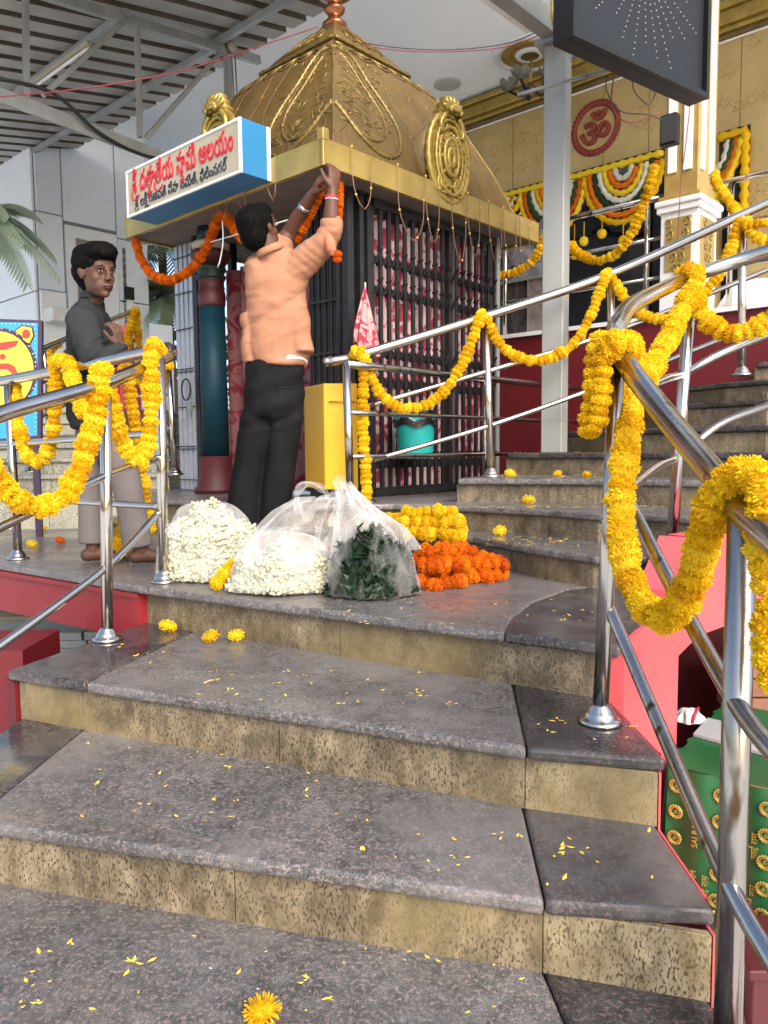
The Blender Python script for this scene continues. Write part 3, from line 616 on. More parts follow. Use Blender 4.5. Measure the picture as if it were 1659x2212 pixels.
for z, w_ in prof:
    for sidx in range(4):
        for k in range(NS):
            s_ = -1 + 2 * k / NS; n1, t1 = [(-VD, -UD), (-UD, VD), (VD, UD), (UD, -VD)][sidx]
            bul = 1 + .05 * (1 - s_ * s_) * (1 if z < prof[8][0] else .3)
            ring.append(CC + n1 * (w_ * bul) + t1 * (s_ * w_) + ZD * z)
n4 = NS * 4
fs = [(i * n4 + k, i * n4 + (k + 1) % n4, (i + 1) * n4 + (k + 1) % n4, (i + 1) * n4 + k) for i in range(len(prof) - 1) for k in range(n4)]
v_.add(ring, fs); tower = v_.build('tower', GOLD, shr); off_t = sub(tower, shr['_o'])
def fpt(face, s_, z, lift=.001):
    n1, t1 = [(-VD, -UD), (-UD, VD)][face]; w_ = wprof(z); bul = 1 + .05 * (1 - s_ * s_) * (1 if z < prof[8][0] else .3)
    return CC + n1 * (w_ * bul + lift) + t1 * (s_ * w_) + ZD * z
# relief festoons wrapping the front corner, and scalloped eave
rl = MB(); SG = (-1, 1)
for face in (0, 1):
    e = 1 if face == 0 else -1       # s value of the shared front corner
    HB = prof[8][0] - ZV
    loop = [(.0, .86), (.10, .90), (.24, .80), (.38, .64), (.50, .50), (.56, .36), (.54, .22), (.46, .13), (.34, .12), (.20, .20), (.08, .32), (.0, .38)]
    for m_, (sc_, rr) in enumerate(((1, .011), (.78, .007))):
        pts = [fpt(face, e * (1 - q * sc_ * 1.15), ZV + HB * (.48 + (z - .48) * sc_)) for q, z in loop]
        sm = catmull(pts, .018); rl.tube(sm, [rr * (1 + .7 * (k % 2)) for k in range(len(sm))], 5)
    for m_ in range(9):
        z0 = .34 + m_ * .055
        rl.tube([fpt(face, e * (1 - q * .34), ZV + HB * (z0 + .10 * q - .16 * q * q)) for q in [x / 6 for x in range(1, 7)]], [.0055 * (1 - abs(x / 2.5 - 1) * .6) for x in range(6)], 5)
    rq = random.Random(9 + face)
    for k in range(60):
        s1 = e * (1 - rq.uniform(.05, .6)); z1 = ZV + HB * rq.uniform(.2, .85); a1 = rq.uniform(0, 6.28)
        rl.tube([fpt(face, s1 + q * .05 * math.cos(a1), z1 + q * .035 * math.sin(a1)) for q in (-1, 0, 1)], [.002, .006, .002], 5)
    for m_ in range(6):   # scallops under the upper cap
        a0 = -1 + m_ / 3
        rl.tube([fpt(face, a0 + q / 3, prof[8][0] - .05 - .05 * math.sin(math.pi * q), .012) for q in [x / 6 for x in range(7)]], .008, 6)
        rl.tube([fpt(face, a0 + q / 3, prof[8][0] - .09 - .05 * math.sin(math.pi * q), .008) for q in [x / 6 for x in range(7)]], .005, 6)
    for s0 in (-.45, .0, .45):
        z0 = prof[11][0] + .02
        rl.tube([fpt(face, s0 + .22 * math.sin(a), z0 + .09 - .08 * math.cos(a), .006) for a in [x * math.pi / 5 for x in range(10)]], .008, 5)
rl.build('relief', RELF, off_t, kind='stuff')
cr_ = MB()
for sidx in range(4):
    n1, t1 = [(-VD, -UD), (-UD, VD), (VD, UD), (UD, -VD)][sidx]
    cr_.tube([CC + (n1 + t1) * wprof(z) + ZD * z for z in [p[0] for p in prof[:9]]], [.005 + .003 * (i % 2) for i in range(9)], 6)
    for z in (prof[9][0], prof[10][0]):
        cr_.tube([CC + n1 * (wprof(z) * 1.03) + t1 * (s_ * wprof(z)) + ZD * z for s_ in [x / 8 - 1 for x in range(17)]], [.009 + .006 * (i % 2) for i in range(17)], 6)
cr_.build('ridge_moulding', RELF, off_t)
zt_ = prof[-1][0]
MB().lathe(CC + ZD * zt_, [(.07, -.04), (.085, -.01), (.05, .02), (.04, .05), (.065, .07), (.075, .09), (.05, .11), (.04, .13), (.07, .15), (.13, .19), (.155, .25), (.12, .31), (.05, .34), (.03, .40), (.0, .46)], 24).build('finial', KAL, shr)
# horseshoe (kudu) ornaments
def kudu(face, hpx):
    n1, t1 = [(-VD, -UD), (-UD, VD)][face]; base = CC + n1 * .96; z0 = ZV + .145
    C_ = base + ZD * (z0 + .06); g1 = MB()
    rings = [(.0, 1.0), (.50, .95)]
    pts = []
    for q, sc in ((-.55, .55), (-.3, .80), (0, 1.0)):
        for k in range(28):
            a = 2 * math.pi * k / 28; yy = math.sin(a); xx = math.cos(a)
            rx = .195 * (1 + .10 * (yy < 0) * -yy); pts.append(C_ + n1 * q + t1 * (xx * rx * sc) + ZD * (yy * .26 * sc + (-.05 if q < 0 else 0)))
    fs = [(i * 28 + k, i * 28 + (k + 1) % 28, (i + 1) * 28 + (k + 1) % 28, (i + 1) * 28 + k) for i in range(2) for k in range(28)]
    g1.add(pts, fs, True); g1.f.append(tuple(range(56, 84))); g1.sm.append(False); bo = g1.build('arch_barrel', GOLD, off_t)
    g2 = MB()
    def ell(rx, rz, r, dz=0, lf=.01, bump_=0, n=48):
        g2.tube([C_ + n1 * (lf + .03) + t1 * (rx * math.cos(2 * math.pi * k / n)) + ZD * (rz * math.sin(2 * math.pi * k / n) + dz) for k in range(n)], [r * (1 + bump_ * (k % 2)) for k in range(n)], 6, closed=True)
    g2.lathe(C_ + n1 * .0, [(.262, 0), (.262, .03), (.245, .04), (.0, .045)], 36, n1, .75, side=t1)
    ell(.196, .26, .018, lf=0, bump_=.5); ell(.145, .222, .010, lf=.02, bump_=.7); ell(.115, .18, .010, lf=.02, bump_=.6); ell(.07, .11, .016, lf=.025); ell(.03, .05, .02, lf=.02)
    for sx_ in (-1, 1):
        g2.tube([C_ + n1 * .05 + t1 * (sx_ * .08 + (.01 + .05 * a / 12) * math.cos(a)) + ZD * (-.165 + (.01 + .055 * a / 12) * math.sin(a)) for a in [x * .6 for x in range(21)]], .011, 6)
        g2.tube([C_ + n1 * .05 + t1 * (sx_ * .09 + (.01 + .05 * a / 12) * math.cos(a)) + ZD * (.085 + (.01 + .04 * a / 12) * math.sin(a)) for a in [x * .6 for x in range(21)]], .010, 6)
    for k in range(30):   # leaf crest round the rim
        a = 2 * math.pi * k / 30; g2.sphere(C_ + n1 * .03 + t1 * (.19 * math.cos(a)) + ZD * (.252 * math.sin(a)), .022, 6, 4)
    rq = random.Random(3)
    for k in range(90):
        a = rq.uniform(0, 6.283); q_ = rq.uniform(.15, .95); g2.sphere(C_ + n1 * (.04 + .012 * (1 - q_)) + t1 * (.165 * q_ * math.cos(a)) + ZD * (.245 * q_ * math.sin(a)), rq.uniform(.008, .018), 6, 4)
    g2.build('arch_relief', GOLDB, off_t)
    g3 = MB(); hd = C_ + ZD * .275 + n1 * .02      # flame shaped leaf crest at the top
    g3.lathe(hd - ZD * .02, [(.085, 0), (.09, .02), (.06, .045), (.07, .06), (.045, .085), (.05, .10), (.0, .12)], 16, ZD, 1)
    for k in range(7):
        a = (k - 3) * .42
        g3.tube([hd + n1 * .05 + t1 * (math.sin(a) * q * .11) + ZD * (math.cos(a) * q * .10 - .02) for q in (.1, .35, .6, .85, 1.0)], [.012, .02, .022, .015, .005], 6)
        g3.sphere(hd + n1 * .07 + t1 * (math.sin(a) * .05) + ZD * (math.cos(a) * .045 - .03), .016, 6, 4)
    for sx_ in (-1, 1):
        g3.tube([hd + t1 * (sx_ * (.06 + .05 * math.sin(q))) + ZD * (-.03 - .05 * q) + n1 * .04 for q in [x * .35 for x in range(8)]], .018, 6)
    g3.build('crest', GOLDB, off_t)
kudu(1, 0); kudu(0, 0)
# gates
ZP = zr[2]; GT = ZS - .0
def gp(u, v, z): p = A + UD * u + VD * v; return V3((p.x, p.y, z))
GL = along(V3((A.x, A.y, 0)), VD, 1072); GU = LU - .40
sg = thing('side_gate', gp(0, GL / 2, ZP), 'black iron collapsible lattice gate closing the right side of the shrine', 'gate')
def gate_lattice(gt, P0, dr, L, n, bands, nrm, zb, zt_):
    barm = MB().box((0, 0, (zt_ - zb) / 2), .027, .016, zt_ - zb).mesh('bar', BLACK)
    ang = math.atan2(dr.y, dr.x)
    for i in range(n + 1):
        p = P0 + dr * (L * i / n); place('bar', barm, Matrix.Translation((p.x, p.y, zb)) @ Matrix.Rotation(ang, 4, 'Z'), gt)
    s_ = MB(); st = L / n
    for (b0, b1) in bands:
        for i in range(0, n):
            for sg_ in (0, 1):
                ia, ib = i, i + 1; fa, fb = 0, 1
                za_, zb_ = b0 + (b1 - b0) * fa, b0 + (b1 - b0) * fb
                if sg_: za_, zb_ = b1 - (b1 - b0) * fa, b1 - (b1 - b0) * fb
                o_ = nrm * (.016 if sg_ else -.016)
                s_.bar(P0 + dr * (st * ia) + ZD * za_ + o_, P0 + dr * (st * ib) + ZD * zb_ + o_, .024, .004, nrm.cross(dr) if False else ZD.cross(dr).cross(dr))
    s_.build('lattice_strips', BLACK, gt, kind='stuff')
    for z in (zt_ - .03, zb + .02): MB().bar(P0 + ZD * z, P0 + dr * L + ZD * z, .04, .05).build('track', BLACK, gt)
gz0, gz1 = ZP + .012, ZS - .012
H_ = gz1 - gz0
P0 = V3((A.x, A.y, 0)) + VD * .22
gate_lattice(sg, P0, VD, GL - .24, 17, [(gz0 + H_ * q - .05, gz0 + H_ * q + .05) for q in (.81, .71, .50, .40, .12)], UD, gz0, gz1)
for v0, wd in ((.0, .05), (.10, .035), (.165, .03)):
    MB().prism([gp(-.02, v0, 0), gp(-.02, v0 + wd, 0), gp(.03, v0 + wd, 0), gp(.03, v0, 0)], ZP, ZS - .002).build('gate_post', BLACK, sg)
MB().prism([gp(-.02, GL - .02, 0), gp(-.02, GL + .02, 0), gp(.03, GL + .02, 0), gp(.03, GL - .02, 0)], ZP, ZS - .002).build('gate_post', GALV, sg)
# curtain behind the side gate
cu = MB(); cu.grid(lambda a, b: gp(.075 + .02 * math.sin(a * 62) + .01 * math.sin(a * 23 + b * 3), .24 + a * (GL - .30), ZP + .03 + b * (H_ - .09)), 150, 8)
tag(cu.build('pink_curtain', CURT), 'pink floral curtain drawn behind the black side gate of the shrine', 'curtain')
fg = thing('folded_gate', gp(.17, 0, ZP), 'folded black collapsible gate stacked beside the front corner of the shrine', 'gate')
barm = MB().box((0, 0, (H_ - .02) / 2), .012, .03, H_ - .02).mesh('bar', BLACK)
for i in range(10):
    p = gp(.055 + .026 * i, -.005 + .008 * (i % 2), 0); place('bar', barm, Matrix.Translation((p.x, p.y, ZP + .01)) @ Matrix.Rotation(math.atan2(UD.y, UD.x), 4, 'Z'), fg)
for z in (.25, .55, .85, 1.15, 1.45): MB().bar(gp(.045, -.022, ZP + z), gp(.30, -.022, ZP + z), .006, .012).build('rivet_strip', BLACK, fg)
MB().tube([gp(.31 + .0 * k, -.03, ZP + .78) + ZD * (.09 * math.cos(k * math.pi / 10)) - VD * (.0) + UD * (.035 * math.sin(k * math.pi / 10)) for k in range(11)], .009, 8).build('pull_ring', BLACK, fg)
fs_ = thing('silver_folded_gate', gp(GU - .1, 0, ZP), 'folded silver collapsible gate at the left front post of the shrine', 'gate')
ALU = M_('bright aluminium', (.42, .45, .50), .35, .35, (.32, .35, .40), 6, 5, (1, 1, .15), rvar=.1)
u0_, u1_ = along(A, UD, 416), along(A, UD, 376)
nb = 8
barm = MB().box((0, 0, (H_ - .02) / 2), (u1_ - u0_) / nb - .006, .03, H_ - .02).mesh('bar', ALU)
for i in range(nb):
    p = gp(u0_ + (u1_ - u0_) * (i + .5) / nb, .0 + .008 * (i % 2), 0); place('bar', barm, Matrix.Translation((p.x, p.y, ZP + .01)) @ Matrix.Rotation(math.atan2(UD.y, UD.x), 4, 'Z'), fs_)
for z in (.08, .3, .32, .6, .85, .87, 1.15, 1.4, 1.65): MB().bar(gp(u0_, -.02, ZP + z), gp(u1_, -.02, ZP + z), .005, .007).build('rivet_strip', BLACK, fs_)
MB().tube([gp(u0_ + .06 + .055 * math.sin(k * .314), -.05, ZP + .72 + .075 * math.cos(k * .314)) for k in range(20)], .006, 8, closed=True).build('pull_ring', BLACK, fs_)
MB().box(gp(u0_ + .02, -.05, ZP + .60), .04, .02, .06, UD).build('padlock', GALV, fs_)
for q in range(2): MB().prism([gp(u0_ - .06, -.02 + q * .3, 0), gp(u0_ - .015, -.02 + q * .3, 0), gp(u0_ - .015, .03 + q * .3, 0), gp(u0_ - .06, .03 + q * .3, 0)], ZP, ZS - .002).build('gate_post', BLACK, shr)
# blue pillar and inner curtain
pc = at(468, 1052, 5.28); pc.z = ZP
pt = thing('blue_pillar', pc, 'round dark blue painted pillar with maroon and green rings inside the shrine', 'pillar')
hp_ = ZS - ZP
MB().lathe(pc, [(.15, 0), (.15, .035), (.13, .05), (.13, .09), (.115, .10), (.11, .25)], 28).build('base', MAROON, pt)
MB().lathe(pc, [(.093, .25), (.086, 1.25)], 28).build('shaft', TPIL, pt)
MB().lathe(pc, [(.086, 1.25), (.092, 1.27), (.092, 1.35), (.085, 1.36), (.085, 1.42), (.092, 1.43)], 28).build('ring', MAROON, pt)
MB().lathe(pc, [(.092, 1.43), (.1, 1.45), (.086, 1.47), (.1, 1.49), (.1, 1.51), (.092, 1.52)], 28).build('ring', DGREEN, pt)
MB().lathe(pc, [(.092, 1.52), (.13, 1.57), (.135, 1.60), (.115, 1.62)], 28).build('ring', MAROON, pt)
MB().lathe(pc, [(.115, 1.62), (.13, 1.66), (.10, 1.68)], 28).build('ring', CREAM, pt)
MB().lathe(pc, [(.09, 1.68), (.085, hp_ - .002)], 24).build('neck', TPIL, pt)
cu = MB(); cu.grid(lambda a, b: gp(.25 + a * 1.17, .20 + .03 * math.sin(a * 45), ZP + .02 + b * (H_ - .22)), 110, 8)
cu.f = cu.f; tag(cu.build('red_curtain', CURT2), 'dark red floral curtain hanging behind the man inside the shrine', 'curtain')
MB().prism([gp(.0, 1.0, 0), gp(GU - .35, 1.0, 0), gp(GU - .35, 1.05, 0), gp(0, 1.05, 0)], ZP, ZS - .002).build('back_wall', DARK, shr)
MB().prism([gp(.25, .40, 0), gp(GU - .35, .40, 0), gp(GU - .35, .46, 0), gp(.25, .46, 0)], ZS - .16, ZS - .002).build('inner_beam', SOFF, shr)
MB().lathe(gp(.95, .04, ZP + .002), [(.13, 0), (.13, .02), (.11, .025)], 28).build('yellow_ring', YBOX, label='yellow rimmed round base on the shrine floor near the blue pillar', category='pedestal')
# orange cloth
oc_ = MB(); oc_.grid(lambda a, b: gp(u0_ - .02 - .10 * a * (1 - b * .4), .06 + .02 * math.sin(a * 9), ZP + .32 + b * .36 - .1 * a * (1 - b)), 12, 8)
tag(oc_.build('orange_cloth', OCLOTH), 'small orange cloth hanging on the black post beside the blue pillar', 'cloth')
# floral cloth bag hanging
ph = at(789, 622, A.y - .12)
bg = thing('cloth_bag', ph, 'pink floral cloth hung like a bag from the gate corner above the railing', 'cloth bag')
g_ = MB(); secs = [(0, .006), (-.02, .010), (-.08, .028), (-.16, .05), (-.24, .072), (-.31, .085), (-.345, .082)]
def bagf(a, b):
    i = b * (len(secs) - 1); k = min(int(i), len(secs) - 2); t = i - k; z = secs[k][0] * (1 - t) + secs[k + 1][0] * t; r_ = secs[k][1] * (1 - t) + secs[k + 1][1] * t
    th = a * 2 * math.pi; rr = r_ * (1 + .22 * math.sin(th * 5 + b * 2) + .12 * math.sin(th * 9 + b))
    return ph + VD * (math.cos(th) * rr) + UD * (math.sin(th) * rr * .55) + ZD * (z - .035 * math.sin(th + 2.2) * b - .012 * math.sin(th * 4) * b) + VD * (.01 * b)
g_.grid(bagf, 60, 24); g_.build('cloth', FLORAL, bg)
MB().tube([ph + ZD * .03, ph], .004, 6).build('tie', STRING, bg)

# donation box
db = thing('donation_box', onz(700, 1062, ZP), 'tall yellow painted metal donation box with a slot handle beside the gate corner', 'donation box')
bx0 = at(702, 1058, 4.22); bx0.z = 0; zdb = at(702, 1058, 4.22).z
Dn = V3((.93, .10, 0)).normalized(); Dm = V3((-.45, .893, 0)).normalized()
bzt = at(702, 828, bx0.y).z
q = [bx0, bx0 + Dn * .185, bx0 + Dn * .185 + Dm * .30, bx0 + Dm * .30]
bevel(MB().prism(q, ZP + .02, bzt).build('box_body', YBOX, db), .006, 3) if 0 else bevel(MB().prism(q, zdb, bzt).build('box_body', YBOX, db), .006, 3)
MB().prism([bx0 + Dn * .02 + Dm * .02, bx0 + Dn * .165 + Dm * .02, bx0 + Dn * .165 + Dm * .28, bx0 + Dm * .28 + Dn * .02], zr[1] if 0 else ZP - .001, zdb).build('box_foot', BLACK, db)
MB().tube([bx0 + Dn * .03 - Dm * .0 + ZD * (bzt - .10), bx0 + Dn * .03 - Dm * .02 + ZD * (bzt - .10), bx0 + Dn * .16 - Dm * .02 + ZD * (bzt - .10), bx0 + Dn * .16 + ZD * (bzt - .10)], .004, 6).build('handle', GOLDB, db)
MB().box(bx0 + Dn * .09 - Dm * .001 + ZD * (bzt - .135), .14, .004, .06, Dn).build('door_plate', YBOX, db)

# teal bin
bc = at(897, 990, 4.66); bn = thing('teal_bin', bc, 'teal plastic waste bin with a black liner hanging behind the railing', 'bin')
MB().lathe(bc, [(.0, 0), (.098, 0), (.106, .02), (.120, .22), (.127, .235), (.127, .25), (.118, .25), (.098, .03)], 32).build('bucket', TEAL, bn)
lg = MB(); lg.grid(lambda a, b: bc + V3((math.cos(a * 6.2832), math.sin(a * 6.2832), 0)) * (.130 * (1 - .45 * max(0, b - .5)) + .012 * math.sin(a * 40) * b) + ZD * (.19 + .09 * b + .012 * math.sin(a * 31)), 64, 8); lg.build('liner', M_('bin liner', (.012, .012, .014), .25), bn)
hk = MB(); hk.tube([bc + V3((-.1, -.03, .24)), bc + V3((-.09, -.13, .27)), bc + V3((-.08, -.16, .28))], .003, 6); hk.build('wire_handle', STEEL, bn)

# sign board
sgn_w = .20
s_u0 = (along(FC, UD, 579)); 
def sp(u, o_, z): p = FC + UD * u - VD * (.012 + o_); return V3((p.x, p.y, z))
def su(px, o_):
    lo, hi = 0, 4
    for _ in range(40):
        m = (lo + hi) / 2
        if proj(sp(m, o_, ZS + .1))[0] < px: hi = m
        else: lo = m
    return lo
sa, sb_ = su(521, sgn_w), su(275, sgn_w)
sz0, sz1 = at(521, 372, sp(sa, sgn_w, 0).y).z, at(519, 252, sp(sa, sgn_w, 0).y).z
sgn = thing('sign_board', sp((sa + sb_) / 2, .1, sz0), 'cream box sign with red and blue Telugu lettering on the shrine fascia', 'sign')
bevel(MB().prism([sp(sa, .002, 0), sp(sb_, .002, 0), sp(sb_, sgn_w - .004, 0), sp(sa, sgn_w - .004, 0)], sz0, sz1).build('sign_box', BLUE, sgn), .003)
MB().prism([sp(sa + .01, sgn_w - .004, 0), sp(sb_ - .01, sgn_w - .004, 0), sp(sb_ - .01, sgn_w, 0), sp(sa + .01, sgn_w, 0)], sz0 + .01, sz1 - .01).build('sign_face', CREAM, sgn)
for (ua, ub, z0, z1) in ((sa, sa + .018, sz0, sz1), (sb_ - .012, sb_, sz0, sz1), (sa + .018, sb_ - .012, sz0, sz0 + .014), (sa + .018, sb_ - .012, sz1 - .014, sz1)):
    bevel(MB().prism([sp(ua, sgn_w - .01, 0), sp(ub, sgn_w - .01, 0), sp(ub, sgn_w + .006, 0), sp(ua, sgn_w + .006, 0)], z0, z1 + .001).build('edge_trim', WHITE, sgn), .002)
MB().prism([sp(sa - .003, .0, 0), sp(sa + .0, .0, 0), sp(sa + .0, .025, 0), sp(sa - .003, .025, 0)], sz0, sz1).build('edge_trim', WHITE, sgn)
SO = sp(sb_, sgn_w + .003, 0); SX = -UD; SY = ZD; SL = sb_ - sa; SH = sz1 - sz0
def ra_sub(mb, O, sz):      # the under-curve that stands for a joined ra
    r_ = sz * .07
    mb.tube([O + SX * (sz * (.33 - .36 * math.cos(a))) + SY * (-.10 * sz - .28 * sz * math.sin(a)) + (-VD) * .001 for a in [x * math.pi / 10 * .95 for x in range(11)]], r_ * .62, 6)
    mb.tube([O + SX * (-.03 * sz) + SY * (-.10 * sz), O + SX * (-.05 * sz) + SY * (.1 * sz)], r_ * .6, 6)
def telugu(mb, items, x, y, size, sqx, bev, total):
    ws = []
    for ch, subs, ra in items:
        if not ch: ws.append(.28 * size); continue
        me = text_mesh(ch, size); ws.append(max(v.co.x for v in me.vertices) + .05 * size); bpy.data.meshes.remove(me)
    k = total / sum(ws)
    for (ch, subs, ra), wd in zip(items, ws):
        O = SO + SX * x + ZD * (sz0 + y)
        if ch: text_into(mb, ch, size, O, SX, SY, k, 1.15, bev, .001)
        for (gl, dx, dy, sc) in subs: text_into(mb, gl, size * sc, O + SX * (dx * size * k) + SY * (dy * size), SX, SY, k, 1, bev * .8, .001)
        if ra: ra_sub(mb, O, size * .8)
        x += wd * k
tm = MB()
telugu(tm, [('శీ', [], True), ('', [], 0), ('ద', [], 0), ('తా', [('త', .15, -.42, .6)], 0), ('తే', [], True), ('య', [], 0), ('', [], 0), ('సా', [('వ', .35, -.42, .65)], 0), ('మి', [], 0), ('', [], 0), ('ఆ', [], 0), ('ల', [], 0), ('య', [], 0), ('ం', [], 0)], .07, SH * .47, 0.150, 1, .0022, SL - .13)
tm.build('red_lettering', REDT, sgn)
tb = MB()
telugu(tb, [('శీ', [], True), ('', [], 0), ('ల', [], 0), ('కీ', [('ష', .05, -.40, .55), ('మ', .40, -.40, .45)], 0), ('', [], 0), ('గ', [], 0), ('ణ', [], 0), ('ప', [], 0), ('తి', [], 0), ('', [], 0), ('సే', [], 0), ('వా', [], 0), ('', [], 0), ('స', [], 0), ('మి', [], 0), ('తి', [], 0), (',', [], 0), ('', [], 0), ('ఫి', [], 0), ('లి', [], 0), ('ం', [], 0), ('న', [], 0), ('గ', [], 0), ('ర్', [], 0)], .10, SH * .15, .072, 1, .0011, SL - .22)
tb.build('blue_lettering', BLKT, sgn)
# ------------------------------------------------------------------ shed roof and steel work
P = at
tn0, tn1 = onz(0, 204, 4.6), onz(347, 338, 4.6)
tdir = (tn1 - tn0).normalized(); tnorm = V3((-tdir.y, tdir.x, 0))
c0, c1 = onpl(136, 0, tn0, tnorm), onpl(551, 128, tn0, tnorm); cdir = (c1 - c0).normalized()
rnorm = cdir.cross(UD).normalized(); rnorm = rnorm if rnorm.z > 0 else -rnorm
RP = c0 + rnorm * .07
shed = thing('shed_roof', (c0.x, c0.y, 4.4), 'corrugated metal shed roof on grey steel trusses at the upper left', 'roof')
def onroof(x, y, off=0): return onpl(x, y, RP - rnorm * off, rnorm)
e0, e1 = onroof(39, 392), onroof(686, 34); edir = (e1 - e0).normalized(); down = rnorm.cross(edir).normalized()
if down.y > 0: down = -down
org = e0 - edir * 1.4; Ltot = (e1 - e0).length + 1.4 + 1.6
per = .25; ncor = int(Ltot / per)
RIBM = M_('shaded grimy roof groove', (.13, .10, .075), .7, 0, (.09, .07, .05), 5)  # dark colour holds the shade of the recessed ribs along with their grime
nsh = 5; each = math.ceil(ncor / nsh)
for sh_ in range(nsh):
    m = MB(); sec = []
    for i in range(sh_ * each, min(ncor, (sh_ + 1) * each)):
        for q, h in ((0, 0), (.165, 0), (.175, .045), (.235, .045)): sec.append((i * per + q, h))
    sec.append(((min(ncor, (sh_ + 1) * each)) * per, 0))
    a_ = [org + edir * s_ + rnorm * (h + .0015 * sh_) for s_, h in sec]; b_ = [p + down * 3.6 for p in a_]; n_ = len(sec)
    up = rnorm * .002; vs = a_ + b_ + [p + up for p in a_] + [p + up for p in b_]
    fs = [(i, i + 1, n_ + i + 1, n_ + i) for i in range(n_ - 1)] + [(2 * n_ + i, 3 * n_ + i, 3 * n_ + i + 1, 2 * n_ + i + 1) for i in range(n_ - 1)] + [(i, 2 * n_ + i, 2 * n_ + i + 1, i + 1) for i in range(n_ - 1)]
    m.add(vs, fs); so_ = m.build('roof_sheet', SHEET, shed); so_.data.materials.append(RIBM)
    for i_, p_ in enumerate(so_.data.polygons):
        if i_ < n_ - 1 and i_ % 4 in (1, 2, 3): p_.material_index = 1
for (xa, ya, xb, yb, wd) in ((0, 366, 155, 283, .05), (190, 257, 470, 107, .06), (18, 204, 272, 40, .05), (500, 76, 640, -14, .055)):
    a_ = onroof(xa, ya, .04); b_ = onroof(xb, yb, .04); L_ = (b_ - a_).dot(edir); mid = (a_ + b_) / 2
    bevel(MB().bar(mid - edir * (abs(L_) / 2 + .25), mid + edir * (abs(L_) / 2 + .1), wd, .05, rnorm).build('purlin', GALV, shed), .003)
bevel(MB().bar(c0 - cdir * 1.5, c1 + cdir * .05, .05, .07).build('upper_chord', GALV, shed), .003)
bevel(MB().bar(tn0 - tdir * 1.0, tn1 + tdir * .35, .05, .075).build('lower_chord', GALV, shed), .003)
MB().bar(tn0 - tdir * .6 - tnorm * .03 - ZD * .05, tn1 + tdir * .1 - tnorm * .03 - ZD * .05, .02, .03).build('chord_flange', GALV, shed)
for (xa, ya, xb, yb) in ((55, -20, 57, 212), (296, 47, 302, 297), (92, 206, 266, 48), (316, 298, 478, 112)):
    bevel(MB().bar(onpl(xa, ya, tn0, tnorm), onpl(xb, yb, tn0, tnorm), .035, .035 if xa < 90 or xa == 296 else .028, tnorm).build('web_member', GALV, shed), .002)
ce = onpl(491, 112, tn0, tnorm); MB().box(ce - ZD * .65, .05, .05, 1.3, tdir).build('column', GALV, shed)
for k, dx in enumerate((.05, .09)): MB().tube([ce + tdir * dx + ZD * .02, ce + tdir * (dx + .04) - ZD * .9], .006, 6).build('hanger_rod', GALV, shed)
jb = ce + ZD * .03 - tnorm * .06
MB().lathe(jb, [(.045, -.02), (.05, 0), (.045, .012), (0, .014)], 20, -tnorm).build('round_junction_box', CREAM, label='round cream junction box on the shed truss end', category='junction box')
tl = thing('tube_light', onroof(135, 135, .1), 'unlit white tube light fixed under a shed purlin', 'tube light')
a_, b_ = onroof(70, 181, .10), onroof(196, 92, .10); b_ = a_ + edir * (b_ - a_).dot(edir)
MB().bar(a_, b_, .04, .03, rnorm).build('fixture', CREAM, tl); MB().tube([a_ - rnorm * .03 + edir * .03, b_ - rnorm * .03 - edir * .03], .013, 10).build('tube', WHITE, tl)
ww = MB(); ww.tube(catmull([tn0 + ZD * .1, tn0 + tdir * .35 + ZD * .12 - tnorm * .05, tn0 + tdir * .7 - ZD * .03 - tnorm * .06, tn0 + tdir * 1.1 - ZD * .06 - tnorm * .05, tn1 + tdir * .3 + ZD * .02 - tnorm * .05], .05), .013, 8)
tag(ww.build('black_cable', WIREB), 'thick black cable drooping along the lower truss chord', 'cable')
ww = MB(); ww.tube(catmull([P(-30, 212, 4.4), P(150, 195, 4.4), P(300, 172, 4.5), P(420, 145, 4.8), P(560, 100, 5.2), P(705, 52, 5.3)], .08), .0038, 6)
tag(ww.build('red_wire', REDW), 'long red wire strung from the shed to the shrine finial', 'wire')
for k, pts in enumerate(([P(700, 60, 5.3), P(800, 95, 5.4), P(950, 108, 5.6), P(1090, 95, 5.6), P(1180, 60, 5.4)], [P(705, 70, 5.3), P(820, 104, 5.4), P(960, 112, 5.6), P(1100, 100, 5.6), P(1185, 66, 5.4)])):
    ww = MB(); ww.tube(catmull(pts, .08), .0036, 6)
    tag(ww.build('red_wire' if k else 'black_wire', REDW if k else WIREB), 'red wire sagging from the shrine top to the grey column' if k else 'black wire sagging from the shrine top to the grey column, just above the red one', 'wire')

# grey steel column, beam
cb = at(1197, 978, 4.62); cb.z = zr[4]
sc = thing('steel_column', cb, 'square light grey painted steel column standing on the upper stairs', 'column')
ctz = at(1197, 104, 4.62).z; AX = V3((.86, -.50, 0)).normalized()
bevel(MB().box(V3((cb.x, cb.y, (zr[4] + ctz) / 2)), .125, .125, ctz - zr[4], AX).build('shaft', COLM, sc), .006, 3)
bevel(MB().box(V3((cb.x, cb.y, ctz + .011)), .21, .21, .022, AX).build('cap_plate', GALV, sc), .002)
bs = V3((cb.x, cb.y, ctz + .085))
bevel(MB().bar(bs + VD * .05, bs - VD * 2.6, .09, .12).build('beam', COLM, sc), .004)
MB().bar(bs - VD * .2 + UD * .07 - ZD * .03, bs - VD * 2.4 + UD * .07 - ZD * .03, .035, .04).build('conduit', WHITE, sc)
MB().bar(V3((cb.x, cb.y, zr[4] + .19)) - AX * .064, V3((cb.x, cb.y, zr[4] + .19)) + AX * .064, .127, .002).build('weld_seam', GALV, sc)
rb = MB(); rb.tube(catmull([P(1198, -10, 4.5), P(1194, 30, 4.48), P(1200, 55, 4.5), P(1200, 70, 4.5), P(1215, 82, 4.45)], .03), .017, 8)
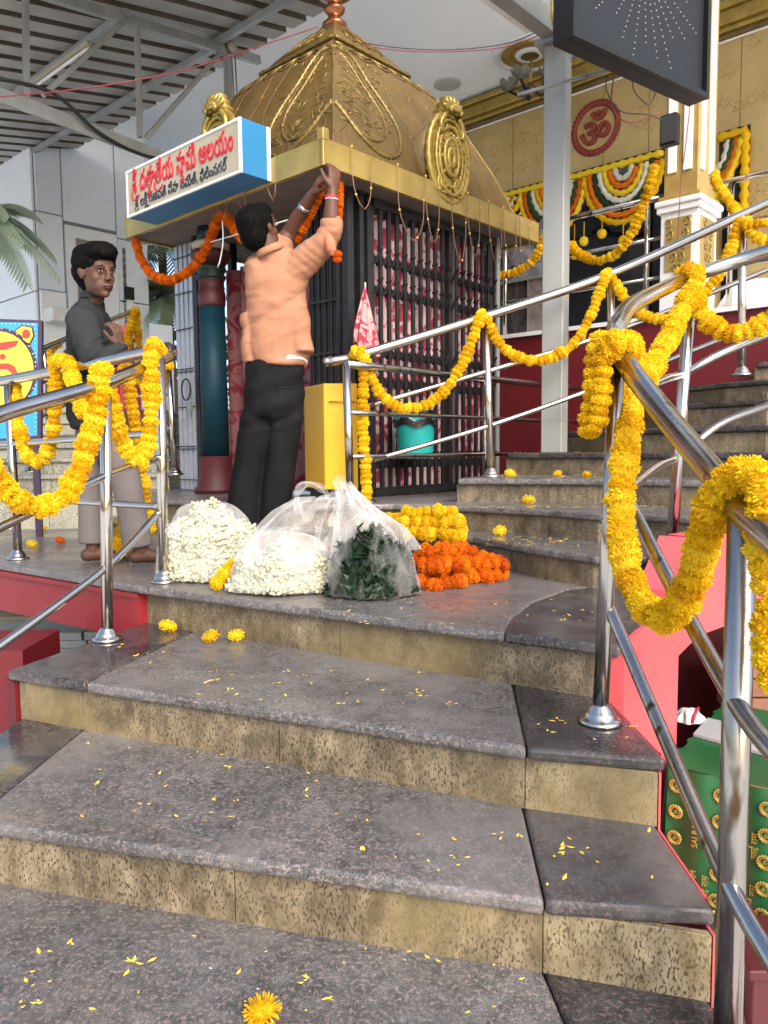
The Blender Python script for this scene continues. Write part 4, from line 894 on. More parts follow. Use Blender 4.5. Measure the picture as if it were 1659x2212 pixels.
tag(rb.build('yellow_ribbon', GOLDT), 'yellow ribbon tied above the cap of the grey steel column', 'ribbon')
rod = MB(); rod.tube([P(1118, 205, 4.5), P(1170, 190, 4.5), P(1310, 152, 4.45)], .011, 8)
tag(rod.build('thin_pipe', GALV), 'thin grey pipe crossing behind the column towards the display board', 'pipe')
# display board
bl, br = P(1227, 82, 3.60), P(1521, 212, 4.24); br.z = bl.z; hb = .95
bdr = (br - bl).normalized(); bn_ = V3((bdr.y, -bdr.x, 0)).normalized()
led = thing('display_board', (bl + br) / 2, 'large black display board with rays of small unlit bulbs at the upper right', 'display board')
W_ = (br - bl).length
bevel(MB().prism([bl, br, br - bn_ * .09, bl - bn_ * .09], bl.z, bl.z + hb).build('board_box', RUB, led), .004)
MB().prism([bl + bdr * .03 + bn_ * .004, br - bdr * .03 + bn_ * .004, br - bdr * .03 + bn_ * .001, bl + bdr * .03 + bn_ * .001], bl.z + .03, bl.z + hb - .03).build('face_sheet', GLASSB, led)
for a0, a1, z0, z1 in ((0, .028, 0, hb), (W_ - .028, W_, 0, hb), (.028, W_ - .028, 0, .028), (.028, W_ - .028, hb - .028, hb)):
    MB().prism([bl + bdr * a0 + bn_ * .001, bl + bdr * a1 + bn_ * .001, bl + bdr * a1 + bn_ * .03, bl + bdr * a0 + bn_ * .03], bl.z + z0, bl.z + z1).build('frame', RUB, led)
lm_ = MB(); cc_ = bl + bdr * (W_ * .50) + ZD * .50
for k in range(28):
    a = math.pi * 2 * k / 28 + .05
    for q in range(1, 15):
        p = bdr * (math.cos(a) * (.06 + q * .030)) + ZD * (math.sin(a) * (.06 + q * .030))
        pp = cc_ + p + bn_ * .006; u_ = (pp - bl).dot(bdr)
        if .05 < u_ < W_ - .05 and bl.z + .05 < pp.z < bl.z + hb - .04 and q < 11 + (k % 3) * 2: lm_.sphere(pp, .0036, 6, 4)
lm_.build('small_bulbs', LEDM, led, kind='stuff')
for k, pts in enumerate(([P(1310, 165, 4.3), P(1312, 200, 4.5), P(1340, 240, 4.7), P(1400, 248, 4.9), P(1436, 262, 5.0)], [P(1325, 165, 4.3), P(1322, 230, 4.5), P(1350, 262, 4.8), P(1380, 262, 4.9), P(1436, 240, 5.0)], [P(1365, 170, 4.3), P(1372, 200, 4.5), P(1400, 225, 4.8), P(1415, 205, 4.9), P(1405, 190, 4.6)])):
    ww = MB(); ww.tube(catmull(pts, .04), .004, 6); tag(ww.build('loose_wire', WIREB if k != 1 else REDW), ['long black wire loop hanging from the board to the speaker', 'red wire loop hanging from the board to the speaker', 'short black wire loop under the display board'][k], 'wire')
# white rim tube right of board
# ornate pillar
pc0 = at(1502, 700, 5.2); pc0.z = 0
op = thing('ornate_pillar', V3((pc0.x, pc0.y, ZF)), 'ornate square pillar with white and gold flutes on the hall edge, right of the grey column', 'pillar')
def pq(u, v, z=0): p = pc0 + UD * u + VD * v; return V3((p.x, p.y, z))
PU, PV = .25, .34; zb1 = 3.93
def pblock(i, z0, z1, mat, nm, bev=.004): bevel(MB().prism([pq(-i, -i), pq(PU + i, -i), pq(PU + i, PV + i), pq(-i, PV + i)], z0, z1).build(nm, mat, op), bev)
pblock(0, ZF, ZF + .18, WHITE, 'base_block'); pblock(.0, ZF + .18, zb1 - .06, WHITE, 'pedestal'); pblock(.022, zb1 - .06, zb1 - .02, WHITE, 'moulding'); pblock(.035, zb1 - .02, zb1 + .02, WHITE, 'moulding', .01); pblock(.015, zb1 + .02, zb1 + .05, GOLDP, 'moulding')
pblock(-.012, zb1 + .05, ZC - .001, GOLDP, 'shaft')
for u in (.02, .125): 
    MB().prism([pq(.03 + u, -.001), pq(.03 + u + .055, -.001), pq(.03 + u + .055, .012), pq(.03 + u, .012)], zb1 + .20, ZC - .002).build('flute', WHITE, op)
for v in (.05, .20):
    MB().prism([pq(-.001, v), pq(-.001, v + .06), pq(.012, v + .06), pq(.012, v)], zb1 + .20, ZC - .002).build('flute', WHITE, op)
for f_ in (0, 1):
    a_, b_ = (.04, PU - .035) if f_ == 0 else (.04, PV - .04)
    q = [pq(a_, -.006), pq(b_, -.006), pq(b_, .002), pq(a_, .002)] if f_ == 0 else [pq(-.006, a_), pq(-.006, b_), pq(.002, b_), pq(.002, a_)]
    pn = MB().prism(q, ZF + .28, zb1 - .10).build('gold_panel', GOLDP, op)
    m = MB(); cz = (ZF + .28 + zb1 - .10) / 2
    for k in range(5):
        for s_ in (-1, 1):
            pts = []
            for t in range(10):
                a = t * .6; uu = (a_ + b_) / 2 + s_ * (.015 + .012 * k) * 1.0 + math.cos(a) * .018; zz = cz - .16 + k * .075 + math.sin(a) * .025
                pts.append(pq(uu, -.010, zz) if f_ == 0 else pq(-.010, uu, zz))
            m.tube(pts, .004, 5)
    m.build('panel_relief', GOLDB, sub(pn, op['_o']), kind='stuff')
spk = at(1447, 282, 5.12); sk = thing('wall_speaker', spk, 'small black box speaker fixed to the ornate pillar', 'speaker')
bevel(MB().box(spk, .11, .07, .19, UD).build('cabinet', RUB, sk), .008); MB().box(spk - VD * .038, .09, .006, .165, UD).build('grille', M_('grille', (.03, .03, .03), .7, bump=.5, bscale=300), sk)
rw_ = MB(); rw_.tube(catmull([P(1492, 215, 5.1), P(1485, 280, 5.12), P(1478, 340, 5.12), P(1472, 380, 5.12), P(1466, 480, 5.1), P(1462, 560, 5.1)], .05), .003, 5)
tag(rw_.build('thin_red_wire', REDW), 'thin red wire running down the front of the ornate pillar', 'wire')
# ceiling rose, lamp, vent
cr0 = onz(1145, 112, ZC)
ro = thing('ceiling_rose', cr0, 'round white and gold plaster ceiling rose above the chandelier', 'ceiling rose')
MB().lathe(cr0, [(.40, 0), (.40, .03), (.33, .045), (.32, .02)], 40, -ZD).build('outer_ring', WHITE, ro); MB().lathe(cr0, [(.31, 0), (.31, .03), (.18, .035), (.17, 0)], 40, -ZD).build('gold_ring', GOLDB, ro)
MB().lathe(cr0, [(.165, 0), (.16, .04), (.13, .05)], 32, -ZD).build('inner_ring', WHITE, ro); MB().lathe(cr0, [(.12, 0), (.10, .05), (0, .06)], 28, -ZD).build('boss', GOLD, ro)
cl = at(1147, 190, cr0.y - .05); ch = thing('chandelier', cl, 'small hanging chandelier with white petal shades left of the grey column', 'chandelier')
MB().tube([V3((cl.x, cl.y, ZC - .06)), V3((cl.x, cl.y, cl.z + .05))], .014, 8).build('stem', GOLDB, ch); MB().lathe(cl - ZD * .05, [(.01, -.04), (.05, 0), (.06, .05), (.02, .1)], 16).build('body', M_('aged brass', (.2, .15, .08), .4, .7), ch)
LSH = M_('grey glass shade', (.13, .125, .105), .4)
for k in range(5):
    a = k * 2 * math.pi / 5 + .3; d_ = V3((math.cos(a), math.sin(a), 0))
    arm = MB().tube([cl, cl + d_ * .12 - ZD * .07, cl + d_ * .24 + ZD * .0], .015, 6).build('arm', RUB, ch)
    m = MB(); 
    for q in range(6):
        b = q * math.pi / 3; e_ = d_ * math.cos(b) + V3((-d_.y, d_.x, 0)) * math.sin(b)
        m.grid(lambda u, v: cl + d_ * .25 + ZD * (.0 + .11 * v) + e_ * (.012 + .09 * math.sin(v * 1.5)) + ZD.cross(e_) * ((u - .5) * .10 * math.sin(.4 + v * 2.3)), 3, 4)
    m.build('petal_shade', LSH, ch)
vt = onz(966, 181, ZC); MB().lathe(vt, [(.16, 0), (.16, .012), (.13, .018), (0, .018)], 28, -ZD).build('round_vent', M_('vent grey', (.42, .43, .41), .6), label='round grey cover plate on the white ceiling', category='ceiling plate')
# fan in the hall
fc_ = at(1297, 505, 10.6); fn = thing('ceiling_fan', fc_, 'dark ceiling fan with three blades inside the hall doorway', 'fan')
MB().tube([V3((fc_.x, fc_.y, ZC - .01)), fc_], .02, 8).build('down_rod', RUB, fn); MB().lathe(fc_, [(.04, .09), (.12, .05), (.13, -.02), (.05, -.06)], 20).build('motor', RUB, fn)
for k in range(3):
    a = k * 2.094 + .2; d_ = V3((math.cos(a), math.sin(a), 0)); MB().box(fc_ + d_ * .42, .62, .12, .012, d_, Z=(ZD + V3((-d_.y, d_.x, 0)) * .2)).build('blade', RUB, fn)
# counter and wrapped things on the hall edge
def hl(px, off, z): 
    p = onpl(px, 900, HP + VD * off, HN); return V3((p.x, p.y, z))
ct = thing('granite_counter', hl(1120, .15, ZF), 'dark granite clad counter on the hall edge left of the grey column', 'counter')
MB().prism([hl(1040, .12, 0), hl(1138, .12, 0), hl(1138, .6, 0), hl(1040, .6, 0)], ZF, ZF + .43).build('counter_body', G_DARK, ct)
MB().prism([hl(1138, .12, 0), hl(1185, .12, 0), hl(1185, .6, 0), hl(1138, .6, 0)], ZF, ZF + .43).build('end_panel', M_('brown granite panel', (.16, .13, .13), .3, 0, (.25, .21, .20), 12), ct)
MB().prism([hl(1035, .10, 0), hl(1190, .10, 0), hl(1190, .62, 0), hl(1035, .62, 0)], ZF + .43, ZF + .455).build('counter_top', COLM, ct)
MB().prism([hl(1137, .105, 0), hl(1140, .105, 0), hl(1140, .12, 0), hl(1137, .12, 0)], ZF, ZF + .43).build('trim', COLM, ct)
def bundle(name, c, rx, ry, h, mat, label, cat, seed=0, amp=.16):
    m = MB(); c = V3(c)
    def f_(a, b):
        th = a * 2 * math.pi; ph_ = b * math.pi * .5; n_ = noise.noise(V3((math.cos(th) * 1.6 + seed, math.sin(th) * 1.6, b * 2)))
        k = 1 + amp * 1.8 * n_ + amp * .5 * math.sin(th * 7 + b * 5 + seed)
        return c + V3((rx * math.cos(th) * math.cos(ph_) * k, ry * math.sin(th) * math.cos(ph_) * k, h * math.sin(ph_) ** .9 * (1 + .15 * n_)))
    m.grid(f_, 48, 16); return tag(m.build(name, mat), label, cat)
q = hl(1128, .35, ZF + .455); bundle('black_bundle', q, .30, .2, .34, CLOTHB, 'bundle wrapped in shiny black cloth on the granite counter', 'bundle', 3)
q = hl(1168, .45, ZF + .455); bundle('black_bundle', q, .15, .15, .50, CLOTHB, 'taller black wrapped bundle at the right end of the granite counter', 'bundle', 7)
q = hl(1640, .3, ZF); bundle('white_sack', q, .26, .2, .20, CLOTHW, 'crumpled white sack lying on the hall edge at the far right', 'sack', 5)
q = hl(1585, .3, ZF); bundle('white_sack', q, .14, .14, .10, CLOTHW, 'flat white cloth heap right of the ornate pillar foot', 'sack', 9)

# ------------------------------------------------------------------ railings
def rail_thing(name, base, label): return thing(name, base, label, 'railing', 'stainless steel railings')
def post(rt, b, t, r=.0215, mat=STEEL, flange=True):
    o = MB().tube([b, V3(b).lerp(V3(t), .5), t], r, 20).build('post', mat, rt)
    if flange: MB().lathe(b, [(.055, 0), (.055, .008), (.050, .014), (.040, .016), (.040, .026), (.034, .030), (.030, .040), (.0225, .046), (.0215, .05)], 28).build('flange', STEEL, sub(o, rt['_o']))
    return o
def tube(rt, nm, pts, r, mat=STEEL, step=.04, seg=18): return MB().tube(catmull(pts, step), r, seg).build(nm, mat, rt)
r1 = rail_thing('railing', onz(355, 1258, ZL), 'steel railing with diagonal bars going down the left side of the front stairs')
b1, b2 = onz(355, 1258, ZL), onz(232, 1383, Z2)
t1, t2 = P(345, 775, b1.y), P(228, 832, b2.y)
post(r1, b1, t1); post(r1, b2, t2)
tube(r1, 'top_rail', [P(-160, 960, 2.2), P(0, 895, 2.46), P(120, 860, 2.64), P(232, 826, b2.y), P(345, 777, b1.y + .02), P(368, 766, b1.y + .10), P(366, 756, b1.y + .17), P(350, 754, b1.y + .2), P(200, 786, 3.55), P(0, 824, 3.98), P(-120, 842, 4.2)], .0265, STEEL)
for (ya, yb, yc) in ((988, 1027, 1140), (1104, 1225, 1396)):
    tube(r1, 'bar', [P(347, ya, b1.y), P(230, yb, b2.y), P(0, yc, 2.46), P(-150, yc + (yc - yb) * .6, 2.25)], .0145)
e1_ = P(-160, 960, 2.2); post(r1, V3((e1_.x, e1_.y, ZG)), e1_)
r2 = rail_thing('railing', onz(40, 1208, ZL), 'level steel railing along the left edge of the landing in front of the boy')
b3 = onz(40, 1208, ZL); post(r2, b3, P(17, 832, b3.y), mat=STEEL2)
for (ya, yb) in ((935, 958), (1094, 1077)): tube(r2, 'bar', [P(345, ya, b1.y + .0), P(26, yb, b3.y), P(-120, yb + 2, 4.3)], .0145)
r3 = rail_thing('railing', P(66, 1021, 5.3), 'far steel railing climbing the pale stairs behind the boy')
r3r = [P(42, 775, 5.25), P(73, 762, 5.3), P(132, 737, 5.6), P(239, 692, 6.2), P(291, 671, 6.5)]
tube(r3, 'top_rail', r3r, .021); post(r3, P(66, 1021, 5.3), P(50, 770, 5.27)); post(r3, P(104, 905, 5.6), P(94, 752, 5.42), .018, flange=False); post(r3, P(298, 820, 6.5), P(291, 671, 6.5), .018, flange=False)
for dy in (75, 150): tube(r3, 'bar', [P(42, 775 + dy, 5.25), P(132, 737 + dy * .95, 5.6), P(291, 671 + dy * .85, 6.5)], .012)
r4 = rail_thing('railing', P(379, 1026, 5.15), 'short steel railing beside the silver folded gate')
post(r4, P(379, 1026, 5.15), P(364, 792, 5.15), .018); tube(r4, 'top_rail', [P(300, 812, 5.6), P(345, 796, 5.25), P(368, 787, 5.15)], .018)
for y in (856, 928, 997): tube(r4, 'bar', [P(290, y, 5.7), P(374, y - 3, 5.15)], .012, STEEL2)
# middle railings
r5 = rail_thing('railing', onz(790, 1086, zr[2]), 'steel railing climbing along the upper stairs past the grey column')
M0 = onz(790, 1086, zr[2]); M1b = D(1061, 4.28, zr[3]); M2b = D(1325, 4.43, zr[5]); M3b = D(1598, 4.23, zr[7])
post(r5, M0, P(785, 766, M0.y)); post(r5, M1b, P(1049, 688, 4.28)); post(r5, M2b, P(1318, 595, 4.43)); post(r5, M3b, P(1603, 468, 4.23))
tube(r5, 'top_rail', [P(708, 781, 4.06), P(735, 777, 4.08), P(790, 763, M0.y), P(1048, 684, 4.28), P(1318, 592, 4.43), P(1603, 464, 4.23), P(1800, 372, 4.05)], .0245, step=.06)
for pts in ([(795, 877), (1050, 803), (1317, 720), (1602, 606), (1800, 520)], [(795, 997), (1056, 920), (1320, 826), (1600, 716), (1800, 630)]):
    tube(r5, 'bar', [P(x, y, d) for (x, y), d in zip(pts, (M0.y, 4.28, 4.43, 4.23, 4.05))], .0135, step=.08)
r6 = rail_thing('railing', onz(757, 1090, zr[2]), 'level brownish steel railing in front of the side gate of the shrine')
p0 = onz(758, 1092, zr[2]); post(r6, p0, P(748, 790, p0.y), mat=STEEL2)
MB().sphere(P(706, 781, 4.06), .0245, 14, 8).build('end_cap', STEEL2, r6)
zt6 = P(748, 786, p0.y).z; q0 = P(748, 786, p0.y); q0.z = 0
for y_, r_ in ((786, .02), (891, .0135), (987, .0135)):
    z_ = P(748, y_, p0.y).z; tube(r6, 'bar' if r_ < .02 else 'top_rail', [q0 + ZD * z_, q0 + VD * 1.2 + ZD * z_, q0 + VD * 2.4 + ZD * z_], r_, STEEL2, .2)
p1 = q0 + VD * 1.22; post(r6, V3((p1.x, p1.y, ZP)), V3((p1.x, p1.y, zt6)), mat=STEEL2, r=.018, flange=False)
# front right railing
r7 = rail_thing('railing', onz(1296, 1560, Z2), 'large steel railing at the right side of the front stairs, nearest the camera')
n1_ = onz(1296, 1561, Z2); P1t = P(1333, 768, 1.99); P3t = P(1604, 1120, 1.25); P3b = P(1566, 2420, 1.25)
post(r7, n1_, P1t, .0205, STEEL2); post(r7, P3b, P3t, .0235, STEEL2)
tube(r7, 'top_rail', [P1t + V3((.0, .02, .0)), P(1345, 775, 1.97), P(1368, 808, 1.92), P(1440, 900, 1.72), P(1530, 1010, 1.47), P(1604, 1100, 1.25), P(1700, 1185, 1.08), P(1850, 1330, .92)], .0265, STEEL2, .03, 24)
tube(r7, 'bar', [P(1308, 1293, 1.99), P(1430, 1580, 1.64), P(1572, 1905, 1.25), P(1700, 2130, 1.08), P(1850, 2400, .95)], .0155, STEEL2)
tube(r7, 'bar', [P(1322, 1010, 1.99), P(1430, 1225, 1.64), P(1585, 1510, 1.25), P(1700, 1660, 1.08), P(1850, 1850, .95)], .0155, STEEL2)
r8 = rail_thing('railing', onz(1450, 1192, zr[1]), 'curved steel railing turning from the front stairs up the right side stairs')
n2 = onz(1450, 1193, zr[1]); post(r8, n2, P(1493, 612, 3.0), .0225)
tube(r8, 'top_rail', [P(1328, 775, 2.0), P(1326, 735, 2.05), P(1335, 700, 2.15), P(1365, 660, 2.4), P(1430, 625, 2.75), P(1495, 597, 3.0), P(1580, 568, 3.05), P(1700, 530, 2.95), P(1850, 470, 2.8)], .0265)
tube(r8, 'bar', [P(1318, 905, 2.0), P(1345, 868, 2.3), P(1393, 838, 2.6), P(1440, 818, 2.85), P(1480, 806, 3.02), P(1561, 762, 3.08), P(1700, 706, 3.0), P(1850, 640, 2.8)], .0155)
tube(r8, 'bar', [P(1312, 1110, 2.0), P(1340, 1078, 2.3), P(1385, 1036, 2.6), P(1425, 1006, 2.85), P(1468, 986, 3.04), P(1510, 950, 3.1), P(1571, 908, 3.1), P(1700, 862, 3.0), P(1850, 800, 2.8)], .0155)
r9 = rail_thing('railing', hl(1390, -.04, ZF), 'steel railing along the front edge of the hall floor above the red plinth')
for px in (1090, 1390, 1567, 1760): b_ = hl(px, .04, ZF); post(r9, b_, b_ + ZD * .81, .018, flange=False)
for dz, r_ in ((.27, .012), (.54, .012), (.81, .02)): MB().tube([hl(1085, .04, ZF + dz), hl(1425, .04, ZF + dz)], r_, 12).build('bar', STEEL2, r9); MB().tube([hl(1545, .04, ZF + dz), hl(1950, .04, ZF + dz)], r_, 12).build('bar', STEEL2, r9)

# ------------------------------------------------------------------ pale stairs at the back left
ps = thing('back_stairs', (-2.6, 6, ZL), kind='structure')
zz = [-.29, -.17, -.05, .06, .17, .28, .39]; yy = [1064, 1028, 999, 0, 0, 0, 0]; dd_ = [5.4, 5.72, 6.0, 6.3, 6.6, 6.9, 7.2]
for k in range(7):
    z = 2.3 + zz[k]; d = dd_[k]; a_ = P(20, 1000, d); b_ = P(372, 1000, d + .25)
    prism_piece('tread_slab', [(a_.x - 1, d - .15), (b_.x, d + .12), (b_.x, d + .75), (a_.x - 1, d + .5)], z - TH, z, G_PALE, ps, .01)
    zb = (2.3 + zz[k - 1]) if k else ZL; nt_ = 5
    for q in range(nt_):
        A0 = V3((a_.x - 1, d - .12, 0)).lerp(V3((b_.x, d + .15, 0)), q / nt_ + .001); A1 = V3((a_.x - 1, d - .12, 0)).lerp(V3((b_.x, d + .15, 0)), (q + 1) / nt_ - .001)
        prism_piece('riser_tile', [A0, A1, A1 + V3((0, .02, 0)), A0 + V3((0, .02, 0))], zb - .002, z - TH - .001, G_PALE, ps, .002)
MB().prism([(-6, 7.6), (-1.2, 7.9), (-1.2, 9), (-6, 8.8)], ZG, 2.66).build('upper_platform', G_PALE, ps)
pk = thing('red_side_wall', P(290, 760, 6.9), 'pink red stair wall behind the boy, under the far railing', 'wall')
MB().prism([P(232, 800, 6.9), P(300, 800, 6.95), P(300, 800, 7.1), P(232, 800, 7.05)], 2.6, P(270, 702, 6.9).z).build('wall_face', PINK, pk)
MB().prism([P(268, 800, 6.80), P(303, 800, 6.82), P(303, 800, 6.94), P(268, 800, 6.88)], 2.5, P(290, 735, 6.8).z).build('wall_face', RED, pk)
# painted board
bpn = V3((.10, -1, 0)).normalized(); B0 = P(88, 820, 4.9); BXd = V3((-bpn.y, bpn.x, 0)) * -1
BXd = V3((1, .10, 0)).normalized()
pb = thing('painted_board', P(40, 950, 4.9), 'bright blue and yellow hand painted board in a dark frame at far left', 'board')
def bp_(x, y, lift=0): return onpl(x, y, B0, bpn) + bpn * lift
def flat(nm, pxs, mat, l0, l1):
    a_ = [bp_(x, y, l0) for x, y in pxs]; b_ = [bp_(x, y, l1) for x, y in pxs]; n_ = len(pxs)
    return MB().add(a_ + b_, [tuple(reversed(range(n_))), tuple(range(n_, 2 * n_))] + [(i, (i + 1) % n_, n_ + (i + 1) % n_, n_ + i) for i in range(n_)]).build(nm, mat, pb)
def ellp(cx, cy, rx, ry, n=28, a0=0): return [(cx + rx * math.cos(2 * math.pi * k / n), cy + ry * math.sin(2 * math.pi * k / n)) for k in range(n)]
PB_ = M_('board blue', (.02, .25, .55), .5); PY = M_('board yellow', (.80, .62, .04), .5); PR = M_('board red', (.62, .03, .02), .5); PP = M_('board dark border', (.035, .015, .045), .5); PW = M_('board white', (.8, .8, .8), .5)
flat('frame', [(-140, 684), (90, 692), (88, 948), (-140, 968)], PP, -.04, 0); flat('board_face', [(-140, 692), (82, 698), (81, 941), (-140, 960)], PB_, .001, .004)
flat('outline', ellp(-2, 800, 84, 92), PP, .005, .007); flat('disc', ellp(-4, 802, 78, 86), PY, .008, .010)
flat('leaf_outline', [(30, 716), (48, 702), (72, 706), (76, 726), (66, 746), (56, 744), (46, 728)], PP, .005, .007)
flat('leaf', [(34, 716), (50, 705), (69, 709), (72, 726), (64, 742), (56, 738), (48, 726)], PY, .008, .010); flat('leaf_centre', ellp(58, 722, 9, 10), PR, .011, .013)
flat('red_stroke', [(-60, 740), (-10, 742), (20, 738), (42, 736), (36, 748), (14, 756), (-12, 758), (-60, 752)], PR, .011, .013)
flat('red_dot', ellp(7, 771, 6.5, 6.5), PR, .011, .013)
flat('red_curve', [(-60, 786), (20, 785), (34, 792), (40, 808), (38, 822), (30, 822), (26, 806), (16, 798), (-60, 799)], PR, .011, .013)
m = MB()
for k in range(30):
    a = 2 * math.pi * k / 30; m.sphere(bp_(-4 + 84 * math.cos(a), 802 + 92 * math.sin(a), .009), .004, 6, 4)
for k in range(24): m.sphere(bp_(77, 702 + k * 10, .006), .0035, 6, 4)
for k in range(22): m.sphere(bp_(-130 + k * 9.6, 697 + k * .18, .006), .0035, 6, 4)
m.build('white_dots', PW, pb, kind='stuff')
for px_ in (-100, 64): MB().prism([bp_(px_, 950, -.03), bp_(px_ + 14, 950, -.03), bp_(px_ + 14, 950, -.06), bp_(px_, 950, -.06)], ZL, bp_(px_, 950).z).build('leg', PP, pb)
# ------------------------------------------------------------------ palms
def frond(c, dr, L_, droop, wd, n=22):
    m = MB(); dr = V3(dr).normalized(); pts = []
    for k in range(n + 1):
        t = k / n; pts.append(c + dr * (L_ * t) + ZD * (-droop * t * t * L_))
    m.tube(pts, [.012 * (1 - .8 * k / n) for k in range(n + 1)], 5); sd = dr.cross(ZD).normalized()
    for k in range(2, n + 1):
        t = k / n; p = pts[k]; ll = wd * math.sin(.35 + t * 2.3); tg = (pts[k] - pts[k - 1]).normalized()
        for s_ in (-1, 1):
            d_ = (sd * s_ + tg * .6 - ZD * .35).normalized(); w_ = tg * .02
            m.add([p - w_, p + w_, p + d_ * ll * .6 + w_ * .9 - ZD * .02, p + d_ * ll - ZD * (.10 * ll + .02), p + d_ * ll * .6 - w_ * .9 - ZD * .02], [(0, 1, 2, 3, 4)])
    return m
def palm(label, base, top, n, L_, seed, wd=.32, pm=None):
    r_ = random.Random(seed); t = thing('palm_tree', base, label, 'palm', 'palms behind the shrine and building'); top = V3(top)
    MB().tube([V3(base), V3(base).lerp(top, .5) + V3((.05, 0, 0)), top], [.10, .075, .06], 10).build('trunk', TRUNK, t)
    for k in range(n):
        a = 2 * math.pi * k / n + r_.uniform(-.2, .2); el = r_.uniform(-.1, .8)
        frond(top, (math.cos(a), math.sin(a), el), L_ * r_.uniform(.8, 1.1), r_.uniform(.5, .9), wd).build('frond', pm or PALM, t)
q = P(-35, 475, 7.4); palm('palm with pale drooping fronds at the far left edge of the picture', V3((q.x - .2, 7.5, ZG)), V3((q.x, 7.4, q.z + .05)), 15, .62, 1, .20, PALM2)
q = P(350, 560, 11.5); palm('palm showing between the pale building and the shrine, upper crown', V3((q.x, 11.5, ZG)), V3((q.x, 11.5, q.z + .2)), 12, 1.1, 2)
q = P(345, 640, 10.6); palm('shorter darker palm just below, between the building and the shrine', V3((q.x + .1, 10.6, ZG)), V3((q.x + .1, 10.6, q.z)), 12, 1.0, 3)
bsh = MB(); r_ = random.Random(4)
for k in range(2600):
    c = V3((r_.gauss(-3.0, .8), 12.6 + r_.gauss(0, .5), r_.uniform(.3, 4.3))); a = V3((r_.uniform(-1, 1), r_.uniform(-1, 1), r_.uniform(-1, 1))).normalized(); b = a.cross(V3((r_.uniform(-1, 1), 1, .3))).normalized(); s_ = r_.uniform(.04, .09)
    bsh.add([c - a * s_, c + b * s_ * .5, c + a * s_, c - b * s_ * .5], [(0, 1, 2, 3)])
bsh.build('hedge', LEAF, kind='stuff')
shd = MB().prism([P(318, 600, 9.9), P(380, 600, 9.9), P(380, 600, 11.0), P(318, 600, 11.0)], P(350, 604, 9.9).z, P(350, 596, 9.9).z).build('shade_roof', CREAM)
tag(shd, 'thin cream lean-to roof edge among the palms left of the shrine', 'roof')
# white pavers outside left
pvt = thing('paver_stack', P(130, 1420, 6.0), 'stack of white concrete pavers outside, seen below the left red beam', 'paver stack')
brm = MB().box((0, 0, 0), .29, .16, .058).mesh('paver', BRICK); bo = P(60, 1362, 6.0)
for i in range(7):
    for j in range(3):
        place('paver', brm, Matrix.Translation((bo.x - .6 + i * .305 + (j % 2) * .03 + rnd.uniform(-.006, .006), 6.0 + rnd.uniform(-.01, .01), bo.z - .03 - j * .064)), pvt)
MB().box(V3((bo.x + .3, 6.25, (ZG + bo.z - .01) / 2)), 2.4, .3, bo.z - .01 - ZG, V3((1, 0, 0))).build('stack_core', BRICK, pvt)
MB().prism([(-9, 6.45), (-1.2, 6.42), (-1.2, 7.4), (-9, 7.4)], ZG, bo.z + .02).build('sand_bank', SAND, kind='structure')

# ------------------------------------------------------------------ under the right stairs: cloth table, boxes
tb_ = thing('cloth_table', P(1600, 2000, 2.4), 'table covered with a green satin cloth printed with gold rings and letters', 'table')
ztop = 1.27; TX = V3((.80, -.60, 0)).normalized(); TY = V3((.60, .80, 0)).normalized()
T0 = onz(1442, 1652, ztop); T0.z = 0
def tfront(a, b): return T0 + TX * (a * 1.6) + TY * (.012 * math.sin(a * 60 + b) - .03 * (1 - b)) + ZD * (ZG + .11 + .03 * math.sin(a * 6) * (1 - b) + (ztop - ZG - .11) * b)
m = MB(); m.grid(tfront, 120, 14)
def tside(a, b): return T0 + TY * (a * .75) - TX * (.03 * (1 - b) + .01 * math.sin(a * 40)) + ZD * (ZG + .13 + (ztop - ZG - .13) * b)
m.grid(lambda a, b: tside(1 - a, b), 40, 10); m.grid(lambda a, b: T0 + TX * (a * 1.6) + TY * (b * .75) + ZD * ztop, 20, 10)
clt = m.build('cloth', GREEN, tb_); GP = MB()
def coin(a, z, r_, l=.014):
    O = tfront(a, (z - ZG - .11) / (ztop - ZG - .11)) - TY * l
    for rr, w_ in ((r_, .003), (r_ * .72, .002)): GP.tube([O + TX * (rr * math.cos(t * .5236)) + ZD * (rr * math.sin(t * .5236)) for t in range(12)], w_, 4, closed=True)
    for k in range(16): GP.sphere(O + TX * (r_ * 1.12 * math.cos(k * .3927)) + ZD * (r_ * 1.12 * math.sin(k * .3927)), .0032, 4, 3)
    text_into(GP, 'ॐ', r_ * .95, O, TX, ZD, 1, 1, 0, .0008, center=True)
for i in range(24):
    for j in range(7):
        a = .02 + i * .042; z = ZG + .15 + j * .085 + (i % 2) * .04
        if z < ztop - .05:
            if i % 2 == 0: coin(a, z, .019)
            elif j % 2 == 0:
                O = tfront(a, (z - ZG - .11) / (ztop - ZG - .11)) - TY * .014; text_into(GP, 'SAI RAM', .026, O, ZD, -TX, 1, 1, 0, .0008, center=True)
                text_into(GP, 'साईं राम', .028, O + TX * .034, ZD, -TX, 1, 1, 0, .0008, center=True)
for k in range(60): GP.sphere(tfront(k / 60, .0) - TY * .005, .008, 5, 3)
GP.build('gold_print', GOLDT, sub(clt, tb_['_o']), kind='stuff')
for i, j in ((.05, .05), (1.5, .05), (.05, .7), (1.5, .7)): MB().box(T0 + TX * i + TY * j + ZD * (ZG + (ztop - ZG) / 2 - .01), .04, .04, ztop - ZG - .02, TX).build('leg', RUB, tb_)
m = MB().prism([T0 + TX * .0 + TY * .30, T0 + TX * .4 + TY * .22, T0 + TX * .42 + TY * .42, T0 + TX * .0 + TY * .50], ztop + .002, ztop + .012)
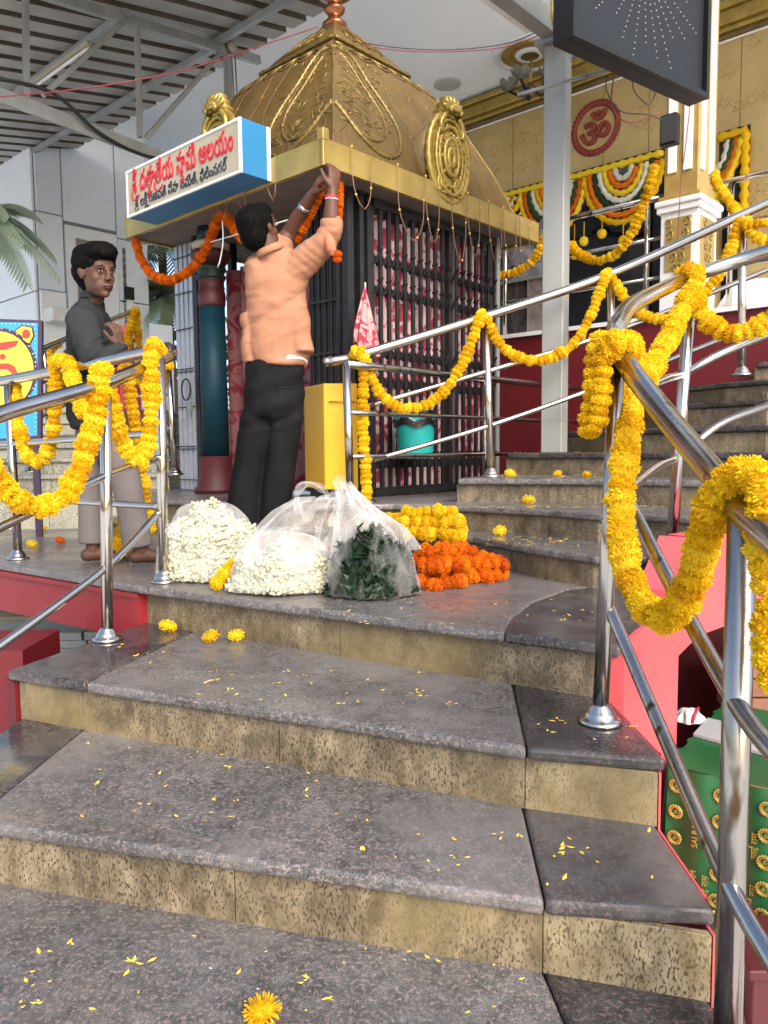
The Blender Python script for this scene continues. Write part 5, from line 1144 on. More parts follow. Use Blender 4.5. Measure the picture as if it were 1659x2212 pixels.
tag(m.build('white_sheet', M_('grey sheet', (.34, .36, .36), .3)), 'folded grey sheet lying across the green covered table', 'sheet')
q = onz(1490, 1556, ztop + .002); bundle('white_bundle', q, .05, .045, .045, CLOTHW, 'small white cloth bundle with a red band on the green table', 'bundle', 2)
MB().tube([q + V3((-.01, -.045, .005)), q + V3((-.0, -.04, .03)), q + V3((.02, -.02, .05)), q + V3((.03, 0, .048))], .006, 6).build('red_band', REDC, label='red band across the small white bundle on the green table', category='band')
q = P(1650, 1355, 3.3); bundle('white_bundle', q - ZD * .1, .10, .08, .16, CLOTHW, 'rounded white bundle on the brown bricks at the right edge', 'bundle', 12)
bk = thing('brick_stack', P(1650, 1540, 3.4), 'stack of brown bricks beside the green table at the right edge', 'brick stack')
bm_ = MB().box((0, 0, 0), .22, .10, .075).mesh('brick', RBRICK); q = P(1640, 1420, 3.35)
for i in range(4):
    for j in range(8):
        for l in range(2): place('brick', bm_, Matrix.Translation((q.x + i * .226 + rnd.uniform(-.004, .004) + .02 * (j % 2), 3.35 + l * .11, q.z - .04 - j * .085)), bk)
MB().box(V3((q.x + .35, 3.41, (q.z - .68 + ZG) / 2 - .0)), .9, .22, q.z - .68 - ZG, V3((1, 0, 0))).build('stack_base', RBRICK, bk)
q = P(1642, 2120, 1.9); q.z = 0
mbx = thing('maroon_box', P(1645, 2200, 1.9), 'dark maroon wooden box at the bottom right corner of the picture', 'box')
zq = P(1642, 2110, 1.9).z
bevel(MB().prism([q - V3((.02, 0, 0)), q + V3((.4, .0, 0)), q + V3((.4, .2, 0)), q + V3((.04, .2, 0))], ZG + .012, zq).build('box_body', MAROON, mbx), .005)
bevel(MB().prism([q - V3((.04, .02, 0)), q + V3((.42, -.02, 0)), q + V3((.42, .22, 0)), q + V3((.03, .22, 0))], zq, zq + .03).build('lid', MAROON, mbx), .005)

# ------------------------------------------------------------------ marigolds
def flower_mesh(name, mat, seed, n=110, flat_=.62, plen=.36):
    r_ = random.Random(seed); m = MB(); m.sphere((0, 0, 0), .86, 12, 8, (1, 1, flat_))
    for k in range(n):
        z = 1 - 2 * (k + .5) / n; th = k * 2.39996 + r_.uniform(-.2, .2); s_ = math.sqrt(max(0, 1 - z * z))
        d = V3((s_ * math.cos(th), s_ * math.sin(th), z)); b0 = V3((d.x, d.y, d.z * flat_)) * .82
        out = (V3((d.x, d.y, d.z * .8)) + V3((r_.uniform(-.35, .35), r_.uniform(-.35, .35), r_.uniform(-.35, .35)))).normalized()
        tg = out.cross(V3((r_.uniform(-1, 1), r_.uniform(-1, 1), r_.uniform(-1, 1)))).normalized(); L_ = plen * r_.uniform(.75, 1.25); w_ = r_.uniform(.045, .085)
        cu_ = out.cross(tg) * r_.uniform(-.14, .14); p1 = b0 + out * L_ * .6 + cu_ * .4; p2 = b0 + out * L_ + cu_
        m.add([b0 - tg * w_ * .5, b0 + tg * w_ * .5, p1 + tg * w_, p2 + tg * w_ * .55, p2 + cu_ * .5 - tg * .02 - out * .04, p2 - tg * w_ * .6, p1 - tg * w_], [(0, 1, 2, 6), (2, 3, 4, 6), (4, 5, 6)])
    me = m.mesh(name, mat); return me
FYM = [flower_mesh('yellow_marigold', FY, i, 360, plen=.26) for i in range(5)]; FOM = [flower_mesh('orange_marigold', FO, 20 + i, 340, plen=.25) for i in range(4)]
FLY = flower_mesh('loose_yellow_marigold', FY, 50, 170, .6, .40); FLO = flower_mesh('loose_orange_marigold', FO, 51, 160, .6, .38)
fcount = 0
def put_flower(parent, p, axis, r, pool, name='marigold', thick=1.0):
    global fcount; fcount += 1
    q = V3(axis).to_track_quat('Z', 'Y').to_matrix().to_4x4(); s_ = r * rnd.choice((rnd.uniform(.92, 1.08), rnd.uniform(.78, 1.2)))
    M = Matrix.Translation(p) @ q @ Matrix.Rotation(rnd.uniform(0, 6.28), 4, 'Z') @ Matrix.Rotation(rnd.uniform(-.2, .2), 4, 'X') @ Matrix.Diagonal((s_, s_ * rnd.uniform(.93, 1.07), s_ * thick, 1))
    return place(name, rnd.choice(pool), M, parent)
YG = 'yellow marigold garlands on the railings'
def garland(label, pts, r, pool=None, pitch=.98, jit=.14, group=YG, nm='marigold', cat='garland', gname='marigold_garland'):
    r *= .91; pool = pool or FYM; P_ = [P(*p) for p in pts]; sm = catmull(P_, r * pitch)
    t = thing(gname, sm[0], label, cat, group)
    MB().tube(sm, .0022, 5).build('string', STRING, t)
    for i, p in enumerate(sm):
        ax = sm[min(i + 1, len(sm) - 1)] - sm[max(i - 1, 0)]
        j = V3((rnd.uniform(-1, 1), rnd.uniform(-1, 1), rnd.uniform(-1, 1))) * (r * jit)
        put_flower(t, p + j, ax.normalized() + V3((rnd.uniform(-1, 1), rnd.uniform(-1, 1), rnd.uniform(-1, 1))) * .16, r, pool, nm)
    return t
# left
garland('big yellow garland swooping from the second post out to the left frame edge', [(218, 800, 2.80), (214, 850, 2.79), (206, 905, 2.78), (190, 955, 2.74), (175, 1005, 2.70), (150, 1060, 2.66), (115, 1088, 2.62), (72, 1093, 2.56), (35, 1078, 2.5), (0, 1042, 2.44), (-40, 985, 2.36), (-80, 900, 2.28)], .041)
garland('yellow garland hanging in a V between the two posts of the left stair railing', [(222, 805, 2.87), (243, 880, 2.9), (256, 925, 2.93), (270, 965, 2.97), (292, 996, 3.0), (312, 982, 3.02), (322, 935, 3.03), (326, 880, 3.04), (327, 820, 3.05), (326, 765, 3.06), (334, 748, 3.12), (345, 762, 3.2)], .036)
garland('yellow garland looped on the landing rail in front of the boy', [(35, 835, 3.95), (36, 885, 3.9), (46, 945, 3.85), (62, 985, 3.8), (82, 998, 3.76), (104, 975, 3.72), (116, 925, 3.7), (121, 870, 3.69), (122, 815, 3.68), (124, 785, 3.66), (135, 778, 3.62), (150, 790, 3.58), (160, 830, 3.52), (172, 862, 3.46), (186, 890, 3.4), (205, 905, 3.35)], .038)
garland('yellow garland at the left frame edge on the far rail', [(62, 765, 5.2), (52, 790, 5.2), (50, 830, 5.2), (60, 870, 5.2), (72, 890, 5.2), (80, 860, 5.2), (79, 810, 5.2), (72, 775, 5.2), (62, 762, 5.2)], .042)
garland('short yellow garland on the far railing left of the boy', [(128, 742, 5.6), (116, 745, 5.6), (110, 765, 5.6), (109, 800, 5.6), (108, 838, 5.6)], .034)
garland('yellow garland hung from the top end of the far railing, longer strand', [(292, 671, 6.4), (283, 700, 6.4), (277, 735, 6.38), (268, 775, 6.3), (262, 800, 6.2)], .036)
garland('yellow garland hung from the top end of the far railing, shorter strand', [(293, 672, 6.45), (298, 710, 6.45), (300, 760, 6.45), (302, 800, 6.45), (298, 830, 6.45)], .036)
garland('yellow garland hanging behind the boy from waist height down to the floor', [(276, 790, 3.95), (281, 850, 3.95), (287, 905, 3.95), (294, 950, 3.95), (303, 1000, 3.98), (312, 1050, 4.0), (318, 1100, 4.02), (325, 1150, 4.04)], .033)
garland('yellow garland trailing down to the landing beside the foot of the boy', [(268, 1100, 3.92), (262, 1140, 3.92), (257, 1172, 3.9), (262, 1192, 3.86), (278, 1196, 3.84)], .030)
garland('short yellow garland on the railing beside the silver gate', [(370, 792, 5.13), (357, 792, 5.15), (352, 820, 5.2), (348, 860, 5.25), (352, 900, 5.25)], .030)
# shrine
OG = 'orange marigold garlands on the shrine'
garland('orange garland hanging in a deep loop from the left shrine corner', [(294, 522, 5.45), (300, 548, 5.42), (318, 582, 5.36), (345, 602, 5.28), (375, 604, 5.2), (405, 588, 5.1), (430, 562, 5.02), (448, 530, 4.96), (460, 500, 4.92), (470, 475, 4.88), (479, 463, 4.85), (492, 475, 4.8), (508, 496, 4.76), (524, 516, 4.7)], .033, FOM, group=OG, pitch=.8)
garland('orange garland end passing behind the head of the man up to his hands', [(640, 515, 4.32), (656, 490, 4.28), (672, 460, 4.24), (686, 430, 4.2), (697, 404, 4.16)], .028, FOM, group=OG, pitch=.8)
garland('orange garland strand dropping from the corner behind the raised sleeve', [(735, 398, 4.28), (736, 430, 4.28), (734, 465, 4.28), (731, 495, 4.28)], .018, FOM, group=OG, pitch=.9)
garland('single orange marigold dangling below the raised sleeve of the man', [(727, 548, 4.1), (727, 560, 4.1), (728, 566, 4.1)], .026, FOM, group=OG, pitch=1.2)
# middle railing
garland('yellow garland hanging straight down the first post of the middle railing', [(764, 768, 4.10), (772, 758, 4.08), (782, 765, 4.08), (784, 810, 4.08), (784, 870, 4.08), (785, 930, 4.08), (788, 990, 4.06), (790, 1040, 4.05), (792, 1082, 4.03)], .032)
garland('yellow swag between the first and second posts of the middle railing', [(793, 782, 4.12), (800, 812, 4.12), (818, 845, 4.13), (845, 872, 4.15), (880, 882, 4.17), (918, 876, 4.19), (955, 850, 4.21), (985, 812, 4.22), (1008, 765, 4.23), (1026, 718, 4.24), (1038, 680, 4.24)], .032)
garland('yellow swag between the second post and the post right of the grey column', [(1040, 676, 4.25), (1055, 698, 4.26), (1070, 730, 4.28), (1095, 758, 4.3), (1130, 776, 4.31), (1170, 778, 4.33), (1210, 764, 4.35), (1245, 735, 4.37), (1272, 690, 4.39), (1292, 640, 4.4), (1308, 592, 4.41)], .032)
garland('yellow swag right of the column, partly behind the bent handrail', [(1310, 588, 4.42), (1325, 605, 4.42), (1342, 632, 4.4), (1362, 660, 4.38), (1390, 682, 4.36), (1425, 690, 4.33), (1460, 686, 4.3), (1500, 655, 4.28), (1530, 622, 4.26), (1556, 592, 4.25), (1574, 552, 4.24), (1590, 500, 4.23), (1601, 470, 4.22)], .032)
garland('yellow garland from the hall rail down to the upper handrail at far right', [(1544, 376, 4.9), (1550, 400, 4.85), (1568, 425, 4.75), (1585, 448, 4.6), (1600, 468, 4.4)], .032)
garland('yellow swag at the right frame edge below the hall rail', [(1610, 478, 4.2), (1622, 500, 4.18), (1640, 515, 4.16), (1665, 520, 4.14), (1700, 500, 4.1)], .032)
garland('yellow garland strand along the rail at the right frame edge', [(1612, 486, 4.18), (1640, 484, 4.15), (1680, 478, 4.1)], .028)
garland('yellow garland on the hall edge rail behind the grey column, right loop', [(1413, 362, 5.35), (1405, 395, 5.35), (1392, 435, 5.4), (1375, 480, 5.45), (1352, 525, 5.5), (1320, 555, 5.6), (1285, 563, 5.7), (1255, 550, 5.8), (1232, 530, 5.9)], .036)
garland('yellow garland on the hall edge rail between the shrine and the grey column', [(1180, 500, 6.0), (1165, 540, 6.0), (1145, 570, 6.05), (1115, 588, 6.1), (1080, 594, 6.15)], .036)
# right railing
garland('thick yellow garland running from the curved rail down to the top of the near post', [(1480, 612, 2.98), (1478, 592, 2.96), (1495, 582, 2.92), (1508, 596, 2.9), (1500, 618, 2.88), (1486, 640, 2.86), (1470, 680, 2.8), (1448, 720, 2.7), (1425, 762, 2.55), (1404, 800, 2.4), (1385, 835, 2.25)], .039)
garland('yellow swag from the curved rail out to the right frame edge', [(1500, 640, 2.95), (1510, 665, 2.95), (1530, 695, 2.95), (1560, 716, 2.93), (1595, 722, 2.9), (1630, 708, 2.88), (1665, 682, 2.85), (1710, 640, 2.8)], .037)
garland('doubled yellow garland bunched on the left of the near right post', [(1305, 735, 1.98), (1292, 760, 1.98), (1288, 800, 1.98), (1285, 840, 1.98), (1278, 880, 1.98), (1272, 915, 1.98), (1276, 945, 1.98)], .033)
garland('second strand bunched against the left side of the near right post', [(1312, 738, 1.96), (1305, 775, 1.95), (1302, 820, 1.95), (1297, 860, 1.95), (1291, 900, 1.95), (1284, 935, 1.95)], .028)
garland('longest yellow garland, looped over the near post and swooping up to the right handrail', [(1318, 752, 1.95), (1330, 738, 1.93), (1352, 738, 1.96), (1368, 756, 2.02), (1370, 795, 2.04), (1366, 845, 2.03), (1360, 900, 1.98), (1354, 960, 1.88), (1345, 1030, 1.78), (1340, 1100, 1.74), (1342, 1160, 1.7), (1352, 1220, 1.65), (1372, 1275, 1.6), (1402, 1318, 1.54), (1438, 1335, 1.48), (1470, 1305, 1.42), (1496, 1250, 1.38), (1515, 1190, 1.35), (1530, 1130, 1.32), (1550, 1075, 1.29), (1580, 1035, 1.26), (1620, 1022, 1.22), (1650, 1040, 1.18), (1672, 1080, 1.15)], .034, jit=.07)
garland('yellow garland hanging at the right frame edge beside the big near post', [(1660, 1070, 1.16), (1652, 1130, 1.17), (1656, 1200, 1.17), (1668, 1280, 1.16), (1675, 1350, 1.15), (1670, 1420, 1.14), (1680, 1500, 1.12)], .032)
garland('small piece of yellow garland lying between the two white flower bags', [(522, 1214, 3.02), (505, 1222, 3.0), (490, 1238, 2.98), (474, 1256, 2.95), (458, 1270, 2.92)], .032)

def heap(nm, label, rows, r, pool, cat='flower heap'):
    t = thing(nm, rows[0][0], label, cat); nf = 0
    for pts in rows:
        sm = catmull(pts, r * 1.05)
        for i, p in enumerate(sm):
            ax = sm[min(i + 1, len(sm) - 1)] - sm[max(i - 1, 0)]; nf += 1
            put_flower(t, p + V3((rnd.uniform(-1, 1), rnd.uniform(-1, 1), rnd.uniform(-.5, .5))) * r * .5, ax.normalized() + V3((rnd.uniform(-1, 1), rnd.uniform(-1, 1), rnd.uniform(-1, 1))) * .4, r, pool, 'marigold', 1.1)
    return t
def rows_on(z, rws, r):      # px rows with a height above the surface
    out = []
    for k, (pxs, d, h) in enumerate(rws): 
        row = []
        for (x, dy) in pxs:
            p = at(x, 1100, d + dy); p.z = z + r * .8 + h; row.append(p)
        out.append(row)
    return out
z_ = zr[1]; r_ = .030
heap('yellow_flower_heap', 'heap of strung yellow marigolds lying on the first upper step', rows_on(z_, [
    ([(880, 0), (920, -.03), (960, -.04), (1004, -.03)], 3.50, 0), ([(862, .05), (920, 0), (1010, 0)], 3.60, 0), ([(850, .05), (930, .02), (1008, .02)], 3.68, .0), ([(830, .05), (930, .02), (1000, .02)], 3.78, 0),
    ([(868, .02), (930, -.02), (1004, .0)], 3.56, .048), ([(850, .02), (930, 0), (1000, 0)], 3.65, .05), ([(830, .04), (930, 0), (995, 0)], 3.74, .05),
    ([(870, .02), (930, 0), (985, 0)], 3.62, .092)], r_), r_, FYM)
r_ = .0295
heap('orange_flower_heap', 'heap of coiled orange marigold strings on the landing beside the bag of leaves', rows_on(ZL, [
    ([(912, -.02), (940, -.04), (975, .0), (1010, -.0)], 2.98, 0), ([(915, .0), (960, .02), (1020, .0), (1060, .02), (1085, .02)], 3.08, 0), ([(925, .02), (1000, .0), (1060, 0), (1095, 0)], 3.17, 0), ([(930, .0), (1010, 0), (1090, 0)], 3.26, 0),
    ([(918, .0), (950, .0), (1000, 0), (1012, .02)], 3.03, .05), ([(920, .02), (985, 0), (1060, .02), (1100, .02)], 3.12, .048), ([(905, .02), (985, 0), (1050, 0), (1090, .02)], 3.20, .05), ([(905, 0), (980, 0), (1060, 0)], 3.3, .05),
    ([(915, 0), (970, .02), (1030, 0)], 3.19, .094), ([(940, 0), (980, 0), (1010, 0)], 3.27, .094)], r_), r_, FOM)

def loose(px, py, z, r, pool, label):
    p = onz(px, py, z) + ZD * r * .72; o = bpy.data.objects.new('marigold', (FLY if pool is FYM else FLO)); COL.objects.link(o)
    o.matrix_world = Matrix.Translation(p) @ Euler((rnd.uniform(-.5, .5), rnd.uniform(-.5, .5), rnd.uniform(0, 6))).to_matrix().to_4x4() @ Matrix.Diagonal((r, r, r, 1)); tag(o, label, 'flower', 'single marigolds dropped on the stairs'); return o
loose(363, 1364, Z2, .030, FYM, 'yellow marigold on the second step, nearest the left post'); loose(455, 1386, Z2, .028, FYM, 'yellow marigold on the second step, left one of the close pair')
loose(511, 1384, Z2, .028, FYM, 'yellow marigold on the second step, right one of the close pair'); loose(566, 2205, Z0, .030, FYM, 'yellow marigold at the bottom edge of the picture')
loose(1102, 1030, zr[3], .028, FYM, 'yellow marigold on the upper stairs just left of the grey column foot'); loose(1204, 1029, zr[3], .022, FYM, 'yellow marigold on the upper stairs right below the grey column'); loose(1267, 1031, zr[3], .022, FYM, 'yellow marigold on the upper stairs beside the bunched garland')
loose(1141, 1088, zr[2], .030, FYM, 'yellow marigold on the upper stairs one step above the yellow heap'); loose(1080, 1156, zr[1], .029, FYM, 'yellow marigold right of the yellow heap on the first upper step')
loose(70, 1182, ZL, .028, FYM, 'yellow marigold at the left of the landing near the rail post'); loose(130, 1174, ZL, .027, FOM, 'orange marigold at the left of the landing behind the rail'); loose(91, 1146, ZL, .028, FYM, 'yellow marigold farthest back on the left of the landing')
loose(234, 1189, ZL, .028, FYM, 'yellow marigold between the feet of the boy'); loose(548, 1160, ZL, .02, FOM, 'orange marigold just behind the first white flower bag'); loose(146, 1012, 2.13, .026, FYM, 'yellow marigold on the pale back stairs')
# petals
pe = MB(); r_ = random.Random(11)
def petal(p, s_):
    a = r_.uniform(0, 6.28); d = V3((math.cos(a), math.sin(a), 0)); n_ = V3((-d.y, d.x, 0)); h = r_.uniform(.2, .7) * s_
    pe.add([p + ZD * .001, p + d * s_ + n_ * s_ * .4 + ZD * h * .4, p + d * s_ * 2 + ZD * h, p + d * s_ - n_ * s_ * .4 + ZD * h * .3], [(0, 1, 2, 3)])
def scatter(n, x0, x1, y0, y1, z, s0, s1, cl=.3):
    for _ in range(n):
        x, y = r_.uniform(x0, x1), r_.uniform(y0, y1); p = onz(x, y, z)
        for k in range(1 if r_.random() > cl else r_.randint(2, 4)): petal(p + V3((r_.gauss(0, .006), r_.gauss(0, .006), 0)), r_.uniform(s0, s1))
scatter(30, 20, 1120, 1990, 2200, Z0, .004, .011); scatter(30, 180, 700, 1600, 1780, Z1, .004, .009); scatter(16, 700, 1130, 1745, 1880, Z1, .004, .009); scatter(9, 1180, 1420, 1790, 1930, Z1, .006, .012)
scatter(36, 430, 1050, 1400, 1530, Z2, .004, .009); scatter(9, 1150, 1390, 1530, 1600, Z2, .004, .009); scatter(7, 250, 400, 1390, 1440, Z2, .004, .009); scatter(34, 700, 1300, 1290, 1350, ZL, .004, .009); scatter(12, 200, 340, 1215, 1240, ZL, .003, .006)
for k, (ya, yb, xa, xb) in {1: (1160, 1180, 1050, 1400), 2: (1092, 1100, 1020, 1480), 3: (1027, 1031, 1080, 1500)}.items():
    scatter(80, xa, xb, ya, yb, zr[k], .004, .009, .5)
for k in range(60):
    p = lips[4][0].lerp(lips[4][2], r_.random()) + V3((0, r_.uniform(.06, .3), .001)); petal(p, r_.uniform(.003, .006))
pe.build('scattered_petals', PETY, kind='stuff')
we = MB(); pe = we; scatter(9, 60, 1100, 1640, 2150, Z1 if 0 else Z0, .003, .004, 0); we.build('pale_crumbs', WHITE, kind='stuff')
tw = MB(); tw.tube([onz(440, 1478, Z2) + ZD * .003, onz(452, 1474, Z2) + ZD * .005, onz(463, 1471, Z2) + ZD * .003], .003, 5); tag(tw.build('straw', M_('straw', (.5, .3, .16), .8)), 'small brown straw lying on the second step', 'straw')

# toran on the hall front
def strand(mb, pts, r_, seg=8):
    sm = catmull(pts, r_ * 1.1); mb.tube(sm, [r_ * (1.0 if k % 2 else .6) for k in range(len(sm))], seg)
tr = thing('flower_toran', fx(1300, -.05) + ZD * (ZH - .3), 'wide marigold toran of striped swags across the hall doorway', 'flower decoration')
def fw(px, z): return fx(px, -.06) + ZD * z
m = MB(); strand(m, [fw(px, ZH - .03) for px in (1075, 1160, 1250, 1340, 1430)], .045); m.build('top_strand', FY, tr)
swg = [(1082, 1128), (1128, 1262), (1262, 1425)]
cols = [FY, FO, FG, FW, FY, FO, FW]
for a_, b_ in swg:
    for k, cm in enumerate(cols):
        m = MB(); w_ = (b_ - a_) / 2; c_ = (a_ + b_) / 2; sc_ = 1 - k * .13
        depth_ = .58 * sc_ * min(1, w_ / 70)
        strand(m, [fw(c_ + w_ * sc_ * math.sin(t), ZH - .06 - depth_ * math.cos(t)) for t in [x * math.pi / 12 - math.pi / 2 for x in range(13)]], .040); m.build('swag_strand', cm, tr)
for px, dz in ((1262, .72), (1300, .68), (1345, .80), (1242, .85)):
    m = MB(); m.tube([fw(px, ZH - .55), fw(px, ZH - dz)], .006, 5); m.sphere(fw(px, ZH - dz - .04), .055, 8, 6); m.build('tassel', FY, tr)
tr2 = thing('flower_toran', fx(1575, -.05) + ZD * (ZH - .3), 'marigold toran framing the narrow doorway right of the ornate pillar', 'flower decoration')
m = MB(); strand(m, [fw(px, ZH - .03) for px in (1538, 1570, 1600)], .05); strand(m, [fw(1597, ZH - .03), fw(1598, ZH - .5), fw(1597, ZH - 1.1)], .05); m.build('border_strand', FY, tr2)
for k, cm in enumerate((FY, FO, FG, FW)):
    m = MB(); strand(m, [fw(1590 - k * 9, ZH - .08), fw(1580 - k * 9, ZH - .28), fw(1555 - k * 6, ZH - .50 + k * .06), fw(1530, ZH - .62 + k * .09)], .045); m.build('swag_strand', cm, tr2)

# string lights on the shrine
slt = thing('string_lights', FC + ZD * (ZS + .2), 'thin brownish string light wires draped over the gold shrine roof and fascia', 'string lights')
wr = MB(); bl_ = MB(); r_ = random.Random(5)
for face in (0, 1):
    for k in range(7):
        s_ = -1 + (k + .5) / 3.5; pts = []; wob = r_.uniform(0, 6)
        for t in range(13):
            z = ZV + (prof[8][0] - ZV) * (1 - t / 12) * r_.uniform(.985, 1.0); pts.append(fpt(face, s_ + .07 * math.sin(t * .7 + wob) + r_.uniform(-.03, .03), max(ZV, z), .012))
        wr.tube(pts, .0014, 4)
        for p in pts[::4]: bl_.sphere(p, .0045, 5, 3)
L_ = LV
for k, (a, b) in enumerate(((.18, .33), (.55, .78), (.80, .93), (1.05, 1.2), (1.22, 1.35), (1.45, 1.6), (1.62, 1.78), (1.82, 1.95))):
    if b > L_: continue
    o_ = -.03; dz = r_.uniform(.16, .34)
    pts = [sh(o_, a, ZS + HF), sh(o_, a, ZS + .02), sh(o_ - .01, a + .01, ZS - dz * .55), sh(o_ - .01, (a + b) / 2, ZS - dz), sh(o_, b - .01, ZS - dz * .6), sh(o_, b, ZS + .03), sh(o_, b, ZS + HF)]
    sm = catmull(pts, .05); wr.tube(sm, .0026, 5)
    for p in sm[::5]: bl_.sphere(p, .008, 5, 3)
for a in (.35, .62, .8):
    pts = [sh(a, -.03, ZS + HF), sh(a, -.03, ZS), sh(a + .02, -.03, ZS - .12), sh(a + .08, -.03, ZS - .02)]; sm = catmull(pts, .05); wr.tube(sm, .0026, 5)
wr.build('wires', WIRE, slt, kind='stuff'); bl_.build('bulbs', BULB, slt, kind='stuff')
cw = MB(); q = FC + ZD * (ZS + HF + .04)
cw.tube(catmull([q + V3((.02, 0, .03)), q + V3((.06, -.01, .06)), q + V3((.02, .01, .09)), q + V3((.08, 0, .08)), q + V3((.14, 0, .07))], .01), .009, 6); cw.tube(catmull([q, q + V3((.03, -.02, .05)), q + V3((.05, -.02, -.02)), q + V3((.04, -.03, -.12))], .02), .004, 5)
tag(cw.build('tangled_wire', WIREB), 'black tangle of tape and wire on the front corner of the gold fascia', 'wire')
rp = MB(); rp.tube(catmull([P(480, 478, 4.7), P(482, 520, 4.7), P(476, 560, 4.72), P(470, 578, 4.72)], .03), .004, 5); tag(rp.build('hanging_string', STRING), 'pale string hanging from the soffit beside the orange loop', 'string')
rp = MB(); rp.tube([P(455, 523, 4.8), P(640, 470, 4.4)], .004, 5); tag(rp.build('soffit_string', STRING), 'thin pale cord stretched under the soffit behind the head of the man', 'cord')
# ------------------------------------------------------------------ plastic bags of flowers
def bag(label, cx, cy_base, d, rx, ry, h, film, lean=(0, 0), neck=None, handles=None, seed=0):
    base = onz(cx, cy_base, ZL); base.y += ry; base.z = ZL + .004
    t = thing('plastic_bag', base, label, 'plastic bag', 'plastic bags on the landing')
    def f_(a, b):
        th = a * 2 * math.pi
        if b < .12: r_ = .75 + .25 * b / .12; z = .0 + h * .02 * b / .12
        else:
            q = (b - .12) / .88; r_ = math.cos(q * math.pi / 2) ** .62 * (1 - .15 * q) if not neck else (1 - q) ** .8 * .9 + .1; z = h * (math.sin(q * math.pi / 2) if not neck else q)
        n_ = noise.noise(V3((math.cos(th) * 1.8 + seed, math.sin(th) * 1.8, b * 3))); n2 = noise.noise(V3((math.cos(th) * 5 + seed, math.sin(th) * 5, b * 7)))
        k = r_ * (1 + .13 * n_ + .07 * n2)
        return base + V3((rx * k * math.cos(th) + lean[0] * (z / h) ** 1.3, ry * k * math.sin(th) + lean[1] * z / h, z * (1 + .06 * n_)))
    m = MB(); m.grid(f_, 80, 44); m.build('film', film, t)
    if handles:
        for pts, r_ in handles:
            m = MB(); sm = catmull([P(*p) for p in pts], .012); sd = V3((.3, .9, .3)).normalized()
            def hb(a, b): 
                i = min(int(a * (len(sm) - 1)), len(sm) - 1); return sm[i] + sd * ((b - .5) * r_ * (1 + .4 * math.sin(i * 1.3))) + V3((0, 0, .003 * math.sin(i * 2.1 + b * 9)))
            m.grid(hb, len(sm) - 1, 4); m.build('handle', FILM2, t)
    return base, t, f_
def buds(nm, base, rx, ry, h, n, mat, label, cat, s0, s1, seed, lean=(0, 0), leafy=False, flat_top=.8):
    r_ = random.Random(seed); m = MB()
    for k in range(n):
        th = r_.uniform(0, 6.283); b = math.acos(r_.uniform(0, 1)); lump = 1 + .10 * math.sin(th * 5 + seed) + .08 * math.sin(b * 9)
        d = V3((math.sin(b) * math.cos(th), math.sin(b) * math.sin(th), math.cos(b))); q = r_.uniform(.82, .97)
        z = h * d.z * q; p = base + V3((rx * d.x * q * lump + lean[0] * max(0, z) / h, ry * d.y * q * lump, max(.01, z * lump))); s_ = r_.uniform(s0, s1)
        if leafy:
            a = V3((r_.uniform(-1, 1), r_.uniform(-1, 1), r_.uniform(-1, 1))).normalized(); c = a.cross(d + V3((.1, .2, .3))).normalized()
            m.add([p - a * s_ * 2, p + c * s_ * .55 + d * .004, p + a * s_ * 2, p - c * s_ * .55 + d * .004, p + d * s_ * .3], [(0, 1, 4), (1, 2, 4), (2, 3, 4), (3, 0, 4)])
        else:
            for q2 in range(3):
                o_ = V3((r_.uniform(-1, 1), r_.uniform(-1, 1), r_.uniform(-1, 1))) * s_ * .8; a = (d + o_ * 40 * .02 / s_ * .3 + V3((r_.uniform(-.6, .6), r_.uniform(-.6, .6), r_.uniform(-.6, .6)))).normalized()
                c = a.cross(V3((.3, .8, .2))).normalized(); e = a.cross(c); pp = p + o_
                m.sphere(pp, s_ * .62, 6, 4, (1, 1, 1.3), Matrix((a, c, e)).transposed())
    m.sphere(base + V3((lean[0] * .4, 0, h * .42)), 1, 20, 12, (rx * .76, ry * .76, h * .40)); 
    return tag(m.build(nm, mat), label, cat)
WB = M_('white flower mass', (.40, .39, .27), .85, 0, (.50, .49, .37), 40, 2, spec=.2, c3=(.29, .28, .15), s3=30, r3=(.60, .72))
DL = M_('dark leaves in bag', (.007, .018, .010), .45, 0, (.018, .038, .018), 20, spec=.25)
b_, t, f_ = bag('knotted clear plastic bag stuffed with white flowers, left of the three', 436, 1262, 3.1, .23, .16, .315, FILMW, seed=1)
buds('white_flowers', b_ + ZD * .006, .215, .148, .29, 2900, WB, 'mass of white flowers packed in the left plastic bag', 'flowers', .010, .017, 1)
kn = MB(); q = P(375, 1146, 2.98)
for k in range(7): kn.tube(catmull([q, q + V3((math.cos(k * .9) * .022, -.01, math.sin(k * .9) * .022)), q + V3((math.cos(k * .9 + .6) * .03, -.006, math.sin(k * .9 + .6) * .03)), q + V3((0, -.003, .002))], .006), .0035, 5)
kn.build('knot', FILM2, t)
b_, t, f_ = bag('clear plastic carrier bag half full of white flowers, the middle one with raised handles', 605, 1290, 2.9, .215, .13, .225, FILMW, seed=4)
buds('white_flowers', b_ + ZD * .006, .20, .118, .165, 2000, WB, 'mass of white flowers in the middle plastic carrier bag', 'flowers', .009, .015, 4)
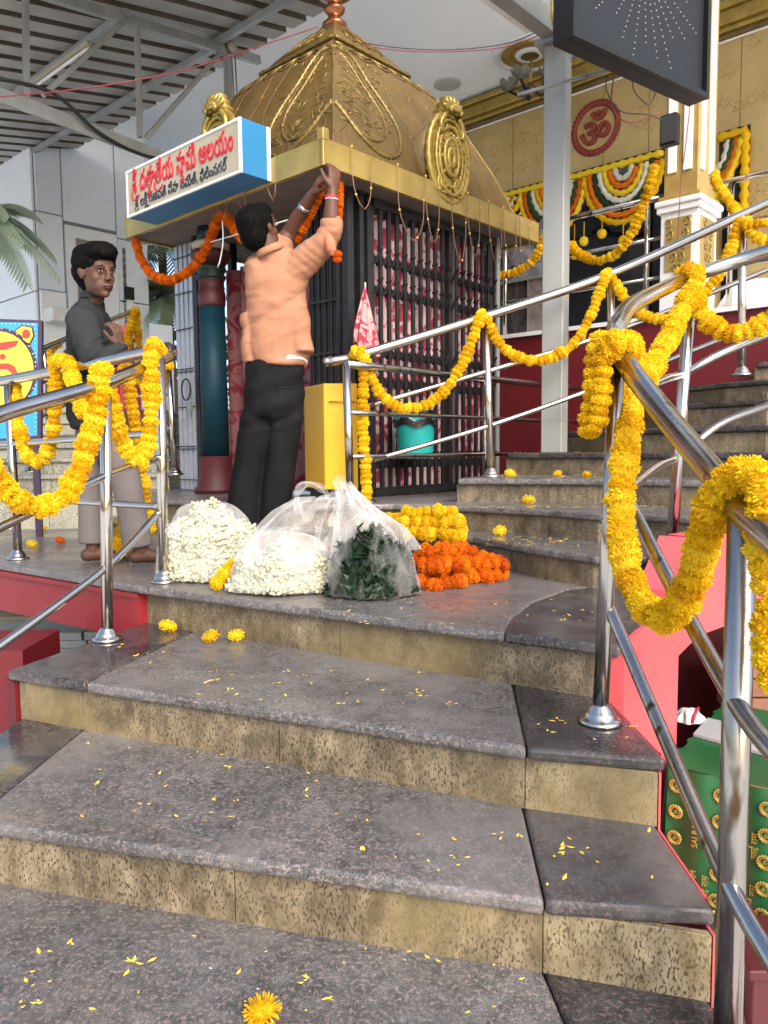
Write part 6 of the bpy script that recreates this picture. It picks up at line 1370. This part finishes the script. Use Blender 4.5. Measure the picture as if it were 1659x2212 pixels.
def slack(t, pts, nm, mat, seed):       # empty upper part of a bag, gathered towards its handles
    m = MB(); secs = [(P(x, y, d), rx, ry) for x, y, d, rx, ry in pts]
    def g_(a, b):
        i = b * (len(secs) - 1); k = min(int(i), len(secs) - 2); u_ = i - k; c = secs[k][0].lerp(secs[k + 1][0], u_); rx = secs[k][1] * (1 - u_) + secs[k + 1][1] * u_; ry = secs[k][2] * (1 - u_) + secs[k + 1][2] * u_
        th = a * 2 * math.pi; n_ = noise.noise(V3((math.cos(th) * 2 + seed, math.sin(th) * 2, b * 1.2))); k2 = 1 + .28 * n_ + .10 * math.sin(th * 7 + b * 4) + .05 * math.sin(th * 13 - b * 3)
        return c + V3((rx * k2 * math.cos(th), ry * k2 * math.sin(th), .01 * math.sin(th * 3)))
    m.grid(g_, 84, 30); return m.build(nm, mat, t)
slack(t, [(612, 1205, 2.98, .185, .11), (628, 1150, 2.99, .155, .09), (650, 1110, 3.0, .115, .07), (680, 1080, 3.0, .075, .05), (705, 1078, 3.0, .05, .03)], 'upper_film', FILMW, 3)
def strap(t, pts, wd, mat=None):
    m = MB(); sm = catmull([P(*p) for p in pts], .012); n_ = len(sm)
    def hb(a, b):
        i = min(int(round(a * (n_ - 1))), n_ - 1); tg = (sm[min(i + 1, n_ - 1)] - sm[max(i - 1, 0)]).normalized(); s_ = tg.cross(V3((.1, 1, .1))).normalized(); w_ = wd * (1 + .35 * math.sin(i * .9))
        return sm[i] + s_ * ((b - .5) * w_) + V3((0, .008 * math.sin(b * 9 + i * .5), 0))
    m.grid(hb, n_ - 1, 6); m.build('handle', mat or FILM2, t)
strap(t, [(648, 1110, 2.92), (640, 1078, 2.92), (650, 1052, 2.92), (672, 1045, 2.92), (700, 1060, 2.93), (718, 1088, 2.94)], .026); strap(t, [(655, 1120, 2.95), (690, 1090, 2.92), (725, 1068, 2.9), (735, 1085, 2.9), (720, 1140, 2.92)], .04)
b_, t, f_ = bag('tall clear plastic carrier bag filled with dark green leaves, right of the three', 802, 1300, 2.85, .175, .13, .30, FILM, seed=8)
buds('dark_leaves', b_ + ZD * .006, .160, .118, .235, 1500, DL, 'dark green leaves packed in the right plastic bag', 'leaves', .010, .018, 9, leafy=True)
slack(t, [(800, 1190, 2.96, .165, .11), (790, 1140, 2.96, .125, .09), (770, 1100, 2.96, .08, .06), (752, 1068, 2.95, .045, .035), (742, 1045, 2.94, .028, .02)], 'upper_film', FILM2, 9)
strap(t, [(718, 1140, 2.92), (728, 1100, 2.92), (735, 1060, 2.92), (730, 1036, 2.92), (748, 1050, 2.92), (775, 1085, 2.93)], .035); strap(t, [(755, 1060, 2.9), (790, 1098, 2.9), (815, 1130, 2.9), (835, 1155, 2.9)], .03)

# ------------------------------------------------------------------ people
def loft(mb, secs, side, seg=20, cap=.8):
    # secs: (pos, ra, rb); ra across 'side', rb the other way; closed rounded ends
    pts = [V3(s_[0]) for s_ in secs]; n = len(pts); side = V3(side); rings = []
    def add(c, t, ra, rb):
        a = (side - t * side.dot(t)).normalized(); b = t.cross(a); rings.append([c + a * (ra * math.cos(2 * math.pi * k / seg)) + b * (rb * math.sin(2 * math.pi * k / seg)) for k in range(seg)])
    for i in range(n):
        t = (pts[min(i + 1, n - 1)] - pts[max(i - 1, 0)]).normalized(); ra, rb = secs[i][1], secs[i][2]
        if i == 0:
            for q in (1.0, .8, .5): s_ = math.sqrt(1 - q * q) if q < 1 else .05; add(pts[0] - t * (min(ra, rb) * cap * q), t, ra * s_, rb * s_)
        add(pts[i], t, ra, rb)
        if i == n - 1:
            for q in (.5, .8, 1.0): s_ = math.sqrt(1 - q * q) if q < 1 else .05; add(pts[-1] + t * (min(ra, rb) * cap * q), t, ra * s_, rb * s_)
    vs = [v for r_ in rings for v in r_]; m_ = len(rings)
    fs = [(i * seg + k, i * seg + (k + 1) % seg, (i + 1) * seg + (k + 1) % seg, (i + 1) * seg + k) for i in range(m_ - 1) for k in range(seg)]
    fs += [tuple(reversed(range(seg))), tuple((m_ - 1) * seg + k for k in range(seg))]
    return mb.add(vs, fs, True)
def limb(mb, joints, side=(0, 1, .01), seg=16, sub_=4, cap=.8):
    P_ = [V3(j[0]) for j in joints]; out = []
    for i in range(len(joints) - 1):
        for k in range(sub_):
            u_ = k / sub_; r0, r1 = joints[i][1], joints[i + 1][1]; b0 = joints[i][2] if len(joints[i]) > 2 else r0; b1 = joints[i + 1][2] if len(joints[i + 1]) > 2 else r1
            out.append((P_[i].lerp(P_[i + 1], u_), r0 + (r1 - r0) * u_, b0 + (b1 - b0) * u_))
    out.append((P_[-1], joints[-1][1], joints[-1][2] if len(joints[-1]) > 2 else joints[-1][1]))
    return loft(mb, out, side, seg, cap)
def skin(mb, name, mat, parent, vox, smooth=6, fn=None):
    o = mb.build(name, mat, parent); me0 = o.data
    m = o.modifiers.new('r', 'REMESH'); m.mode = 'VOXEL'; m.voxel_size = vox; m.use_smooth_shade = True
    s_ = o.modifiers.new('s', 'SMOOTH'); s_.factor = .5; s_.iterations = smooth
    me = bpy.data.meshes.new_from_object(o.evaluated_get(bpy.context.evaluated_depsgraph_get())); o.modifiers.clear(); o.data = me; me.name = name; bpy.data.meshes.remove(me0)
    if not me.materials: me.materials.append(mat)
    if fn:
        off = V3(parent['_o']); nn_ = [v.normal.copy() for v in me.vertices]
        for v, n_ in zip(me.vertices, nn_): v.co = v.co + n_ * fn(v.co + off, n_)
        me.update()
    for p in me.polygons: p.use_smooth = True
    return o
def hand(mb, wrist, dr, palm_n, L_, curl=.6, spread=.12, thumb=1, sc=1.0):
    # palm and five fingers of unequal length; dr = direction of the hand, palm_n = direction the palm faces
    dr = V3(dr).normalized(); pn = V3(palm_n); pn = (pn - dr * pn.dot(dr)).normalized(); sd = dr.cross(pn) * thumb; w_ = V3(wrist)
    loft(mb, [(w_, .021 * sc, .025 * sc), (w_ + dr * .03 * sc, .017 * sc, .036 * sc), (w_ + dr * .08 * sc, .014 * sc, .040 * sc)], pn, 14)
    for k, (o_, fl_) in enumerate(((-.030, .066), (-.010, .076), (.010, .072), (.029, .056))):
        p = w_ + dr * .082 * sc - sd * (o_ * sc); d = (dr - sd * (o_ * spread * 20)).normalized(); pts = [(p - d * .02 * sc, .0098 * sc)]; a = 0
        for s_ in (.42, .32, .26):
            pts.append((p, .0095 * sc)); a += curl * (.9 if s_ == .42 else 1); dd2 = (d * math.cos(a) + pn * math.sin(a)).normalized(); p = p + dd2 * (fl_ * s_ * 1.05 * sc)
        pts.append((p, .0078 * sc)); limb(mb, pts, sd, 8, 2)
    p = w_ + dr * .025 * sc + sd * (.026 * sc); d = (dr * .6 + sd * .65 + pn * .35).normalized()
    limb(mb, [(p - d * .015, .013 * sc), (p + d * .028 * sc, .012 * sc), (p + d * .050 * sc + dr * .012 * sc, .010 * sc), (p + d * .06 * sc + dr * .03 * sc + pn * .008, .0085 * sc)], pn, 8, 2)
def folds(sc1, amp, sd, dirv=V3((1, .4, 2.2)), extra=None):
    def f(p, n_):
        q = V3((p.x * dirv.x, p.y * dirv.y, p.z * dirv.z)) * sc1 + V3((sd, sd, sd)); a = noise.noise(q); b = noise.noise(q * 2.3 + V3((5, 1, 2)))
        v = amp * ((1 - abs(a) * 2.6) * .9 + .4 * b) ; return v + (extra(p, n_) if extra else 0)
    return f
def head_parts(mb, c, yaw, pitch, s=1.0, roll=0):
    """adds skull, jaw, nose, brow, ears to mb; returns the frame matrix (x right, y forward, z up)"""
    M = Matrix.Translation(c) @ (Matrix.Rotation(yaw, 4, 'Z') @ Matrix.Rotation(pitch, 4, 'X') @ Matrix.Rotation(roll, 4, 'Y')) @ Matrix.Scale(s, 4)
    def el(x, y, z, rx, ry, rz):
        m2 = MB(); m2.sphere((0, 0, 0), 1, 20, 14, (rx, ry, rz)); mb.add([M @ (V3(v) + V3((x, y, z))) for v in m2.v], m2.f, True)
    el(0, -.012, .030, .077, .096, .086); el(0, .008, -.026, .058, .072, .074); el(0, .038, -.072, .036, .042, .036); el(0, .064, -.092, .020, .018, .017)
    el(0, .080, .022, .046, .012, .012)                  # brow
    el(.032, .048, -.022, .026, .026, .026); el(-.032, .048, -.022, .026, .026, .026); el(.020, .050, -.052, .026, .028, .034); el(-.020, .050, -.052, .026, .028, .034); el(0, .060, .034, .052, .030, .040)      # cheeks
    el(0, .094, -.008, .0095, .015, .028); el(0, .100, -.025, .0105, .010, .009); el(.011, .094, -.031, .008, .009, .007); el(-.011, .094, -.031, .008, .009, .007)
    el(0, .080, -.060, .022, .016, .016)     # mouth mound
    for s_ in (-1, 1): el(s_ * .074, -.004, -.006, .008, .016, .026); el(s_ * .081, -.010, .004, .005, .015, .020)
    return M
def mel(M, x, y, z, rx, ry, rz, seg=12, rg=8):
    m2 = MB(); m2.sphere((0, 0, 0), 1, seg, rg, (rx, ry, rz)); return [M @ (V3(v) + V3((x, y, z))) for v in m2.v], m2.f

def man_hit(px, py):
    # point on the seat of the trousers, used to lay the pocket edges on the cloth
    from mathutils.bvhtree import BVHTree
    global _bvh
    if '_bvh' not in globals():
        o_ = bpy.data.objects['trousers']; me_ = o_.data; off = V3(man['_o']); _bvh = BVHTree.FromPolygons([v.co + off for v in me_.vertices], [tuple(p.vertices) for p in me_.polygons])
    h = _bvh.ray_cast(CP, ray(px, py).normalized())[0]
    return h + V3((0, -.001, 0)) if h is not None else None
# the man tying the garland: seen from behind, arms raised to the fascia corner
man = thing('person', onz(545, 1140, zr[1]), 'person in peach shirt and black trousers, seen from behind, tying a garland overhead', 'person')
b = MB(); Q = lambda x, y, d=4.2: P(x, y, d)
z1_ = zr[1]
limb(b, [(Q(591, 850, 4.2), .145, .10), (Q(590, 780, 4.2), .125, .09), (Q(592, 700, 4.19), .115, .08), (Q(597, 625, 4.17), .125, .085), (Q(600, 582, 4.16), .12, .07), (Q(594, 560, 4.15), .075, .07)], (1, 0, 0), 20)
limb(b, [(Q(594, 570, 4.15), .062), (Q(584, 545, 4.13), .058), (Q(572, 515, 4.12), .060)], (1, 0, 0))
def to_z(p, z): p = V3(p); p.z = z; return p
for (kx, ky, ax, ay, hx_) in ((545, 975, 520, 1112, 565), (610, 972, 588, 1118, 622)):
    an = Q(ax, ay, 4.21); limb(b, [(Q(hx_, 860), .08), (Q(kx, ky, 4.21), .05), (Q((kx + ax) / 2, 1045, 4.22), .046), (to_z(an, z1_ + .07), .038)])
    f0 = to_z(an, z1_ + .035); limb(b, [(f0 + V3((0, -.03, .0)), .034, .032), (f0 + V3((.0, .05, .0)), .036, .030), (f0 + V3((.02, .14, -.010)), .040, .022)], (1, 0, 0))
# arms
limb(b, [(Q(640, 575, 4.15), .062), (Q(675, 545, 4.10), .052), (Q(711, 520, 4.06), .045), (Q(715, 470, 4.04), .042), (Q(716, 428, 4.03), .031), (Q(718, 412, 4.03), .027)])
limb(b, [(Q(556, 575, 4.17), .060), (Q(590, 548, 4.26), .050), (Q(624, 505, 4.30), .044), (Q(643, 470, 4.25), .040), (Q(664, 436, 4.19), .030), (Q(674, 420, 4.16), .027)])
hr = Q(718, 412, 4.03); hand(b, hr, Q(724, 368, 4.03) - hr, (-.6, .7, .1), .19, .42, .05, 1, .98)
hl_ = Q(674, 420, 4.16); hand(b, hl_, Q(694, 380, 4.10) - hl_, (.75, -.1, .2), .19, .5, .05, -1, .95)
Mh = head_parts(b, Q(562, 497, 4.12), R(-38), R(22), 1.06)
skin(b, 'body', SKIN1, man, .005, 4)
h = MB(); 
for a_ in ((0, -.024, .036, .086, .098, .090), (0, -.055, -.012, .074, .062, .082), (0, .018, .080, .070, .070, .044), (0, -.065, .045, .07, .055, .07), (0, .05, .082, .05, .04, .03)): v_, f_ = mel(Mh, *a_, 22, 14); h.add(v_, f_, True)
skin(h, 'hair', HAIR, man, .007, 3, lambda p, n_: .0035 * noise.noise(p * 70))
e_ = MB()
for s_ in (-1, 1): v_, f_ = mel(Mh, s_ * .031, .084, .006, .013, .008, .008); e_.add(v_, f_, True)
e_.build('eyes', EYEW, man)
# shirt: torso plus sleeves, open collar
s_ = MB()
limb(s_, [(Q(600, 790, 4.2), .150, .125), (Q(600, 765, 4.2), .166, .13), (Q(598, 700, 4.19), .160, .122), (Q(596, 640, 4.18), .160, .118), (Q(598, 600, 4.17), .170, .112), (Q(600, 572, 4.16), .168, .095), (Q(594, 556, 4.15), .095, .08), (Q(586, 546, 4.14), .072, .070), (Q(581, 536, 4.135), .068, .066)], (1, 0, 0), 28, 5, .05)
limb(s_, [(Q(628, 590, 4.16), .090), (Q(662, 560, 4.12), .078), (Q(700, 525, 4.07), .066), (Q(716, 494, 4.05), .056), (Q(717, 480, 4.05), .051)])
limb(s_, [(Q(690, 535, 4.08), .05), (Q(708, 530, 4.06), .040), (Q(713, 540, 4.05), .032, .02)])
limb(s_, [(Q(560, 585, 4.18), .088), (Q(590, 555, 4.25), .074), (Q(612, 528, 4.29), .062)])
limb(s_, [(Q(630, 640, 4.18), .06, .08), (Q(642, 700, 4.18), .07, .09), (Q(652, 764, 4.17), .066, .09)], (1, 0, 0), cap=.1); limb(s_, [(Q(540, 680, 4.2), .05, .07), (Q(545, 786, 4.2), .05, .09)], (1, 0, 0), cap=.1)
def shirt_f(p, n_):
    x, y = proj(p); v = 0
    v += .005 * math.sin((x * .55 + y) * .085) * (1 if y > 640 else .3)      # diagonal drape folds on the back
    v += .010 * max(0, 1 - abs(y - 715 + (x - 560) * .55) / 26) - .010 * max(0, 1 - abs(y - 690 + (x - 560) * .6) / 20)
    if x > 615 and y < 600: v += .0012 * math.sin((x * .75 - y * .9) * .30 + 3 * noise.noise(p * 8))
    n1_ = noise.noise(V3((p.x * 5 + p.z * 4, p.y * 4, p.z * 9 - p.x * 5))); n2_ = noise.noise(V3((p.x * 11 + p.z * 9, p.y * 8, p.z * 20 - p.x * 12)))
    return v + .013 * (.3 - abs(n1_)) + .006 * (.3 - abs(n2_))
skin(s_, 'shirt', PEACH, man, .0075, 6, shirt_f)
cf = MB()
q = Q(716, 482, 4.05); cf.lathe(q, [(.054, -.035), (.060, -.02), (.058, .012), (.05, .02)], 24, (Q(716, 430, 4.03) - q)); cf.build('cuff', PEACH, man)
cf = MB(); limb(cf, [(Q(706, 505, 4.03), .022, .03), (Q(713, 528, 4.02), .030, .040), (Q(716, 543, 4.02), .026, .034), (Q(717, 550, 4.02), .012, .02)], (1, 0, 0), 20, 4, .6); cf.build('loose_cuff', PEACHD, man)
co = MB(); limb(co, [(Q(586, 548, 4.13), .078, .076), (Q(580, 534, 4.125), .074, .072)], (1, 0, 0), 28, 2, .02); co.build('collar', PEACH, man)
un = MB(); limb(un, [(Q(620, 776, 4.20), .100, .115), (Q(624, 792, 4.19), .105, .112)], (1, 0, 0), 24, cap=.1); un.build('white_undershirt', CLOTHW, man)
tr_ = MB()
limb(tr_, [(Q(594, 782, 4.2), .152, .112), (Q(592, 830, 4.2), .162, .125), (Q(592, 880, 4.2), .166, .13)], (1, 0, 0), 24)
for pts in (((566, 870, .098), (552, 930, .094), (541, 985, .088), (530, 1050, .088), (526, 1105, .092), (525, 1132, .094)), ((620, 870, .096), (614, 930, .092), (608, 985, .086), (600, 1050, .082), (592, 1100, .080), (590, 1138, .084))):
    L2 = [(Q(x, y, 4.2 + (y - 870) * .0001), r_, r_ * .95) for x, y, r_ in pts]; limb(tr_, L2, (1, 0, 0), 20, 4, .12)
def trouser_f(p, n_):
    x, y = proj(p); v = .004 * math.sin(x * .11 + y * .02) * (1 if y > 900 else .3) + .008 * noise.noise(V3((p.x * 14, p.y * 10, p.z * 5)))
    if y < 930: v += .005 * math.sin((y + x * .4) * .12)
    return v
skin(tr_, 'trousers', BTROU, man, .009, 5, trouser_f)
for px_, py_ in ((556, 842), (622, 838)):
    pk_ = MB(); hh = [man_hit(px_ + dx, py_ + dx * .06) for dx in range(-22, 24, 4)]
    if all(h is not None for h in hh): pk_.tube(hh, .0022, 5); pk_.build('pocket_welt', RUB, man)
q = Q(657, 449, 4.21); MB().lathe(q, [(.033, -.012), (.037, -.008), (.037, .008), (.033, .012)], 24, Q(664, 436, 4.19) - Q(643, 470, 4.25)).build('wrist_watch', STEEL, man)
q = Q(716, 425, 4.03); ax_ = Q(716, 410, 4.03) - Q(715, 470, 4.04); MB().lathe(q, [(.031, -.010), (.036, -.006), (.036, 0), (.031, .003)], 20, ax_).build('wrist_thread', REDC, man); MB().lathe(q - ZD * .012, [(.031, -.004), (.035, 0), (.031, .004)], 20, ax_).build('wrist_thread', CLOTHW, man)

# the boy: body turned right, head turned towards the camera
boy = thing('person', onz(255, 1220, ZL), 'barefoot boy in a charcoal shirt and grey trousers, looking over his shoulder', 'person')
b = MB(); Q = lambda x, y, d=3.75: P(x, y, d)
SD = V3((.45, -.89, 0))          # across the shoulders
limb(b, [(Q(218, 900), .12, .095), (Q(208, 830), .105, .085), (Q(196, 760), .10, .075), (Q(190, 700), .11, .075), (Q(192, 668), .085, .065), (Q(196, 652), .05, .05)], SD, 20)
limb(b, [(Q(198, 665), .045), (Q(203, 640, 3.73), .043), (Q(209, 612, 3.71), .048)], (1, 0, 0))
for (hx2, kx, ky, ax, ay, d) in ((200, 198, 1045, 201, 1183, 3.80), (238, 275, 1045, 306, 1186, 3.72)):
    an = Q(ax, ay, d); limb(b, [(Q(hx2, 900, d), .08), (Q(kx, ky, d), .052), (Q((kx + ax) / 2, (ky + ay) / 2, d), .050), (to_z(an, ZL + .085), .034), (to_z(an, ZL + .06), .035)])
    f0 = to_z(an, ZL + .034); fd = V3((.93, .35, 0)) if ax < 250 else V3((.95, .30, 0))
    limb(b, [(f0 - fd * .035, .033, .032), (f0 + fd * .03 + ZD * .004, .034, .034), (f0 + fd * .09 - ZD * .008, .040, .024), (f0 + fd * .14 - ZD * .016, .038, .016)], V3((-fd.y, fd.x, 0)))
    for k in range(5): p = f0 + fd * (.148 - .004 * k * k * .5) + V3((-fd.y, fd.x, 0)) * (.030 - .015 * k) - ZD * .022; limb(b, [(p, .0085), (p + fd * .022, .008)], (0, 0, 1), 8, 1)
limb(b, [(Q(178, 690, 3.66), .052), (Q(190, 730, 3.62), .045), (Q(208, 778, 3.60), .040), (Q(232, 768, 3.56), .036), (Q(254, 755, 3.54), .028), (Q(262, 748, 3.54), .024)])
hb_ = Q(260, 750, 3.54); hand(b, hb_, (-.05, -.25, 1), (-.8, .3, .1), .16, .55, .08, 1, .86)
limb(b, [(Q(205, 690, 3.86), .05), (Q(228, 740, 3.9), .042), (Q(246, 775, 3.86), .036), (Q(262, 758, 3.80), .028)])
Mb = head_parts(b, Q(209, 592, 3.68), R(-129), R(-4), 1.02, R(3))
skin(b, 'body', SKIN2, boy, .0046, 6)
h = MB()
for a_ in ((0, -.022, .054, .094, .108, .080), (0, -.058, .010, .086, .068, .070), (0, .030, .094, .082, .078, .048), (0, -.06, .085, .078, .06, .054), (.005, .070, .100, .066, .050, .036), (.01, .096, .086, .052, .028, .026), (0, -.064, -.035, .056, .040, .045), (.03, .06, .09, .05, .05, .036)): v_, f_ = mel(Mb, *a_, 22, 14); h.add(v_, f_, True)
skin(h, 'hair', HAIR, boy, .0055, 2, lambda p, n_: .005 * noise.noise(V3((p.x * 60, p.y * 60, p.z * 45))))
for s_ in (-1, 1):
    m = MB(); v_, f_ = mel(Mb, s_ * .031, .0845, .004, .0125, .0065, .0052); m.add(v_, f_, True); ew = m.build('eye', EYEW, boy); o2 = sub(ew, boy['_o'])
    m = MB(); v_, f_ = mel(Mb, s_ * .031 + .003, .0885, .004, .0058, .0035, .0052); m.add(v_, f_, True); m.build('iris', EYEB, o2)
    m = MB(); m.tube([Mb @ V3(q_) for q_ in ((s_ * .014, .0955, .022), (s_ * .030, .0965, .029), (s_ * .050, .084, .023))], [.0018, .0028, .0012], 6); m.build('eyebrow', HAIR, boy)
    m = MB(); m.tube([Mb @ V3(q_) for q_ in ((s_ * .018, .090, .008), (s_ * .031, .0945, .0125), (s_ * .045, .087, .008))], .0018, 6); m.build('upper_lid', HAIR, boy)
m = MB(); m.tube([Mb @ V3(q_) for q_ in ((-.024, .087, -.0635), (-.012, .0975, -.058), (0, .100, -.0590), (.012, .0975, -.058), (.024, .087, -.0635))], [.0015, .0032, .0036, .0032, .0015], 8); m.tube([Mb @ V3(q_) for q_ in ((-.020, .086, -.066), (0, .098, -.067), (.020, .086, -.066))], [.0015, .0042, .0015], 8); m.build('lips', LIPS, boy)
s_ = MB()
limb(s_, [(Q(198, 925), .105, .095), (Q(202, 850), .115, .092), (Q(197, 790), .116, .092), (Q(191, 740), .130, .096), (Q(189, 704), .135, .09), (Q(191, 676), .105, .078), (Q(196, 655), .066, .064), (Q(199, 643, 3.74), .055, .055)], SD, 26, 5, .1)
limb(s_, [(Q(170, 905, 3.78), .04, .08), (Q(168, 850, 3.78), .06, .09), (Q(160, 780, 3.76), .07, .1)], (1, 0, 0))
limb(s_, [(Q(178, 692, 3.66), .080), (Q(188, 730, 3.62), .066), (Q(205, 778, 3.59), .062), (Q(232, 771, 3.55), .056), (Q(252, 760, 3.54), .048), (Q(258, 756, 3.54), .044)])
limb(s_, [(Q(205, 692, 3.86), .07), (Q(228, 740, 3.9), .058), (Q(240, 768, 3.88), .05)])
def bshirt(p, n_):
    x, y = proj(p); v = .020 * (.3 - abs(noise.noise(V3((p.x * 8 + p.z * 3, p.y * 7, p.z * 7 - p.x * 4))))) + .007 * (.3 - abs(noise.noise(V3((p.x * 20, p.y * 14, p.z * 14)))))
    if x > 190 and y > 730: v += .004 * math.sin(y * .35 + x * .2)
    return v
skin(s_, 'shirt', GSHIRT, boy, .0075, 5, bshirt)
co = MB(); co.grid(lambda a, b: Q(200, 646, 3.73) + V3((.054 * math.cos(a * 6.0 + 3.5), .052 * math.sin(a * 6.0 + 3.5), .0 + .026 * b)), 30, 4); co.build('collar', GSHIRT, boy)
cl_ = MB(); cl_.grid(lambda a, b: Q(232 + (14 + 22 * b) * a + 8 * b, 752 + 178 * b, 3.66 + .04 * a) + V3((.004 * math.sin(a * 12), .01 * math.sin(a * 9 + b * 3), 0)), 14, 18); cl_.build('crimson_cloth', REDC, boy)
tr_ = MB(); limb(tr_, [(Q(214, 850), .115, .10), (Q(216, 900), .125, .105), (Q(220, 935), .125, .105)], SD, 24)
for pts in (((198, 930, .078, 3.79), (196, 1000, .066, 3.8), (196, 1070, .060, 3.8), (197, 1130, .060, 3.8), (198, 1172, .062, 3.8)), ((242, 930, .084, 3.73), (264, 1000, .080, 3.72), (276, 1060, .072, 3.72), (288, 1120, .068, 3.72), (298, 1180, .072, 3.72))):
    limb(tr_, [(Q(x, y, d), r_, r_) for x, y, r_, d in pts], (1, 0, 0), 20, 4, .12)
skin(tr_, 'trousers', GTROU, boy, .0085, 5, lambda p, n_: .006 * noise.noise(V3((p.x * 12, p.y * 10, p.z * 6))) + .004 * math.sin(p.z * 30 + p.x * 25) * max(0, noise.noise(p * 3)))
m = MB(); v0 = Q(151, 690, 3.62)
print('objects', len(bpy.data.objects), 'flowers', fcount)
